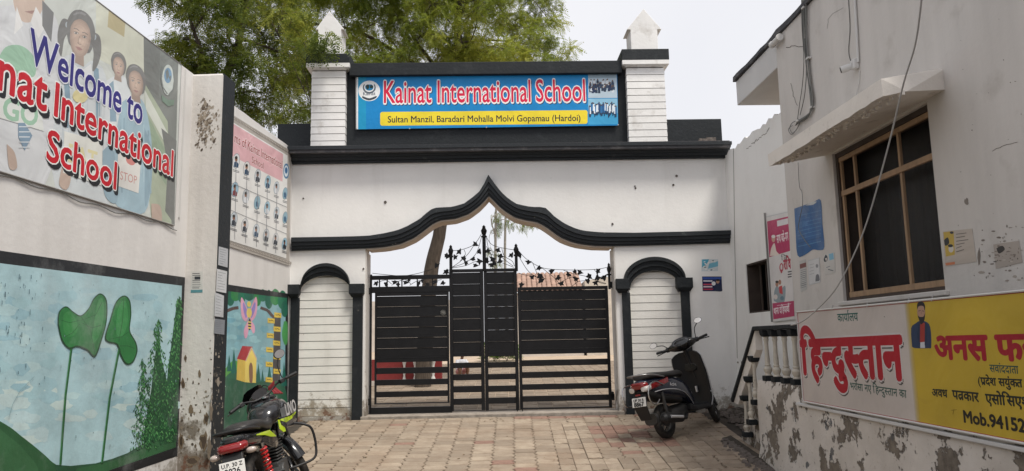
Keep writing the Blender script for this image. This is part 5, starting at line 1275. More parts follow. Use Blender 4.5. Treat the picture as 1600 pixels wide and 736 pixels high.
tag(cable('wire', [(1247, 254, -.02), (1249, 290, -.03), (1253, 300, -.02), (1254, 320, -.05), (1250, 340, -.03), (1248, 358, -.03), (1258, 376, -.03), (1266, 386, -.02)], .004, M_['cable'], None), 'loose wire hanging in front of the blue painted notice', 'wire')
# long pale service wire that crosses the facade from the top to the banner
tag(MB().tube(catmull([tuple(W(1446, -60, 4.2)), tuple(W(1432, 60, 4.6)), tuple(W(1412, 130, 4.9)), tuple(W(1385, 240, 5.4)), tuple(W(1350, 360, 5.9)), tuple(W(1310, 445, 6.3)), tuple(W(1275, 485, 6.7)), tuple(W(1252, 503, 6.9)), tuple(W(1236, 508, 7.1))], 7), .0062, 6).build('wire', M_['wirew'], smooth=1.5), 'long pale wire slanting down across the window to the balcony railing', 'wire')

# far low wall with the small opening, butting against the gateway
lw = thing('side_wall', 'lower white wall between the gateway and the tall house', 'wall', FARR)
def fp(x, y, off=0): return pix(x, y, FARR, off)
za_, zb_ = fp(1143, 236)[1], fp(1217, 171)[1]
o0 = fp(1165, 411); o1 = fp(1201, 406); o2 = fp(1199, 488); o3 = fp(1167, 489)
ox0, ox1, oz0, oz1 = o0[0], o1[0], (o2[1] + o3[1]) / 2, (o0[1] + o1[1]) / 2
XW = fp(1242, 400)[0] + .3
tp_ = [(x, (za_ + zb_) / 2 + random.uniform(-.035, .03)) for x in np.linspace(XW, -.3, 30)]
MB().prism([(-.3, -.6), (XW, -.6)] + tp_, 0, .2, [[(ox0, oz0), (ox0, oz1), (ox1, oz1), (ox1, oz0)]]).build('wall', M_['wall'], lw, FARR)
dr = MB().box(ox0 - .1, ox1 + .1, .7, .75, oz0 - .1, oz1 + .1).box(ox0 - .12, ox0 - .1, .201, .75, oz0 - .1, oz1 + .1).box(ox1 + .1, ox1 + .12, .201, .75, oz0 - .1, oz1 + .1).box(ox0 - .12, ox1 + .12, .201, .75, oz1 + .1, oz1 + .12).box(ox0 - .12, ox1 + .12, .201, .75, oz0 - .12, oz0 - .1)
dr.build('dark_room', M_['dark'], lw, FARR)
for k in range(3): xx = ox0 + (ox1 - ox0) * (k + 1) / 4; MB().box(xx - .012, xx + .012, .12, .14, oz0 - .002, oz1 + .002).build('bar', M_['darkwood'], lw, FARR)
MB().prism([(ox0 + .001, oz0 + .001), (ox1 - .001, oz0 + .001), (ox1 - .001, oz1 - .001), (ox0 + .001, oz1 - .001)], .012, .21, [[(ox0 + .02, oz0 + .02), (ox0 + .02, oz1 - .02), (ox1 - .02, oz1 - .02), (ox1 - .02, oz0 + .02)]]).build('shade_liner', M_['darkwood'], lw, FARR)  # dark lining added inside the opening so its pale jambs read as shade
# posters on the far wall and the house
def pk(A):
    A.poly([(1197, 340), (1233, 331), (1241, 498), (1208, 502)], '#d9d5d3')
    A.poly([(1198.5, 346), (1232, 338), (1234.5, 392), (1202, 402)], '#b52a5e'); A.poly([(1214, 345), (1231, 341), (1231.5, 350), (1214.5, 354)], '#dcd9da')
    A.blob([(1203, 400), (1205, 388), (1210, 380), (1213, 392), (1217, 397), (1214, 399)], '#e3d4c9'); A.ell(1208.5, 373, 3, 5.5, '#c9a08e'); A.ell(1208.5, 369.5, 3.2, 2.6, '#e8e4e0')
    A.text('साथ बढे-पग', (1214, 380), (1232, 375), 368, '#f0e3e6', .02)
    A.ell(1221, 418, 3.2, 7, '#b52f44'); A.ell(1221, 418, 1.6, 5, '#d9d5d3'); A.ell(1221, 424, 1.4, 3, '#b52f44')
    A.text('रावि', (1225, 421), (1236, 419), 407, '#b02a44', .05); A.text('त्रि', (1221, 407), (1230, 405.5), 400, '#333333', .0)
    for k in range(3): A.line([(1231, 425 + k * 4), (1237, 424 + k * 4)], 1.8, '#39363a')
    A.blob([(1209, 470), (1210, 455), (1214, 446), (1219, 452), (1227, 447), (1226, 470), (1218, 474)], '#8f9ca3'); A.ell(1214, 444, 2.4, 4, '#a97a62'); A.ell(1218.5, 441, 2.2, 4, '#a97a62'); A.ell(1214, 440.5, 2.5, 2, '#2a2726'); A.poly([(1217, 448), (1222, 446), (1223, 460), (1218, 458)], '#c23a3f'); A.ell(1212, 464, 3, 4, '#d9cfca'); A.ell(1222, 466, 3, 3.4, '#5f7f8c')
    A.poly([(1207, 474), (1240.5, 470), (1241.5, 494), (1208.5, 499)], '#b52a5e'); A.text('थाना दहियावाँ', (1209.5, 491), (1234, 487), 482, '#f0e3e6', .03)
    A.line([(1214, 477.5), (1236, 474.5)], .9, '#e8c8d2')
poster(FARR, -.02, [(1197, 338), (1234, 330), (1243, 499), (1208, 503)], 'poster', 'tall pink and white election style poster beside the small dark opening', pk)
b = MB(); qa = fp(1195.5, 336, -.02); qb = fp(1207, 503, -.02); b.box(qa[0] - .012, qa[0] + .008, -.035, -.01, qb[1], qa[1] + .03); tag(b.build('rod', M_['metalrod'], bpy.data.objects['poster'] if False else None, FARR), 'thin upright rod holding the left edge of the pink poster', 'rod')
def blue(A):
    A.blob([(1241, 326), (1258, 320), (1272, 315), (1282.5, 313), (1285, 350), (1288, 386), (1280, 391), (1270, 390), (1258, 398), (1246, 399), (1243, 360)], '#2f6296', 3)
    A.poly([(1241.5, 327), (1282, 314), (1287, 385), (1246.5, 397)], '#2b5d93')
    for k in range(9):
        y = 338 + k * 6; A.line([(1247, y + random.uniform(-1, 1)), (1262, y - 4), (1283, y - 9)], random.uniform(.6, 1.6), random.choice(['#4274a6', '#245080', '#4f80ad']))
    A.blob([(1258, 321), (1268, 316), (1276, 315), (1270, 320)], '#c3c6c6'); A.blob([(1247, 350), (1255, 345), (1262, 350), (1252, 356)], '#3b6c9f')
poster(RIGHT, -.001, [(1243, 329), (1281, 317), (1286, 384), (1248, 396)], 'painted_notice', 'ragged blue painted notice left of the big window', blue, 'notice', material=M_['mural'])
def n1f(A):
    A.poly([(1249, 408), (1259, 405), (1261, 452), (1251, 456)], '#b9b9b6'); A.poly([(1249.5, 413), (1259.3, 410), (1259.6, 417), (1250, 420)], '#7b4a45')
    for k in range(10): A.line([(1251, 423 + k * 3), (1259.5, 420.5 + k * 3)], 1, random.choice(['#6d6f73', '#8b8d90']))
poster(RIGHT, -.001, [(1249, 408), (1259, 405), (1261, 452), (1251, 456)], 'notice', 'narrow torn newsprint strip under the blue notice', n1f, 'notice')
def n2f(A):
    A.poly([(1262, 407), (1280, 402), (1282, 441), (1264, 446)], '#c2c3c4'); A.poly([(1263, 408.5), (1279, 404), (1281, 439.5), (1265, 444)], '#cfcfcf')
    A.ell(1276.5, 415.5, 2, 3, '#8b8c90'); A.blob([(1274, 440), (1275, 430), (1279, 429), (1280.5, 438)], '#6f7176'); 
    for k in range(4): A.line([(1265, 414 + k * 5), (1272, 412 + k * 5)], .6, '#9a9b9e')
poster(RIGHT, -.001, [(1262, 407), (1280, 402), (1282, 441), (1264, 446)], 'notice', 'framed white notice sheet right of the newsprint strip', n2f, 'notice')
def n3f(A):
    A.poly([(1287, 398), (1304, 394), (1305, 426), (1289, 430)], '#c6c3be'); A.blob([(1287, 405), (1290, 398), (1293, 402), (1292, 408), (1288, 409)], '#2f3b44'); A.blob([(1289, 404), (1292, 403), (1291, 408)], '#cfc4bc')
    A.poly([(1295, 397), (1302, 395), (1303, 405), (1296, 407)], '#7fb3cc'); A.line([(1294, 421), (1302, 423)], 1.2, '#3b4a55'); A.line([(1291, 418), (1297, 416)], .8, '#5b6a75')
poster(RIGHT, -.001, [(1287, 398), (1304, 394), (1305, 426), (1289, 430)], 'sticker', 'small sticker with a face sketch close to the window frame', n3f, 'sticker')
def n4f(A):
    A.poly([(1473, 362), (1519, 357), (1526, 409), (1477, 416)], '#b9aea3'); A.poly([(1474, 363), (1490, 361), (1492, 398), (1478, 401)], '#bfa24a')
    A.blob([(1475, 375), (1481, 371), (1483, 380), (1477, 384)], '#2e3033'); A.ell(1486, 389, 4, 5.5, '#c9c3bb'); A.ell(1485, 384, 4, 2.4, '#24262a'); A.ell(1487, 363.5, 3, 2, '#34343a')
    for k in range(6): A.line([(1494, 366 + k * 5.5), (1494 + random.uniform(8, 20), 364 + k * 5.2)], 1.2, '#6a6560')
    A.poly([(1477, 411), (1492, 409), (1492, 413), (1478, 415)], '#c77a55')
poster(RIGHT, -.001, [(1473, 362), (1519, 357), (1526, 409), (1477, 416)], 'poster', 'weathered yellow and white bill right of the big window', n4f)
def n5f(A):
    A.poly([(1552, 382), (1592, 376), (1598, 410), (1556, 420)], '#a99f96')
    for k in range(34): x = 1555 + random.random() * 38; y = 384 + random.random() * 26; patch(A, x, y, random.uniform(.5, 3), random.uniform(.4, 1.6), random.choice(['#7d736b', '#c0b8af', '#5b544f', '#968c83']), 7)
    A.blob([(1557, 388), (1566, 384), (1570, 390), (1561, 396)], '#3e3a38')
poster(RIGHT, -.001, [(1552, 382), (1592, 376), (1598, 410), (1556, 420)], 'poster', 'half torn grey bill at the right edge above the yellow banner', n5f)
# cracks and pock marks of the facade
A = Art(RIGHT, -.0012); A.dab = True
def crack(pts, w_=1.0, col='#5d564e'):
    q = []
    for a_, b2_ in zip(pts, pts[1:]):
        for t in (0, .25, .5, .75): q.append((a_[0] + (b2_[0] - a_[0]) * t + random.uniform(-1.5, 1.5), a_[1] + (b2_[1] - a_[1]) * t + random.uniform(-1.2, 1.2)))
    A.line(q + [pts[-1]], w_, col)
crack([(1227, 74), (1240, 72), (1255, 73)], 1.1); crack([(1236, 130), (1240, 150), (1246, 165)], .8); crack([(1550, 236), (1565, 228), (1590, 222)], .8); crack([(1292, 45), (1296, 25), (1318, 12)], .6, '#8a857e')
for i in range(24): patch(A, random.uniform(1480, 1600), random.uniform(20, 440), random.uniform(.3, 1.6), random.uniform(.3, 1.2), random.choice(['#7c736a', '#6a625a', '#8e857b']), 8)
for i in range(40): patch(A, random.uniform(1530, 1598), random.uniform(350, 440), random.uniform(.6, 4), random.uniform(.5, 2.2), random.choice(['#9c9289', '#857b72', '#a89f95']), 9)
patch(A, 1530, 400, 2.2, 14, '#7a7068'); patch(A, 1510, 315, 3, 5, '#867d74')
tag(A.build('mark', M_['stain'], rh), kind='stuff')
A = Art(FARR, -.0012); A.dab = True
for i in range(9):
    x0_ = 1166 + i * 4; A.line([(x0_, 232 - i * 3.4 + random.uniform(-3, 3)), (x0_ + 4, 229 - i * 3.4 + random.uniform(-3, 3))], 1.0, '#8c857d')
for i in range(30): patch(A, random.uniform(1148, 1180), random.uniform(560, 630), random.uniform(.5, 1.6), random.uniform(.5, 3), random.choice(['#7d7468', '#5d564e']), 8)
A.line([(1146, 232), (1148, 380), (1152, 560)], .8, '#77716a')
tag(A.build('mark', M_['stain'], lw), kind='stuff')

# ================================================================== VERANDA: peeling plinth, balusters, steps, press banner
VO = -.45
def peel():
    def f(n, cur, nt_, mx, rp_, src):
        m1 = rp_(nt_(2.6, 12, None, .66), .535, .55, 0, 1); m2 = rp_(nt_(4.1, 10, None, .66), .62, .635, 0, .9)
        under = mx(rp_(nt_(14, 6), .35, .65, 0, 1), lin('#58514a'), lin('#7f766c'))
        g = mx(m1, cur, under); g = mx(m2, g, lin('#474d54')); g = mx(rp_(nt_(9.5, 9, None, .7), .68, .695, 0, .9), g, lin('#6a382f'))
        g = mx(rp_(nt_(22, 8, None, .7), .60, .66, 0, .5), g, lin('#8d7c6a')); g = mx(rp_(nt_(1.2, 5), .4, .7, 0, .35), g, lin('#9a8d7c'))
        sp = n.nodes.new('ShaderNodeSeparateXYZ'); n.links.new(src, sp.inputs[0])
        a = n.nodes.new('ShaderNodeMath'); a.operation = 'MULTIPLY_ADD'; n.links.new(rp_(sp.outputs[2], -.6, .0, 1, 0), a.inputs[0]); a.inputs[1].default_value = .35; n.links.new(nt_(5, 9, None, .7), a.inputs[2])
        bp = n.nodes.new('ShaderNodeBump'); bp.inputs['Strength'].default_value = 1; bp.inputs['Distance'].default_value = .012; bp.invert = True
        h = n.nodes.new('ShaderNodeMath'); h.operation = 'MULTIPLY_ADD'; n.links.new(nt_(30, 8), h.inputs[0]); h.inputs[1].default_value = .25; n.links.new(m1, h.inputs[2])
        n.links.new(h.outputs[0], bp.inputs['Height']); n.links.new(bp.outputs[0], n.nodes['Principled BSDF'].inputs['Normal'])
        return mx(rp_(a.outputs[0], .7, .85, 0, .75), g, lin('#4b4034'))
    return f
M_['peel'] = mat('peeling_plinth_plaster', (.70, .65, .60), .9, noise=.2, nscale=3, bump=0, extra=peel())
def vp(x, y, off=VO): return pix(x, y, RIGHT, off)
zr0 = vp(1210, 515)[1]; zbb = vp(1220, 598)[1]                   # rail underside, baluster foot
xf_ = vp(1187, 560)[0]                                            # far end of the level part
xbn = vp(1252, 560)[0]                                            # where the banner starts
ve = thing('veranda', 'peeling plastered veranda plinth with white balusters and black capitals', 'veranda', RIGHT)
g_ = MB(); rg = []
NX = 110
for i in range(NX + 1):
    x = xf_ - .02 + (11 - xf_) * i / NX
    ff = lambda z: random.uniform(-.006, .006)
    rg.append([(x, VO - .05 - .05 * (z < -.3) + ff(z) , z) for z in (-1.2, -.35, -.1, .1, .3, zbb - .10)] + [(x, VO - .03, zbb), (x, .0, zbb), (x, .0, -1.2)])
g_.loft(rg).build('plinth', M_['peel'], ve, RIGHT, smooth=.5)
zl = vp(1256, 628)[1]
MB().box(xbn - .03, 11, VO - .078, VO - .03, zl - .030, zl - .002).build('ledge', M_['slab'], ve, RIGHT, bevel=.006)
MB().box(xf_ - .04, 11, VO - .05, VO + .09, zr0, zr0 + .045).build('hand_rail', M_['black'], ve, RIGHT, bevel=.008)
def baluster(x, y, z0, z1, r=.036):
    h = z1 - z0; root = thing('baluster', None, None, RIGHT, None, ve)
    prof = [(r * .95, .05), (r * .95, .09), (r * 1.15, .11), (r * .8, .14), (r * 1.25, .20), (r * 1.3, .24), (r * .75, .29), (r * 1.0, .31), (r * .7, .33), (r * .8, .40), (r * .68, .52), (r * .6, .66), (r * .62, .76), (r * .85, .82), (r * .7, .84), (r * .9, .87), (r * .9, .88)]
    MB().lathe([(a_, b2_ * h) for a_, b2_ in prof], (x, y, z0), 'z', 14).build('shaft', M_['baluster'], root, RIGHT, smooth=True)
    MB().loft([[(x + sx * e, y + sy * e, z1 - .13 * h + t) for sx, sy in ((-1, -1), (1, -1), (1, 1), (-1, 1))] for e, t in ((.036, 0), (.05, .02), (.055, .05), (.055, .13 * h))]).build('capital', M_['black'], root, RIGHT, bevel=.004)
    MB().box(x - .052, x + .052, y - .052, y + .052, z0 - .004, z0 + .055).build('foot', M_['black'], root, RIGHT, bevel=.005)
bxs = [vp(p_, 560)[0] for p_ in (1196, 1209.5, 1224.5, 1240)]
for x in bxs: baluster(x, VO + .02, zbb, zr0 - .002)
dx = bxs[3] - bxs[2]; x = bxs[3] + dx
while x < 4.4: baluster(x, VO + .02, zbb, zr0 - .002); x += dx
# steps going down towards the gateway with a sloping rail
for k in range(4):
    xs1 = xf_ - .02 - k * .24; zs = zbb - .13 - k * .19
    MB().box(xs1 - .24, xs1 - .001, VO + .06, -.001, -1.0, zs).build('step', M_['peel'], ve, RIGHT, bevel=.01)
ra_ = vp(1179, 519); rb_ = vp(1149, 626)
MB().prism([(xf_ - .04, zr0 + .044), (xf_ - .04, zr0 + .0), (rb_[0], rb_[1] - .02), (rb_[0] - .03, rb_[1] + .02)], VO - .05, VO + .09).build('hand_rail', M_['black'], ve, RIGHT, bevel=.005)
MB().prism([(xf_ - .045, zr0 - .001), (rb_[0] + .0, rb_[1] - .022), (rb_[0] + .16, rb_[1] - .035), (xf_ - .045, zr0 - .22)], VO - .02, VO + .06).build('rail_web', M_['canopy'], ve, RIGHT)
for px_, yt, yb in ((1177, 556, 632), (1170, 588, 663), (1163, 618, 682)):
    t_ = vp(px_, yt); b_ = vp(px_ + 5, yb); baluster(b_[0], VO + .0, b_[1], t_[1], .032)
# banner of the press office
BO = VO - .075
ct = [(1247, 487), (1256, 626)]
zt = pix(1252, 487, RIGHT, BO)[1]; zb = pix(1256, 627, RIGHT, BO)[1]; xb0 = pix(1251, 560, RIGHT, BO)[0]; xb1 = pix(1790, 560, RIGHT, BO)[0]
pb = thing('banner', 'grey and yellow Hindi press office banner tied along the veranda railing', 'banner', RIGHT)
MB().box(xb0, xb1, BO, BO + .012, zb, zt).build('backing', M_['cloth'], pb, RIGHT)
A = Art(RIGHT, BO - .0005)
def rr_(x0, x1, z0, z1, c): A.poly([(x0, z0), (x1, z0), (x1, z1), (x0, z1)], c, True)
rr_(xb0, xb1, zb, zt, '#a3232f'); rr_(xb0 + .012, xb1 - .02, zb + .012, zt - .012, '#c4bbb5')
ye0 = A.px(1437, 560)[0]; ye1 = A.px(1428, 470)[0]
A.poly([(A.px(1421, 474)[0] - .0, zt - .012), (xb1 - .02, zt - .012), (xb1 - .02, zb + .012), (A.px(1437, 640)[0], zb + .012)], '#c2a536', True)
for k in range(5): A.poly([(A.px(1437 - k * 2, 640)[0], zb + .012), (A.px(1421 - k * 2, 474)[0], zt - .012), (A.px(1423 - k * 2, 474)[0], zt - .012), (A.px(1439 - k * 2, 640)[0], zb + .012)], ['#c2a536', '#bb9f45', '#bba360', '#baa87c', '#baae98'][k], True)
A.text('कार्यालय', (1309, 502.5), (1341, 501), 491, '#1f5a52', .02)
HB, HE, HT = (1254, 583), (1413, 592), 534
for dx_, dy_, c_, o_ in ((.012, -.022, '#4f4b49', .05), (.0, -.0, '#c9c2c1', .075), (0, 0, '#a91a2b', .045)): A.text('हिन्दुस्तान', HB, HE, HT, c_, o_, dx_, dy_)
A.text('भरोसा नए हिन्दुस्तान का', (1329, 608), (1417, 622), 598, '#3a5a52', .02)
# printed half figure in a blue jacket
def c9(pts): return [(1400 + x / 2.945, 450 + y / 2.945) for x, y in pts]
A.blob(c9([(74, 270), (70, 185), (92, 162), (108, 152), (136, 154), (158, 180), (163, 268), (150, 277), (90, 277)]), '#2a3c5c', 3)
A.poly(c9([(108, 160), (134, 160), (132, 250), (108, 250)]), '#a33a34'); A.poly(c9([(112, 250), (132, 248), (134, 276), (112, 276)]), '#c9ccd2'); A.poly(c9([(102, 160), (112, 158), (110, 262), (98, 230)]), '#22324e'); A.poly(c9([(133, 158), (146, 170), (140, 262), (132, 262)]), '#22324e')
A.ell(*c9([(116, 108)])[0], 6.2, 13, '#b08c78'); A.blob(c9([(100, 122), (104, 140), (116, 168), (130, 150), (134, 118), (126, 132), (108, 132)]), '#25242a'); A.blob(c9([(98, 100), (98, 74), (110, 62), (126, 66), (134, 84), (132, 104), (126, 84), (106, 84)]), '#23222a')
A.line(c9([(103, 106), (114, 104)]), .9, '#2a2729'); A.line(c9([(119, 105), (130, 107)]), .9, '#2a2729'); A.line(c9([(117, 108), (117, 120)]), .7, '#8a6a5a')
for dx_, dy_, c_, o_ in ((0, 0, '#a0172b', .04),):
    A.text('अनस', (1463, 560), (1545, 562), 527, c_, o_, dx_, dy_); A.text('फर', (1559, 562), (1624, 563.5), 525, c_, o_, dx_, dy_)
A.text('सवांददाता', (1547, 581), (1592, 584), 570, '#1f4a4a', .015)
A.text('(', (1529, 601), (1532.5, 601), 588, '#17201f', .01); A.text('प्रदेश सयुंक्त मं', (1533, 601), (1612, 606), 590, '#17201f', .03)
A.text('अवध', (1457, 619), (1481, 621), 608, '#17201f', .03); A.text('पत्रकार', (1489, 623), (1530, 628), 610, '#17201f', .03); A.text('एसोसिएशन', (1541, 630), (1622, 638), 616, '#17201f', .03)
A.text('Mob.94152', (1507, 659.5), (1603, 676), 640.5, '#1d1a18', .035)
A.line(c9([(255, 563), (280, 560)]), .8, '#8a7420'); A.line(c9([(268, 556), (262, 582)]), .8, '#8a7420')
A.ell(1382, 495, .8, .8, '#555555', n=8)
A.build('print', None, pb)
b = MB(); b.tube([(xb0, BO - .004, zb), (xb0, BO - .004, zt), (xb1, BO - .004, zt)], .008, 6); b.tube([(xb0, BO - .004, zb), (xb1, BO - .004, zb)], .009, 6); tag(b.build('rod', M_['pvc'], pb, RIGHT), kind=None)
for px_ in (1300, 1355, 1420, 1457): q = pix(px_, 470, RIGHT, BO)[0]; MB().tube([(q, BO - .008, zt - .012), (q + .01, BO, zt + .03)], .004, 5).build('tie', M_['wirew'], pb, RIGHT)
# dark rubble and a stack of rubbish in the corner by the steps
b = MB()
for i in range(120):
    c = fp(random.uniform(1078, 1160), 640, -.3); x = random.uniform(-.1, 1.6) ; y = random.uniform(-.42, -.03); s_ = random.uniform(.015, .05)
    P0 = FARR @ Vector((x, y, 0)); z = ground(P0.y); rx_ = [random.uniform(.6, 1.2) * s_ for _ in range(3)]
    b.loft([[(P0.x + rx_[0] * u * (1, .7)[k], P0.y + rx_[1] * v_ * (1, .7)[k], z + (-.005, rx_[2])[k]) for u, v_ in ((-1, -.8), (.9, -1), (1, .9), (-.7, 1))] for k in (0, 1)])
for i in range(240):
    x = random.uniform(xf_ - 1.0, 4.0); y = VO - .10 - abs(random.gauss(0, .07)); P0 = RIGHT @ Vector((x, y, 0)); z = ground(P0.y); s_ = random.uniform(.01, .035)
    b.loft([[(P0.x + s_ * u * (1, .6)[k], P0.y + s_ * v_ * (1, .6)[k], z + (-.005, s_ * .8)[k]) for u, v_ in ((-1, -.8), (.9, -1), (1, .9), (-.7, 1))] for k in (0, 1)])
tag(b.build('rubble', M_['rubble']), 'dark crumbs of soil and broken plaster along the foot of the right walls', 'rubble', kind='stuff')
b = MB(); v = []; 
M_['soil'] = mat('damp_soil', (.07, .058, .045), .95, noise=.6, nscale=9, bump=1.0, bscale=30)
for i in range(41):
    x = xf_ - 1.1 + (10.5 - xf_) * i / 40; w_ = .10 + .06 * math.sin(i * 1.3) + random.uniform(0, .05)
    for y, h in ((VO - .03 - w_, .0), (VO - .03 - w_ * .5, .012), (VO - .04, .03)):
        P0 = RIGHT @ Vector((x, y, 0)); v.append((P0.x, P0.y, ground(P0.y) + h + .002))
b.add(v, [(i * 3 + k, i * 3 + k + 1, i * 3 + k + 4, i * 3 + k + 3) for i in range(40) for k in range(2)]); tag(b.build('soil_strip', M_['soil']), kind='structure')
b = MB(); v = []
for i in range(31):
    x = -.05 + 1.7 * i / 30; w_ = .30 + .08 * math.sin(i * .9) + random.uniform(0, .05)
    for y, h in ((-.02 - w_, -.004), (-.02 - w_ * .5, .02), (-.01, .05)): P0 = FARR @ Vector((x, y, 0)); v.append((P0.x, P0.y, ground(P0.y) + h + .002))
b.add(v, [(i * 3 + k, i * 3 + k + 1, i * 3 + k + 4, i * 3 + k + 3) for i in range(30) for k in range(2)]); tag(b.build('soil_strip', M_['soil']), kind='structure')

# ================================================================== TWO-WHEELERS
M_['tyre'] = mat('tyre_rubber', (.018, .018, .018), .8, noise=.5, nscale=20, col2='#4a433c', bump=.4, bscale=60)
M_['navy'] = mat('dark_blue_lacquer', (.010, .014, .032), .22, coat=.6, noise=.25, nscale=3, spec=.5)
M_['gloss'] = mat('black_lacquer', (.010, .010, .011), .22, coat=.5, spec=.5)
M_['plastic'] = mat('black_plastic', (.016, .016, .017), .5, bump=.1, bscale=80)
M_['seatv'] = mat('seat_vinyl', (.022, .021, .021), .48, noise=.4, nscale=8, col2='#5a544d', t0=.5, t1=.8, bump=.15, bscale=120)
M_['chrome'] = mat('bright_metal', (.55, .55, .55), .25, metal=1.0)
M_['alloy'] = mat('grey_alloy', (.30, .30, .30), .45, metal=.8, noise=.3)
M_['engine'] = mat('engine_metal', (.10, .10, .10), .5, metal=.6, noise=.4)
M_['red'] = mat('red_lens', (.22, .008, .010), .16, coat=.8, spec=.5)
M_['clear'] = mat('clear_lens', (.62, .58, .55), .12, coat=1.0, spec=.6)
M_['amber'] = mat('smoked_lens', (.45, .38, .34), .15, coat=1.0)
M_['lime'] = mat('lime_stripe', lin('#b4cf1e'), .3, coat=.5)
M_['greydec'] = mat('grey_stripe', (.12, .125, .13), .3, coat=.4)
M_['silver'] = mat('silver_paint', (.62, .62, .63), .3, metal=.3, coat=.5)
M_['mirror'] = mat('mirror_glass', (.85, .85, .86), .03, metal=1.0)
M_['plate'] = mat('number_plate', (.72, .71, .68), .4)
M_['ink'] = mat('plate_ink', (.02, .02, .022), .5)
M_['spring'] = mat('red_spring', (.45, .02, .02), .3, coat=.5)
M_['glassd'] = mat('dial_glass', (.03, .03, .032), .08, coat=1.0)
M_['redcloth'] = mat('red_cloth', (.22, .025, .03), .8)
def se(x, zc, w_, h, yc=0.0, n=22, e=2.6, top=1.0):
    o = []
    for k in range(n):
        t = 2 * math.pi * k / n; c, s_ = math.cos(t), math.sin(t)
        y = yc + w_ * math.copysign(abs(c) ** (2 / e), c); z = zc + h * math.copysign(abs(s_) ** (2 / e), s_) * (top if s_ > 0 else 1)
        o.append((x, y, z))
    return o
def loftx(secs, **kw): return MB().loft([se(*q, **kw) for q in secs])
def wheel(root, M, cx, cz, Rw, rt, wdt, rimr, spokes, T=lambda p: p, rimmat='alloy'):
    w_ = thing('wheel', None, None, M, None, root)
    rings = []; NS = 36
    for i in range(NS):
        t = 2 * math.pi * i / NS; r_ = []
        for k in range(12):
            a_ = 2 * math.pi * k / 12; ca, sa = math.cos(a_), math.sin(a_); rr_k = Rw - rt + rt * (math.copysign(abs(ca) ** .8, ca)) ; yk = wdt * math.copysign(abs(sa) ** .8, sa)
            r_.append(T((cx + rr_k * math.cos(t), yk, cz + rr_k * math.sin(t))))
        rings.append(r_)
    b = MB(); b.loft(rings + [rings[0]], cap=False).build('tyre', M_['tyre'], w_, M, smooth=True)
    b = MB(); prof = [(rimr + .012, -wdt * .72), (rimr - .012, -wdt * .6), (rimr - .02, -.01), (rimr - .02, .01), (rimr - .012, wdt * .6), (rimr + .012, wdt * .72)]
    rings = []
    for i in range(NS):
        t = 2 * math.pi * i / NS; rings.append([T((cx + r_ * math.cos(t), y, cz + r_ * math.sin(t))) for r_, y in prof + [(rimr + .016, 0)]])
    b.loft(rings + [rings[0]], cap=False)
    for k in range(spokes):
        t = 2 * math.pi * k / spokes + .3
        for dt in ((-.05, .05) if spokes < 8 else (0,)):
            c1 = T((cx + .03 * math.cos(t + dt * 6), 0, cz + .03 * math.sin(t + dt * 6))); c2 = T((cx + (rimr - .01) * math.cos(t + dt), 0, cz + (rimr - .01) * math.sin(t + dt))); b.tube([c1, c2], [.012, .009], 6)
    b.build('rim', M_[rimmat], w_, M, smooth=True)
    b = MB(); b.tube([T((cx, -wdt * 1.3, cz)), T((cx, wdt * 1.3, cz))], .035, 14).tube([T((cx, -wdt * .5, cz)), T((cx, -wdt * .9, cz))], .07, 18); b.build('hub', M_['engine'], w_, M, smooth=True)
    return w_
def steerT(px_, pz, rake, ang):
    ax = Vector((-math.sin(rake), 0, math.cos(rake))); Rm = Matrix.Rotation(ang, 4, ax); o = Vector((px_, 0, pz))
    return lambda p: tuple(o + Rm @ (Vector(p) - o))
def mt(b, T): b.v = [T(p) for p in b.v]; return b
def decal(body, M, org, right, up, width, material, name, parent, bold=.03, depth=.002):
    vs, fs = shape(body, 0); xs = [v[0] for v in vs]; k = width / (max(xs) - min(xs)); x0 = min(xs); b = MB()
    right, up, org = Vector(right).normalized(), Vector(up).normalized(), Vector(org); nn = right.cross(up)
    for j, (ox, oy) in enumerate([(0, 0), (bold, 0), (-bold, 0), (0, bold), (0, -bold)]):
        b.add([org + right * ((x - x0 + ox) * k) + up * ((y + oy) * k) + nn * (depth + j * .0001) for x, y in vs], fs)
    return b.build(name, material, parent, M)
def mirror_part(root, M, T, base, tip, head, hw=.055, hh=.038, chrome=False):
    m_ = thing('mirror', None, None, M, None, root)
    mt(MB().tube(catmull([base, lerp(lerp(base, tip, .5), (base[0], base[1], tip[2]), .35), tip], 5), .006, 8), T).build('stalk', M_['chrome' if chrome else 'plastic'], m_, M, smooth=True)
    b = MB(); b.loft([[(head[0] + dx, head[1] + hw * s_ * math.cos(t), head[2] + hh * s_ * math.sin(t)) for t in [2 * math.pi * i / 20 for i in range(20)]] for dx, s_ in ((.03, .25), (.024, .7), (.01, .98), (0, 1.0), (-.004, .96))])
    mt(b, T).build('shell', M_['plastic'], m_, M, smooth=True)
    b = MB(); b.loft([[(head[0] + dx, head[1] + hw * .9 * math.cos(t), head[2] + hh * .9 * math.sin(t)) for t in [2 * math.pi * i / 20 for i in range(20)]] for dx in (-.002, -.0065)])
    mt(b, T).build('glass', M_['mirror'], m_, M)

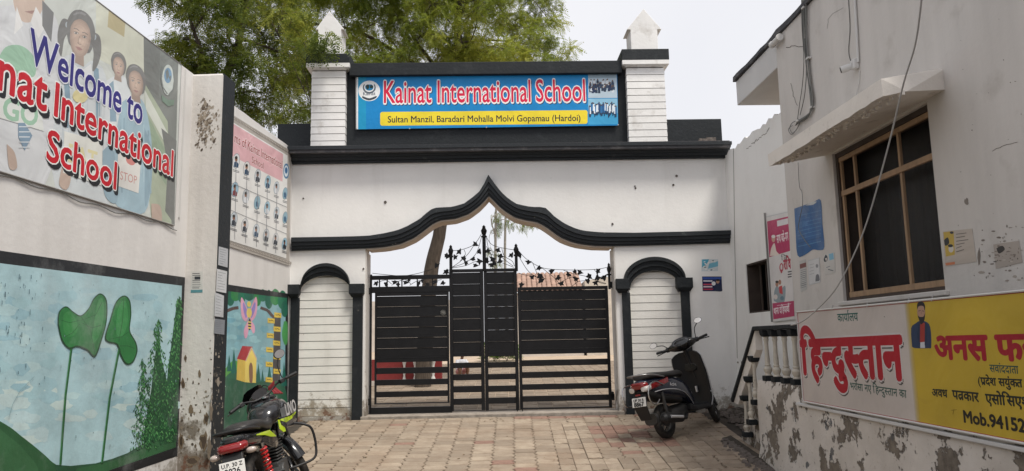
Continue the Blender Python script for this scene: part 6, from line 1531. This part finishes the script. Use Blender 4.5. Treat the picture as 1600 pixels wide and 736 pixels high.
# ---------------- scooter
SC = Matrix.Translation((1.91, 9.72, ground(9.72) + .004)) @ Matrix.Rotation(R(90 - 42), 4, 'Z') @ Matrix.Rotation(-math.atan(.06), 4, 'Y') @ Matrix.Rotation(R(-9), 4, 'X')
sct = thing('scooter', 'dark blue scooter parked on its stand in front of the right niche', 'scooter', SC)
I_ = lambda p: p
ST = steerT(1.02, .75, R(26), R(24))
wheel(sct, SC, 0, .215, .215, .045, .046, .145, 5, rimmat='alloy')
wheel(sct, SC, 1.25, .215, .215, .042, .042, .15, 5, T=ST, rimmat='alloy')
loftx([(-.43, .705, .03, .03), (-.41, .70, .075, .055), (-.34, .68, .125, .09), (-.2, .65, .155, .125), (0, .625, .17, .14), (.2, .60, .172, .15), (.38, .565, .16, .15), (.52, .52, .135, .14), (.62, .46, .11, .13), (.70, .40, .085, .11)], e=2.8).build('body_panel', M_['navy'], sct, SC, smooth=1.2)
for sgn in (-1, 1):
    MB().tube(catmull([(-.30, sgn * .145, .60), (-.1, sgn * .172, .605), (.15, sgn * .18, .575), (.36, sgn * .168, .51), (.52, sgn * .14, .41), (.60, sgn * .12, .34)], 6), .006, 6).build('trim_strip', M_['silver'], sct, SC, smooth=True)
    MB().loft([[(x, sgn * (y + dy), z + dz) for dy, dz in ((0, -.03), (.012, -.028), (.012, .03), (0, .032))] for x, y, z in ((-.34, .118, .665), (-.22, .15, .685), (-.08, .165, .70), (.02, .16, .715))]).build('red_flash', M_['red'], sct, SC)
decal('Activa', SC, (.02, -.178, .635), (1, 0, -.12), (0, 0, 1), .15, M_['silver'], 'decal', sct, .02, .002)
loftx([(-.36, .795, .085, .028), (-.33, .80, .12, .042), (-.15, .795, .145, .045), (.1, .775, .155, .045), (.3, .765, .14, .045), (.46, .765, .115, .045), (.55, .75, .08, .04), (.58, .735, .05, .03)], e=2.5).build('seat', M_['seatv'], sct, SC, smooth=1.2)
MB().tube(catmull([(-.05, -.16, .76), (-.25, -.17, .80), (-.42, -.13, .825), (-.47, 0, .83), (-.42, .13, .825), (-.25, .17, .80), (-.05, .16, .76)], 6), .011, 8).build('grab_rail', M_['alloy'], sct, SC, smooth=True)
loftx([(-.455, .70, .06, .032), (-.44, .70, .10, .042), (-.38, .695, .122, .045)], e=3.5).build('tail_light', M_['red'], sct, SC, smooth=1.2)
for sgn in (-1, 1): MB().loft([se(-.452 + .10 * 0, .655, .035, .028, sgn * .085), se(-.43, .655, .045, .034, sgn * .095), se(-.36, .665, .03, .03, sgn * .118)]).build('indicator', M_['clear'], sct, SC, smooth=1.2)
loftx([(-.40, .61, .11, .04), (-.2, .56, .13, .07), (.1, .50, .13, .07), (.35, .45, .12, .06)], e=3.5).build('under_cowl', M_['plastic'], sct, SC, smooth=1.2)
MB().loft([[(-.435, -.09, .60), (-.435, .09, .60), (-.40, .09, .61), (-.40, -.09, .61)], [(-.47, -.095, .45), (-.47, .095, .45), (-.45, .095, .45), (-.45, -.095, .45)], [(-.40, -.075, .28), (-.40, .075, .28), (-.38, .075, .28), (-.38, -.075, .28)]]).build('rear_mudguard', M_['plastic'], sct, SC, bevel=.006)
npl = MB().loft([[(-.487 + dx, -.10, .455), (-.487 + dx, .10, .455), (-.466 + dx, .10, .565), (-.466 + dx, -.10, .565)] for dx in (0, .006)]).build('number_plate', M_['plate'], sct, SC, bevel=.002)
decal('UP 30 R', SC, (-.4765, .075, .520), (0, -1, 0), (.19, 0, 1), .15, M_['ink'], 'plate_lettering', npl, .03, .001)
decal('8867', SC, (-.4875, .07, .463), (0, -1, 0), (.19, 0, 1), .14, M_['ink'], 'plate_lettering', npl, .04, .001)
MB().box(-.475, -.465, -.035, .035, .585, .605).build('reflector', M_['red'], sct, SC, bevel=.003)
for sgn in (-1, 1): MB().tube(catmull([(-.10, sgn * .17, .66), (-.30, sgn * .19, .72), (-.46, sgn * .20, .70), (-.52, sgn * .19, .60), (-.50, sgn * .19, .50), (-.40, sgn * .19, .46), (-.28, sgn * .175, .50)], 6), .008, 8).build('guard_tube', M_['chrome'], sct, SC, smooth=True)
loftx([(-.24, .27, .09, .07, .04), (0, .26, .10, .09, .07), (.25, .27, .11, .10, .05), (.5, .29, .09, .09, .02), (.6, .30, .05, .06, 0)], e=3).build('engine', M_['engine'], sct, SC, smooth=1.2)
MB().tube([(.42, -.10, .24), (.30, -.14, .20), (.18, -.155, .215), (.16, -.155, .217), (-.26, -.17, .27), (-.29, -.17, .275)], [.02, .025, .03, .055, .058, .03], 16).build('exhaust', M_['plastic'], sct, SC, smooth=True)
MB().tube([(.12, -.205, .23), (-.18, -.22, .275)], .02, 8).build('heat_shield', M_['silver'], sct, SC, smooth=True)
MB().tube([(-.1, -.13, .28), (-.14, -.14, .58)], .02, 10).build('shock_absorber', M_['engine'], sct, SC, smooth=True)
MB().loft([[(x, -w_, z0), (x, w_, z0), (x, w_, z1), (x, -w_, z1)] for x, w_, z0, z1 in ((.50, .14, .27, .36), (.60, .165, .245, .305), (.95, .175, .24, .30), (1.02, .16, .27, .34))]).build('footboard', M_['plastic'], sct, SC, bevel=.015)
# leg shield: crescent sections stacked upwards
rg = []
for z, w_, xf, cur, th in ((.27, .17, 1.03, .05, .05), (.36, .205, 1.06, .07, .06), (.5, .225, 1.055, .09, .06), (.65, .238, 1.03, .10, .06), (.78, .238, 1.0, .11, .06), (.865, .225, .98, .10, .055), (.905, .17, .965, .06, .05), (.925, .11, .955, .03, .04)):
    z = .27 + (z - .27) * 1.14
    rg.append([(xf - cur * (t * t), w_ * t, z) for t in [-1 + i / 6 for i in range(13)]] + [(xf - th - cur * .75 * (t * t), w_ * .96 * t, z) for t in [1 - i / 6 for i in range(13)]])
MB().loft(rg).build('leg_shield', M_['plastic'], sct, SC, smooth=1.0)
rg2 = [[(x + .012, y * 1.01, z) for x, y, z in r_[:13]] + [(x - .004, y * 1.0, z) for x, y, z in r_[:13][::-1]] for r_ in rg]
MB().loft(rg2).build('front_apron', M_['navy'], sct, SC, smooth=1.0)
for sgn in (-1, 1):
    k = 0 if sgn < 0 else 12
    MB().tube(catmull([(r_[k][0] - .006, r_[k][1] * 1.015, r_[k][2]) for r_ in rg[:-1]], 4), .0085, 6).build('edge_trim', M_['silver'], sct, SC, smooth=True)
MB().loft([se(.955, .80, .10, .06), se(.93, .80, .095, .055)]).build('glove_lid', M_['gloss'], sct, SC, bevel=.006)
MB().box(.955, .985, -.012, .012, .46, .54).build('hook', M_['silver'], sct, SC, bevel=.004)
for zz in (.62, .44): MB().box(.95, .975, -.235, -.20, zz, zz + .02).build('clip', M_['silver'], sct, SC)
mt(MB().tube([(1.02, 0, .55), (.90, 0, 1.09)], .03, 12), ST).build('steering_column', M_['plastic'], sct, SC, smooth=True)
for sgn in (-1, 1): mt(MB().tube([(1.19, sgn * .07, .40), (1.25, sgn * .075, .215)], .018, 10), ST).build('fork', M_['engine'], sct, SC, smooth=True)
rgf = []
for i in range(12):
    t = R(20 + i * 13); rgf.append([(1.25 + (.25 + d) * math.cos(t) * .98, y, .215 + (.25 + d) * math.sin(t)) for y, d in ((-.065, -.03), (-.06, .0), (0, .02), (.06, .0), (.065, -.03), (.05, -.028), (0, .0), (-.05, -.028))])
mt(MB().loft(rgf), ST).build('front_mudguard', M_['navy'], sct, SC, smooth=1.2)
# handlebar cowl with dial, grips, levers, mirrors
ST0 = ST; ST = lambda p: ST0((p[0] - .05, p[1], p[2] + .12))
mt(MB().loft([[(.93 + r_ * .105 * math.cos(t) - .01, y, 1.0 + r_ * .075 * math.sin(t) + .0) for t in [2 * math.pi * i / 18 for i in range(18)]] for y, r_ in ((-.21, .25), (-.19, .42), (-.13, .8), (-.06, 1.05), (0, 1.12), (.06, 1.05), (.13, .8), (.19, .42), (.21, .25))]), ST).build('handlebar_cowl', M_['gloss'], sct, SC, smooth=1.4)
mt(MB().loft([[(.855 - .012 * k + .045 * math.sin(t) * .9, .12 * math.cos(t) * (1 - .06 * k), 1.035 + .05 * math.sin(t) + .006 * k) for t in [2 * math.pi * i / 22 for i in range(22)]] for k in (0, 1)]), ST).build('dial', M_['glassd'], sct, SC)
mt(MB().tube([(.856 + .045 * .9 * math.sin(t) - .014, .122 * math.cos(t), 1.04 + .051 * math.sin(t)) for t in [2 * math.pi * i / 24 for i in range(24)]], .006, 6, closed=True), ST).build('dial_rim', M_['gloss'], sct, SC, smooth=True)
for sgn in (-1, 1):
    mt(MB().tube([(.92, sgn * .19, 1.0), (.90, sgn * .24, 1.0), (.87, sgn * .36, 1.005), (.868, sgn * .372, 1.006)], [.014, .017, .018, .014], 12), ST).build('grip', M_['plastic'], sct, SC, smooth=True)
    mt(MB().tube(catmull([(.96, sgn * .19, .99), (.96, sgn * .28, .985), (.93, sgn * .38, .975)], 5), .007, 8), ST).build('brake_lever', M_['gloss'], sct, SC, smooth=True)
    mt(MB().lathe([(.03, -.03), (.034, 0), (.03, .03)], (.92, sgn * .205, 1.0), 'y', 12), ST).build('switch_box', M_['plastic'], sct, SC, smooth=True)
mirror_part(sct, SC, ST, (.91, -.21, 1.03), (.90, -.30, 1.20), (.885, -.325, 1.23))
mirror_part(sct, SC, ST, (.91, .21, 1.03), (.89, .34, 1.10), (.875, .37, 1.12))
MB().tube([(.35, .10, .25), (.30, .24, .02), (.36, .27, .008)], .010, 8).build('side_stand', M_['plastic'], sct, SC, smooth=True)

# ---------------- motorcycle
BK = Matrix.Translation((-2.165, 6.70, ground(6.70) - .01)) @ Matrix.Rotation(R(90 + 4), 4, 'Z') @ Matrix.Rotation(R(-12.5), 4, 'X')
bk = thing('motorcycle', 'black motorcycle with lime green stripes leaning on its stand by the left pillar', 'motorcycle', BK)
BT = steerT(1.0, .80, R(27), R(41))
wheel(bk, BK, 0, .30, .30, .045, .042, .235, 5, rimmat='gloss'); wheel(bk, BK, 1.26, .30, .30, .042, .038, .238, 5, T=BT, rimmat='gloss')
loftx([(-.34, .825, .06, .018), (-.31, .828, .11, .035), (-.14, .825, .135, .05), (.06, .81, .14, .055), (.12, .79, .14, .055), (.3, .77, .135, .055), (.44, .775, .11, .055), (.54, .80, .09, .05), (.57, .81, .06, .03)], e=2.6).build('seat', M_['seatv'], bk, BK, smooth=1.2)
loftx([(-.50, .745, .05, .02), (-.47, .745, .085, .04), (-.36, .735, .11, .055), (-.2, .715, .125, .06), (0, .70, .13, .065), (.2, .68, .125, .07), (.42, .66, .10, .08)], e=3.2).build('tail_cowl', M_['gloss'], bk, BK, smooth=1.2)
MB().tube(catmull([(-.12, -.14, .79), (-.33, -.15, .815), (-.50, -.11, .83), (-.53, 0, .832), (-.50, .11, .83), (-.33, .15, .815), (-.12, .14, .79)], 6), [.012] * 37, 8).build('grab_rail', M_['plastic'], bk, BK, smooth=True)
loftx([(-.535, .695, .075, .022), (-.51, .70, .11, .036), (-.44, .705, .12, .04)], e=3.4).build('tail_light', M_['red'], bk, BK, smooth=1.2)
MB().loft([[(-.50, -.08, .66), (-.50, .08, .66), (-.44, .08, .67), (-.44, -.08, .67)], [(-.55, -.085, .56), (-.55, .085, .56), (-.52, .085, .56), (-.52, -.085, .56)], [(-.50, -.08, .40), (-.50, .08, .40), (-.48, .08, .40), (-.48, -.08, .40)], [(-.38, -.07, .28), (-.38, .07, .28), (-.36, .07, .28), (-.36, -.07, .28)]]).build('rear_mudguard', M_['plastic'], bk, BK, bevel=.006)
bp = MB().loft([[(-.572 + dx, -.10, .50), (-.572 + dx, .10, .50), (-.552 + dx, .10, .605), (-.552 + dx, -.10, .605)] for dx in (0, .006)]).build('number_plate', M_['plate'], bk, BK, bevel=.002)
decal('U.P. 30 Z', BK, (-.560, .082, .563), (0, -1, 0), (.19, 0, 1), .165, M_['ink'], 'plate_lettering', bp, .02, .001)
decal('2926', BK, (-.570, .06, .509), (0, -1, 0), (.19, 0, 1), .12, M_['ink'], 'plate_lettering', bp, .03, .001)
for sgn in (-1, 1):
    MB().tube([(-.46, sgn * .07, .665), (-.47, sgn * .14, .655)], .010, 8).build('indicator_stem', M_['plastic'], bk, BK)
    MB().sphere((-.475, sgn * .145, .652), (.032, .042, .026), 14, 8).build('indicator', M_['amber'], bk, BK, smooth=2)
    MB().tube([(-.02, sgn * .135, .30), (-.10, sgn * .135, .66)], .012, 8).build('shock_rod', M_['chrome'], bk, BK)
    sp_ = [(-.028 - .075 * t + .027 * math.cos(t * 50), sgn * .135 + .027 * math.sin(t * 50), .35 + .27 * t) for t in [i / 90 for i in range(91)]]
    MB().tube(sp_, .009, 6).build('spring', M_['spring'], bk, BK, smooth=True)
    # side panel and lime stripe under the seat
    MB().loft([[(x, sgn * y, z0), (x, sgn * (y + .012), z0), (x, sgn * (y + .012), z1), (x, sgn * y, z1)] for x, y, z0, z1 in ((-.05, .120, .655, .70), (.1, .13, .60, .72), (.3, .13, .56, .72), (.47, .11, .57, .70))]).build('side_panel', M_['gloss'], bk, BK, bevel=.006)
    MB().loft([[(x, sgn * y, z0), (x, sgn * (y + .004), z0), (x, sgn * (y + .004), z1), (x, sgn * y, z1)] for x, y, z0, z1 in ((-.20, .129, .735, .745), (-.02, .146, .712, .742), (.16, .146, .675, .735), (.34, .144, .655, .665))]).build('lime_stripe', M_['lime'], bk, BK)
    # tank shroud with grey and lime graphics
    MB().loft([[(x, sgn * y, z0), (x, sgn * (y + .02), z0), (x, sgn * (y + .02), z1), (x, sgn * y, z1)] for x, y, z0, z1 in ((.62, .13, .73, .80), (.72, .15, .69, .86), (.90, .175, .68, .90), (1.04, .18, .72, .88), (1.10, .165, .77, .85))]).build('tank_shroud', M_['gloss'], bk, BK, bevel=.008)
    MB().loft([[(x, sgn * y, z0), (x, sgn * (y + .004), z0), (x, sgn * (y + .004), z1), (x, sgn * y, z1)] for x, y, z0, z1 in ((.60, .149, .775, .785), (.70, .168, .74, .785), (.86, .192, .755, .785), (1.05, .199, .795, .805))]).build('lime_stripe', M_['lime'], bk, BK)
    MB().loft([[(x, sgn * y, z0), (x, sgn * (y + .004), z0), (x, sgn * (y + .004), z1), (x, sgn * y, z1)] for x, y, z0, z1 in ((.58, .130, .70, .785), (.64, .143, .66, .78), (.70, .15, .66, .742))]).build('lime_stripe', M_['lime'], bk, BK)
    MB().loft([[(x, sgn * y, z0), (x, sgn * (y + .003), z0), (x, sgn * (y + .003), z1), (x, sgn * y, z1)] for x, y, z0, z1 in ((.64, .155, .80, .88), (.80, .182, .795, .895), (1.0, .20, .81, .90))]).build('grey_panel', M_['greydec'], bk, BK)
    MB().tube(catmull([(.90, sgn * .06, .72), (.92, sgn * .20, .70), (.93, sgn * .30, .66), (.95, sgn * .345, .60), (.96, sgn * .35, .45), (.93, sgn * .32, .33), (.86, sgn * .18, .30), (.80, sgn * .10, .30)], 6), .0125, 10).build('crash_guard', M_['plastic'], bk, BK, smooth=True)
    MB().tube([(.35, sgn * .10, .30), (.36, sgn * .26, .30)], .013, 8).build('foot_peg', M_['plastic'], bk, BK); MB().tube([(-.0, sgn * .12, .38), (.05, sgn * .24, .38)], .012, 8).build('foot_peg', M_['plastic'], bk, BK)
decal('LIVO', BK, (.64, -.200, .803), (1, -.09, .06), (0, 0, 1), .32, M_['silver'], 'decal', bk, .03, .006)
loftx([(.50, .80, .06, .05), (.54, .825, .11, .085), (.62, .85, .15, .10), (.74, .87, .175, .11), (.88, .88, .175, .11), (.98, .88, .14, .10), (1.05, .87, .09, .07)], e=2.5).build('fuel_tank', M_['gloss'], bk, BK, smooth=1.4)
MB().lathe([(.035, 0), (.035, .012), (.028, .016)], (.80, 0, 1.01), 'z', 16).build('fuel_cap', M_['chrome'], bk, BK, smooth=True)
b = MB(); b.box(.42, .78, -.10, .10, .22, .42)
for k in range(7): b.box(.50 + .02 * k * .3, .80 - .006 * k, -.085, .085, .43 + k * .028, .445 + k * .028)
b.tube([(.48, -.14, .32), (.48, .14, .32)], .085, 18).build('engine', M_['engine'], bk, BK, bevel=.01)
MB().tube(catmull([(.78, -.05, .50), (.86, -.08, .40), (.80, -.12, .26), (.5, -.15, .24), (.3, -.16, .26)], 5) + [(.28, -.16, .262), (-.30, -.19, .36), (-.33, -.19, .365)], [.018] * 21 + [.045, .05, .03], 12).build('exhaust', M_['gloss'], bk, BK, smooth=True)
MB().tube([(1.02, 0, .80), (.70, 0, .60), (.40, 0, .50), (0, 0, .60), (-.3, 0, .66)], .022, 8).build('frame', M_['plastic'], bk, BK); MB().tube([(1.0, 0, .74), (.82, 0, .35), (.45, 0, .22), (.0, 0, .30)], .022, 8).build('frame', M_['plastic'], bk, BK)
MB().box(-.08, .45, .10, .135, .27, .37).build('chain_case', M_['plastic'], bk, BK, bevel=.01)
for sgn in (-1, 1): mt(MB().tube([(.985, sgn * .085, 1.0), (1.26, sgn * .085, .30)], [.024, .020], 12), BT).build('fork', M_['engine'], bk, BK, smooth=True)
mt(MB().tube([(.98, -.11, .95), (.98, .11, .95)], .022, 8), BT).build('fork_yoke', M_['plastic'], bk, BK)
rgf = []
for i in range(14):
    t = R(5 + i * 13); rgf.append([(1.26 + (.325 + d) * math.cos(t), y, .30 + (.325 + d) * math.sin(t)) for y, d in ((-.065, -.04), (-.06, -.005), (0, .015), (.06, -.005), (.065, -.04), (.052, -.036), (0, .002), (-.052, -.036))])
mt(MB().loft(rgf), BT).build('front_mudguard', M_['gloss'], bk, BK, smooth=1.2)
mt(MB().loft([[(x, w_ * math.cos(t), zc + h * math.sin(t)) for t in [2 * math.pi * i / 20 for i in range(20)]] for x, w_, h, zc in ((1.30, .06, .05, .93), (1.27, .115, .10, .94), (1.20, .14, .125, .95), (1.12, .14, .13, .97), (1.08, .11, .10, 1.0))]), BT).build('headlamp_cowl', M_['gloss'], bk, BK, smooth=1.4)
mt(MB().loft([[(1.24, -.09, 1.04), (1.24, .09, 1.04), (1.235, .09, 1.05), (1.235, -.09, 1.05)], [(1.19, -.125, 1.10), (1.19, .125, 1.10), (1.18, .125, 1.10), (1.18, -.125, 1.10)], [(1.13, -.10, 1.15), (1.13, .10, 1.15), (1.12, .10, 1.15), (1.12, -.10, 1.15)], [(1.11, -.06, 1.165), (1.11, .06, 1.165), (1.10, .06, 1.165), (1.10, -.06, 1.165)]]), BT).build('fly_screen', M_['gloss'], bk, BK, bevel=.004)
mt(MB().loft([[(1.085 - .07 * k, .10 * math.cos(t) * (1 - .1 * k), 1.06 + .05 * math.sin(t) * (1 - .1 * k) + .02 * k) for t in [2 * math.pi * i / 20 for i in range(20)]] for k in (0, .8, 1)]), BT).build('instrument_pod', M_['glassd'], bk, BK, smooth=1.0)
for sgn in (-1, 1):
    mt(MB().tube(catmull([(1.0, sgn * .0, 1.03), (1.0, sgn * .09, 1.04), (.99, sgn * .18, 1.075), (.93, sgn * .27, 1.08), (.90, sgn * .37, 1.07)], 5), .011, 10), BT).build('handlebar', M_['plastic'], bk, BK, smooth=True)
    mt(MB().tube([(.925, sgn * .27, 1.08), (.895, sgn * .385, 1.07), (.894, sgn * .39, 1.07)], [.017, .018, .012], 12), BT).build('grip', M_['plastic'], bk, BK, smooth=True)
    mt(MB().tube(catmull([(.98, sgn * .22, 1.075), (.985, sgn * .30, 1.07), (.945, sgn * .40, 1.055)], 5), .006, 8), BT).build('lever', M_['gloss'], bk, BK, smooth=True)
    mt(MB().box(.93, .98, sgn * .235 - .025, sgn * .235 + .025, 1.055, 1.10), BT).build('switch_box', M_['plastic'], bk, BK, bevel=.008)
mirror_part(bk, BK, BT, (.95, -.25, 1.09), (.95, -.32, 1.29), (.93, -.345, 1.325), .062, .045, False)
for k in range(4): mt(MB().tube(catmull([(1.02, -.14 + .06 * k, 1.06), (1.10, -.10 + .05 * k, 1.13 - .01 * k), (1.16, -.05 + .02 * k, 1.02), (1.08, 0, .92)], 6), .005, 6), BT).build('control_cable', M_['plastic'], bk, BK, smooth=True)
b = MB()
for k in range(5): b.tube(catmull([(1.0, -.09 - .015 * k, 1.06), (.985, -.10 - .018 * k, 1.09 + .006 * k), (1.01, -.12 - .01 * k, 1.07), (.97, -.11 - .018 * k, 1.0 - .01 * k)], 4), .008, 5)
tag(mt(b, BT).build('ribbon', M_['redcloth'], bk, BK), 'red cloth ribbon tied round the handlebar', kind='stuff')
MB().tube([(.35, .10, .28), (.30, .30, .04), (.37, .33, .02)], .011, 8).build('side_stand', M_['plastic'], bk, BK, smooth=True)

# small person crouching in the yard, seen through the bars
M_['skin'] = mat('brown_skin', (.20, .11, .07), .6); M_['shirt'] = mat('white_shirt', (.72, .74, .80), .8, noise=.1, bump=.3); M_['hair'] = mat('black_hair', (.015, .013, .012), .7); M_['shorts'] = mat('pink_shorts', (.45, .22, .22), .8)
_p = W(719, 588, 18.2); PM = Matrix.Translation((_p.x, 18.2, yard(18.2))) @ Matrix.Rotation(R(-60), 4, 'Z')
pe = thing('person', 'small person in a white shirt crouching in the yard beyond the wicket', 'person', PM)
J = [((0, 0, .20), .075), ((.03, 0, .32), .07), ((.07, 0, .43), .075), ((.10, 0, .485), .032), ((.12, 0, .53), .035), ((.13, 0, .585), .062), ((.13, 0, .64), .045),
     ((.05, .07, .19), .055), ((.24, .10, .29), .042), ((.17, .10, .12), .032), ((.16, .10, .025), .026), ((.25, .10, .018), .022),
     ((.05, -.07, .19), .055), ((.24, -.10, .29), .042), ((.17, -.10, .12), .032), ((.16, -.10, .025), .026), ((.25, -.10, .018), .022),
     ((.08, .10, .44), .034), ((.15, .15, .34), .027), ((.27, .08, .31), .02), ((.32, .05, .31), .018), ((.08, -.10, .44), .034), ((.15, -.15, .34), .027), ((.27, -.08, .31), .02), ((.32, -.05, .31), .018)]
E_ = [(0, 1), (1, 2), (2, 3), (3, 4), (4, 5), (5, 6), (0, 7), (7, 8), (8, 9), (9, 10), (10, 11), (0, 12), (12, 13), (13, 14), (14, 15), (15, 16), (2, 17), (17, 18), (18, 19), (19, 20), (2, 21), (21, 22), (22, 23), (23, 24)]
me = bpy.data.meshes.new('body'); me.from_pydata([j[0] for j in J], E_, []); bo_ = bpy.data.objects.new('body', me); COL.objects.link(bo_); place(bo_, pe, PM); me.materials.append(M_['skin'])
sm = bo_.modifiers.new('skin', 'SKIN'); sm.use_smooth_shade = True
for v_, (p_, r_) in zip(me.skin_vertices[0].data, J): v_.radius = (r_, r_)
me.skin_vertices[0].data[0].use_root = True
bo_.modifiers.new('sub', 'SUBSURF').levels = 1; bo_.modifiers['sub'].render_levels = 2
def ringz(c, rx, ry, n=14): return [(c[0] + rx * math.cos(2 * math.pi * k / n), c[1] + ry * math.sin(2 * math.pi * k / n), c[2]) for k in range(n)]
MB().loft([ringz((-.01, 0, .17), .10, .115), ringz((.02, 0, .27), .095, .11), ringz((.05, 0, .37), .095, .115), ringz((.075, 0, .45), .085, .125), ringz((.095, 0, .485), .045, .06)]).build('shirt', M_['shirt'], pe, PM, smooth=2)
for sg in (-1, 1):
    MB().tube([(.075, sg * .095, .45), (.12, sg * .135, .385)], [.05, .042], 10).build('sleeve', M_['shirt'], pe, PM, smooth=True)
    MB().tube([(.03, sg * .06, .19), (.17, sg * .09, .255)], [.075, .058], 10).build('shorts', M_['shorts'], pe, PM, smooth=True)
    MB().sphere((.188, sg * .024, .592), .007, 6, 4).build('eye', M_['hair'], pe, PM)
MB().sphere((.118, 0, .615), (.072, .068, .062), 14, 8).build('hair', M_['hair'], pe, PM, smooth=2)

# dry leaves and bits of litter scattered over the lane
b = MB(); M_['dryleaf'] = mat('dry_leaf', (.22, .15, .06), .8, noise=.5, nscale=30)
for i in range(170):
    x = random.choice([random.uniform(-3.2, 2.6), random.gauss(-3.0, .25), random.gauss(2.6, .2), random.uniform(-3.2, 3)]); y = random.choice([random.uniform(7.6, 11.3), random.gauss(11.2, .12)])
    if not (-3.3 < x < 2.8 and y < 11.35): continue
    a_ = random.uniform(0, 6.28); l = random.uniform(.012, .032); z = ground(y) + .006; c, s_ = math.cos(a_), math.sin(a_)
    b.add([(x - c * l, y - s_ * l, z), (x + s_ * l * .35, y - c * l * .35, z + .006), (x + c * l, y + s_ * l, z + .002), (x - s_ * l * .35, y + c * l * .35, z + .008)], [(0, 1, 2, 3)])
tag(b.build('leaf_litter', M_['dryleaf']), 'dry leaves scattered over the paved lane', 'leaf litter', kind='stuff')

# ------------------------------------------------------------------ tidy
bpy.data.objects.remove(_to); bpy.data.curves.remove(_tc)
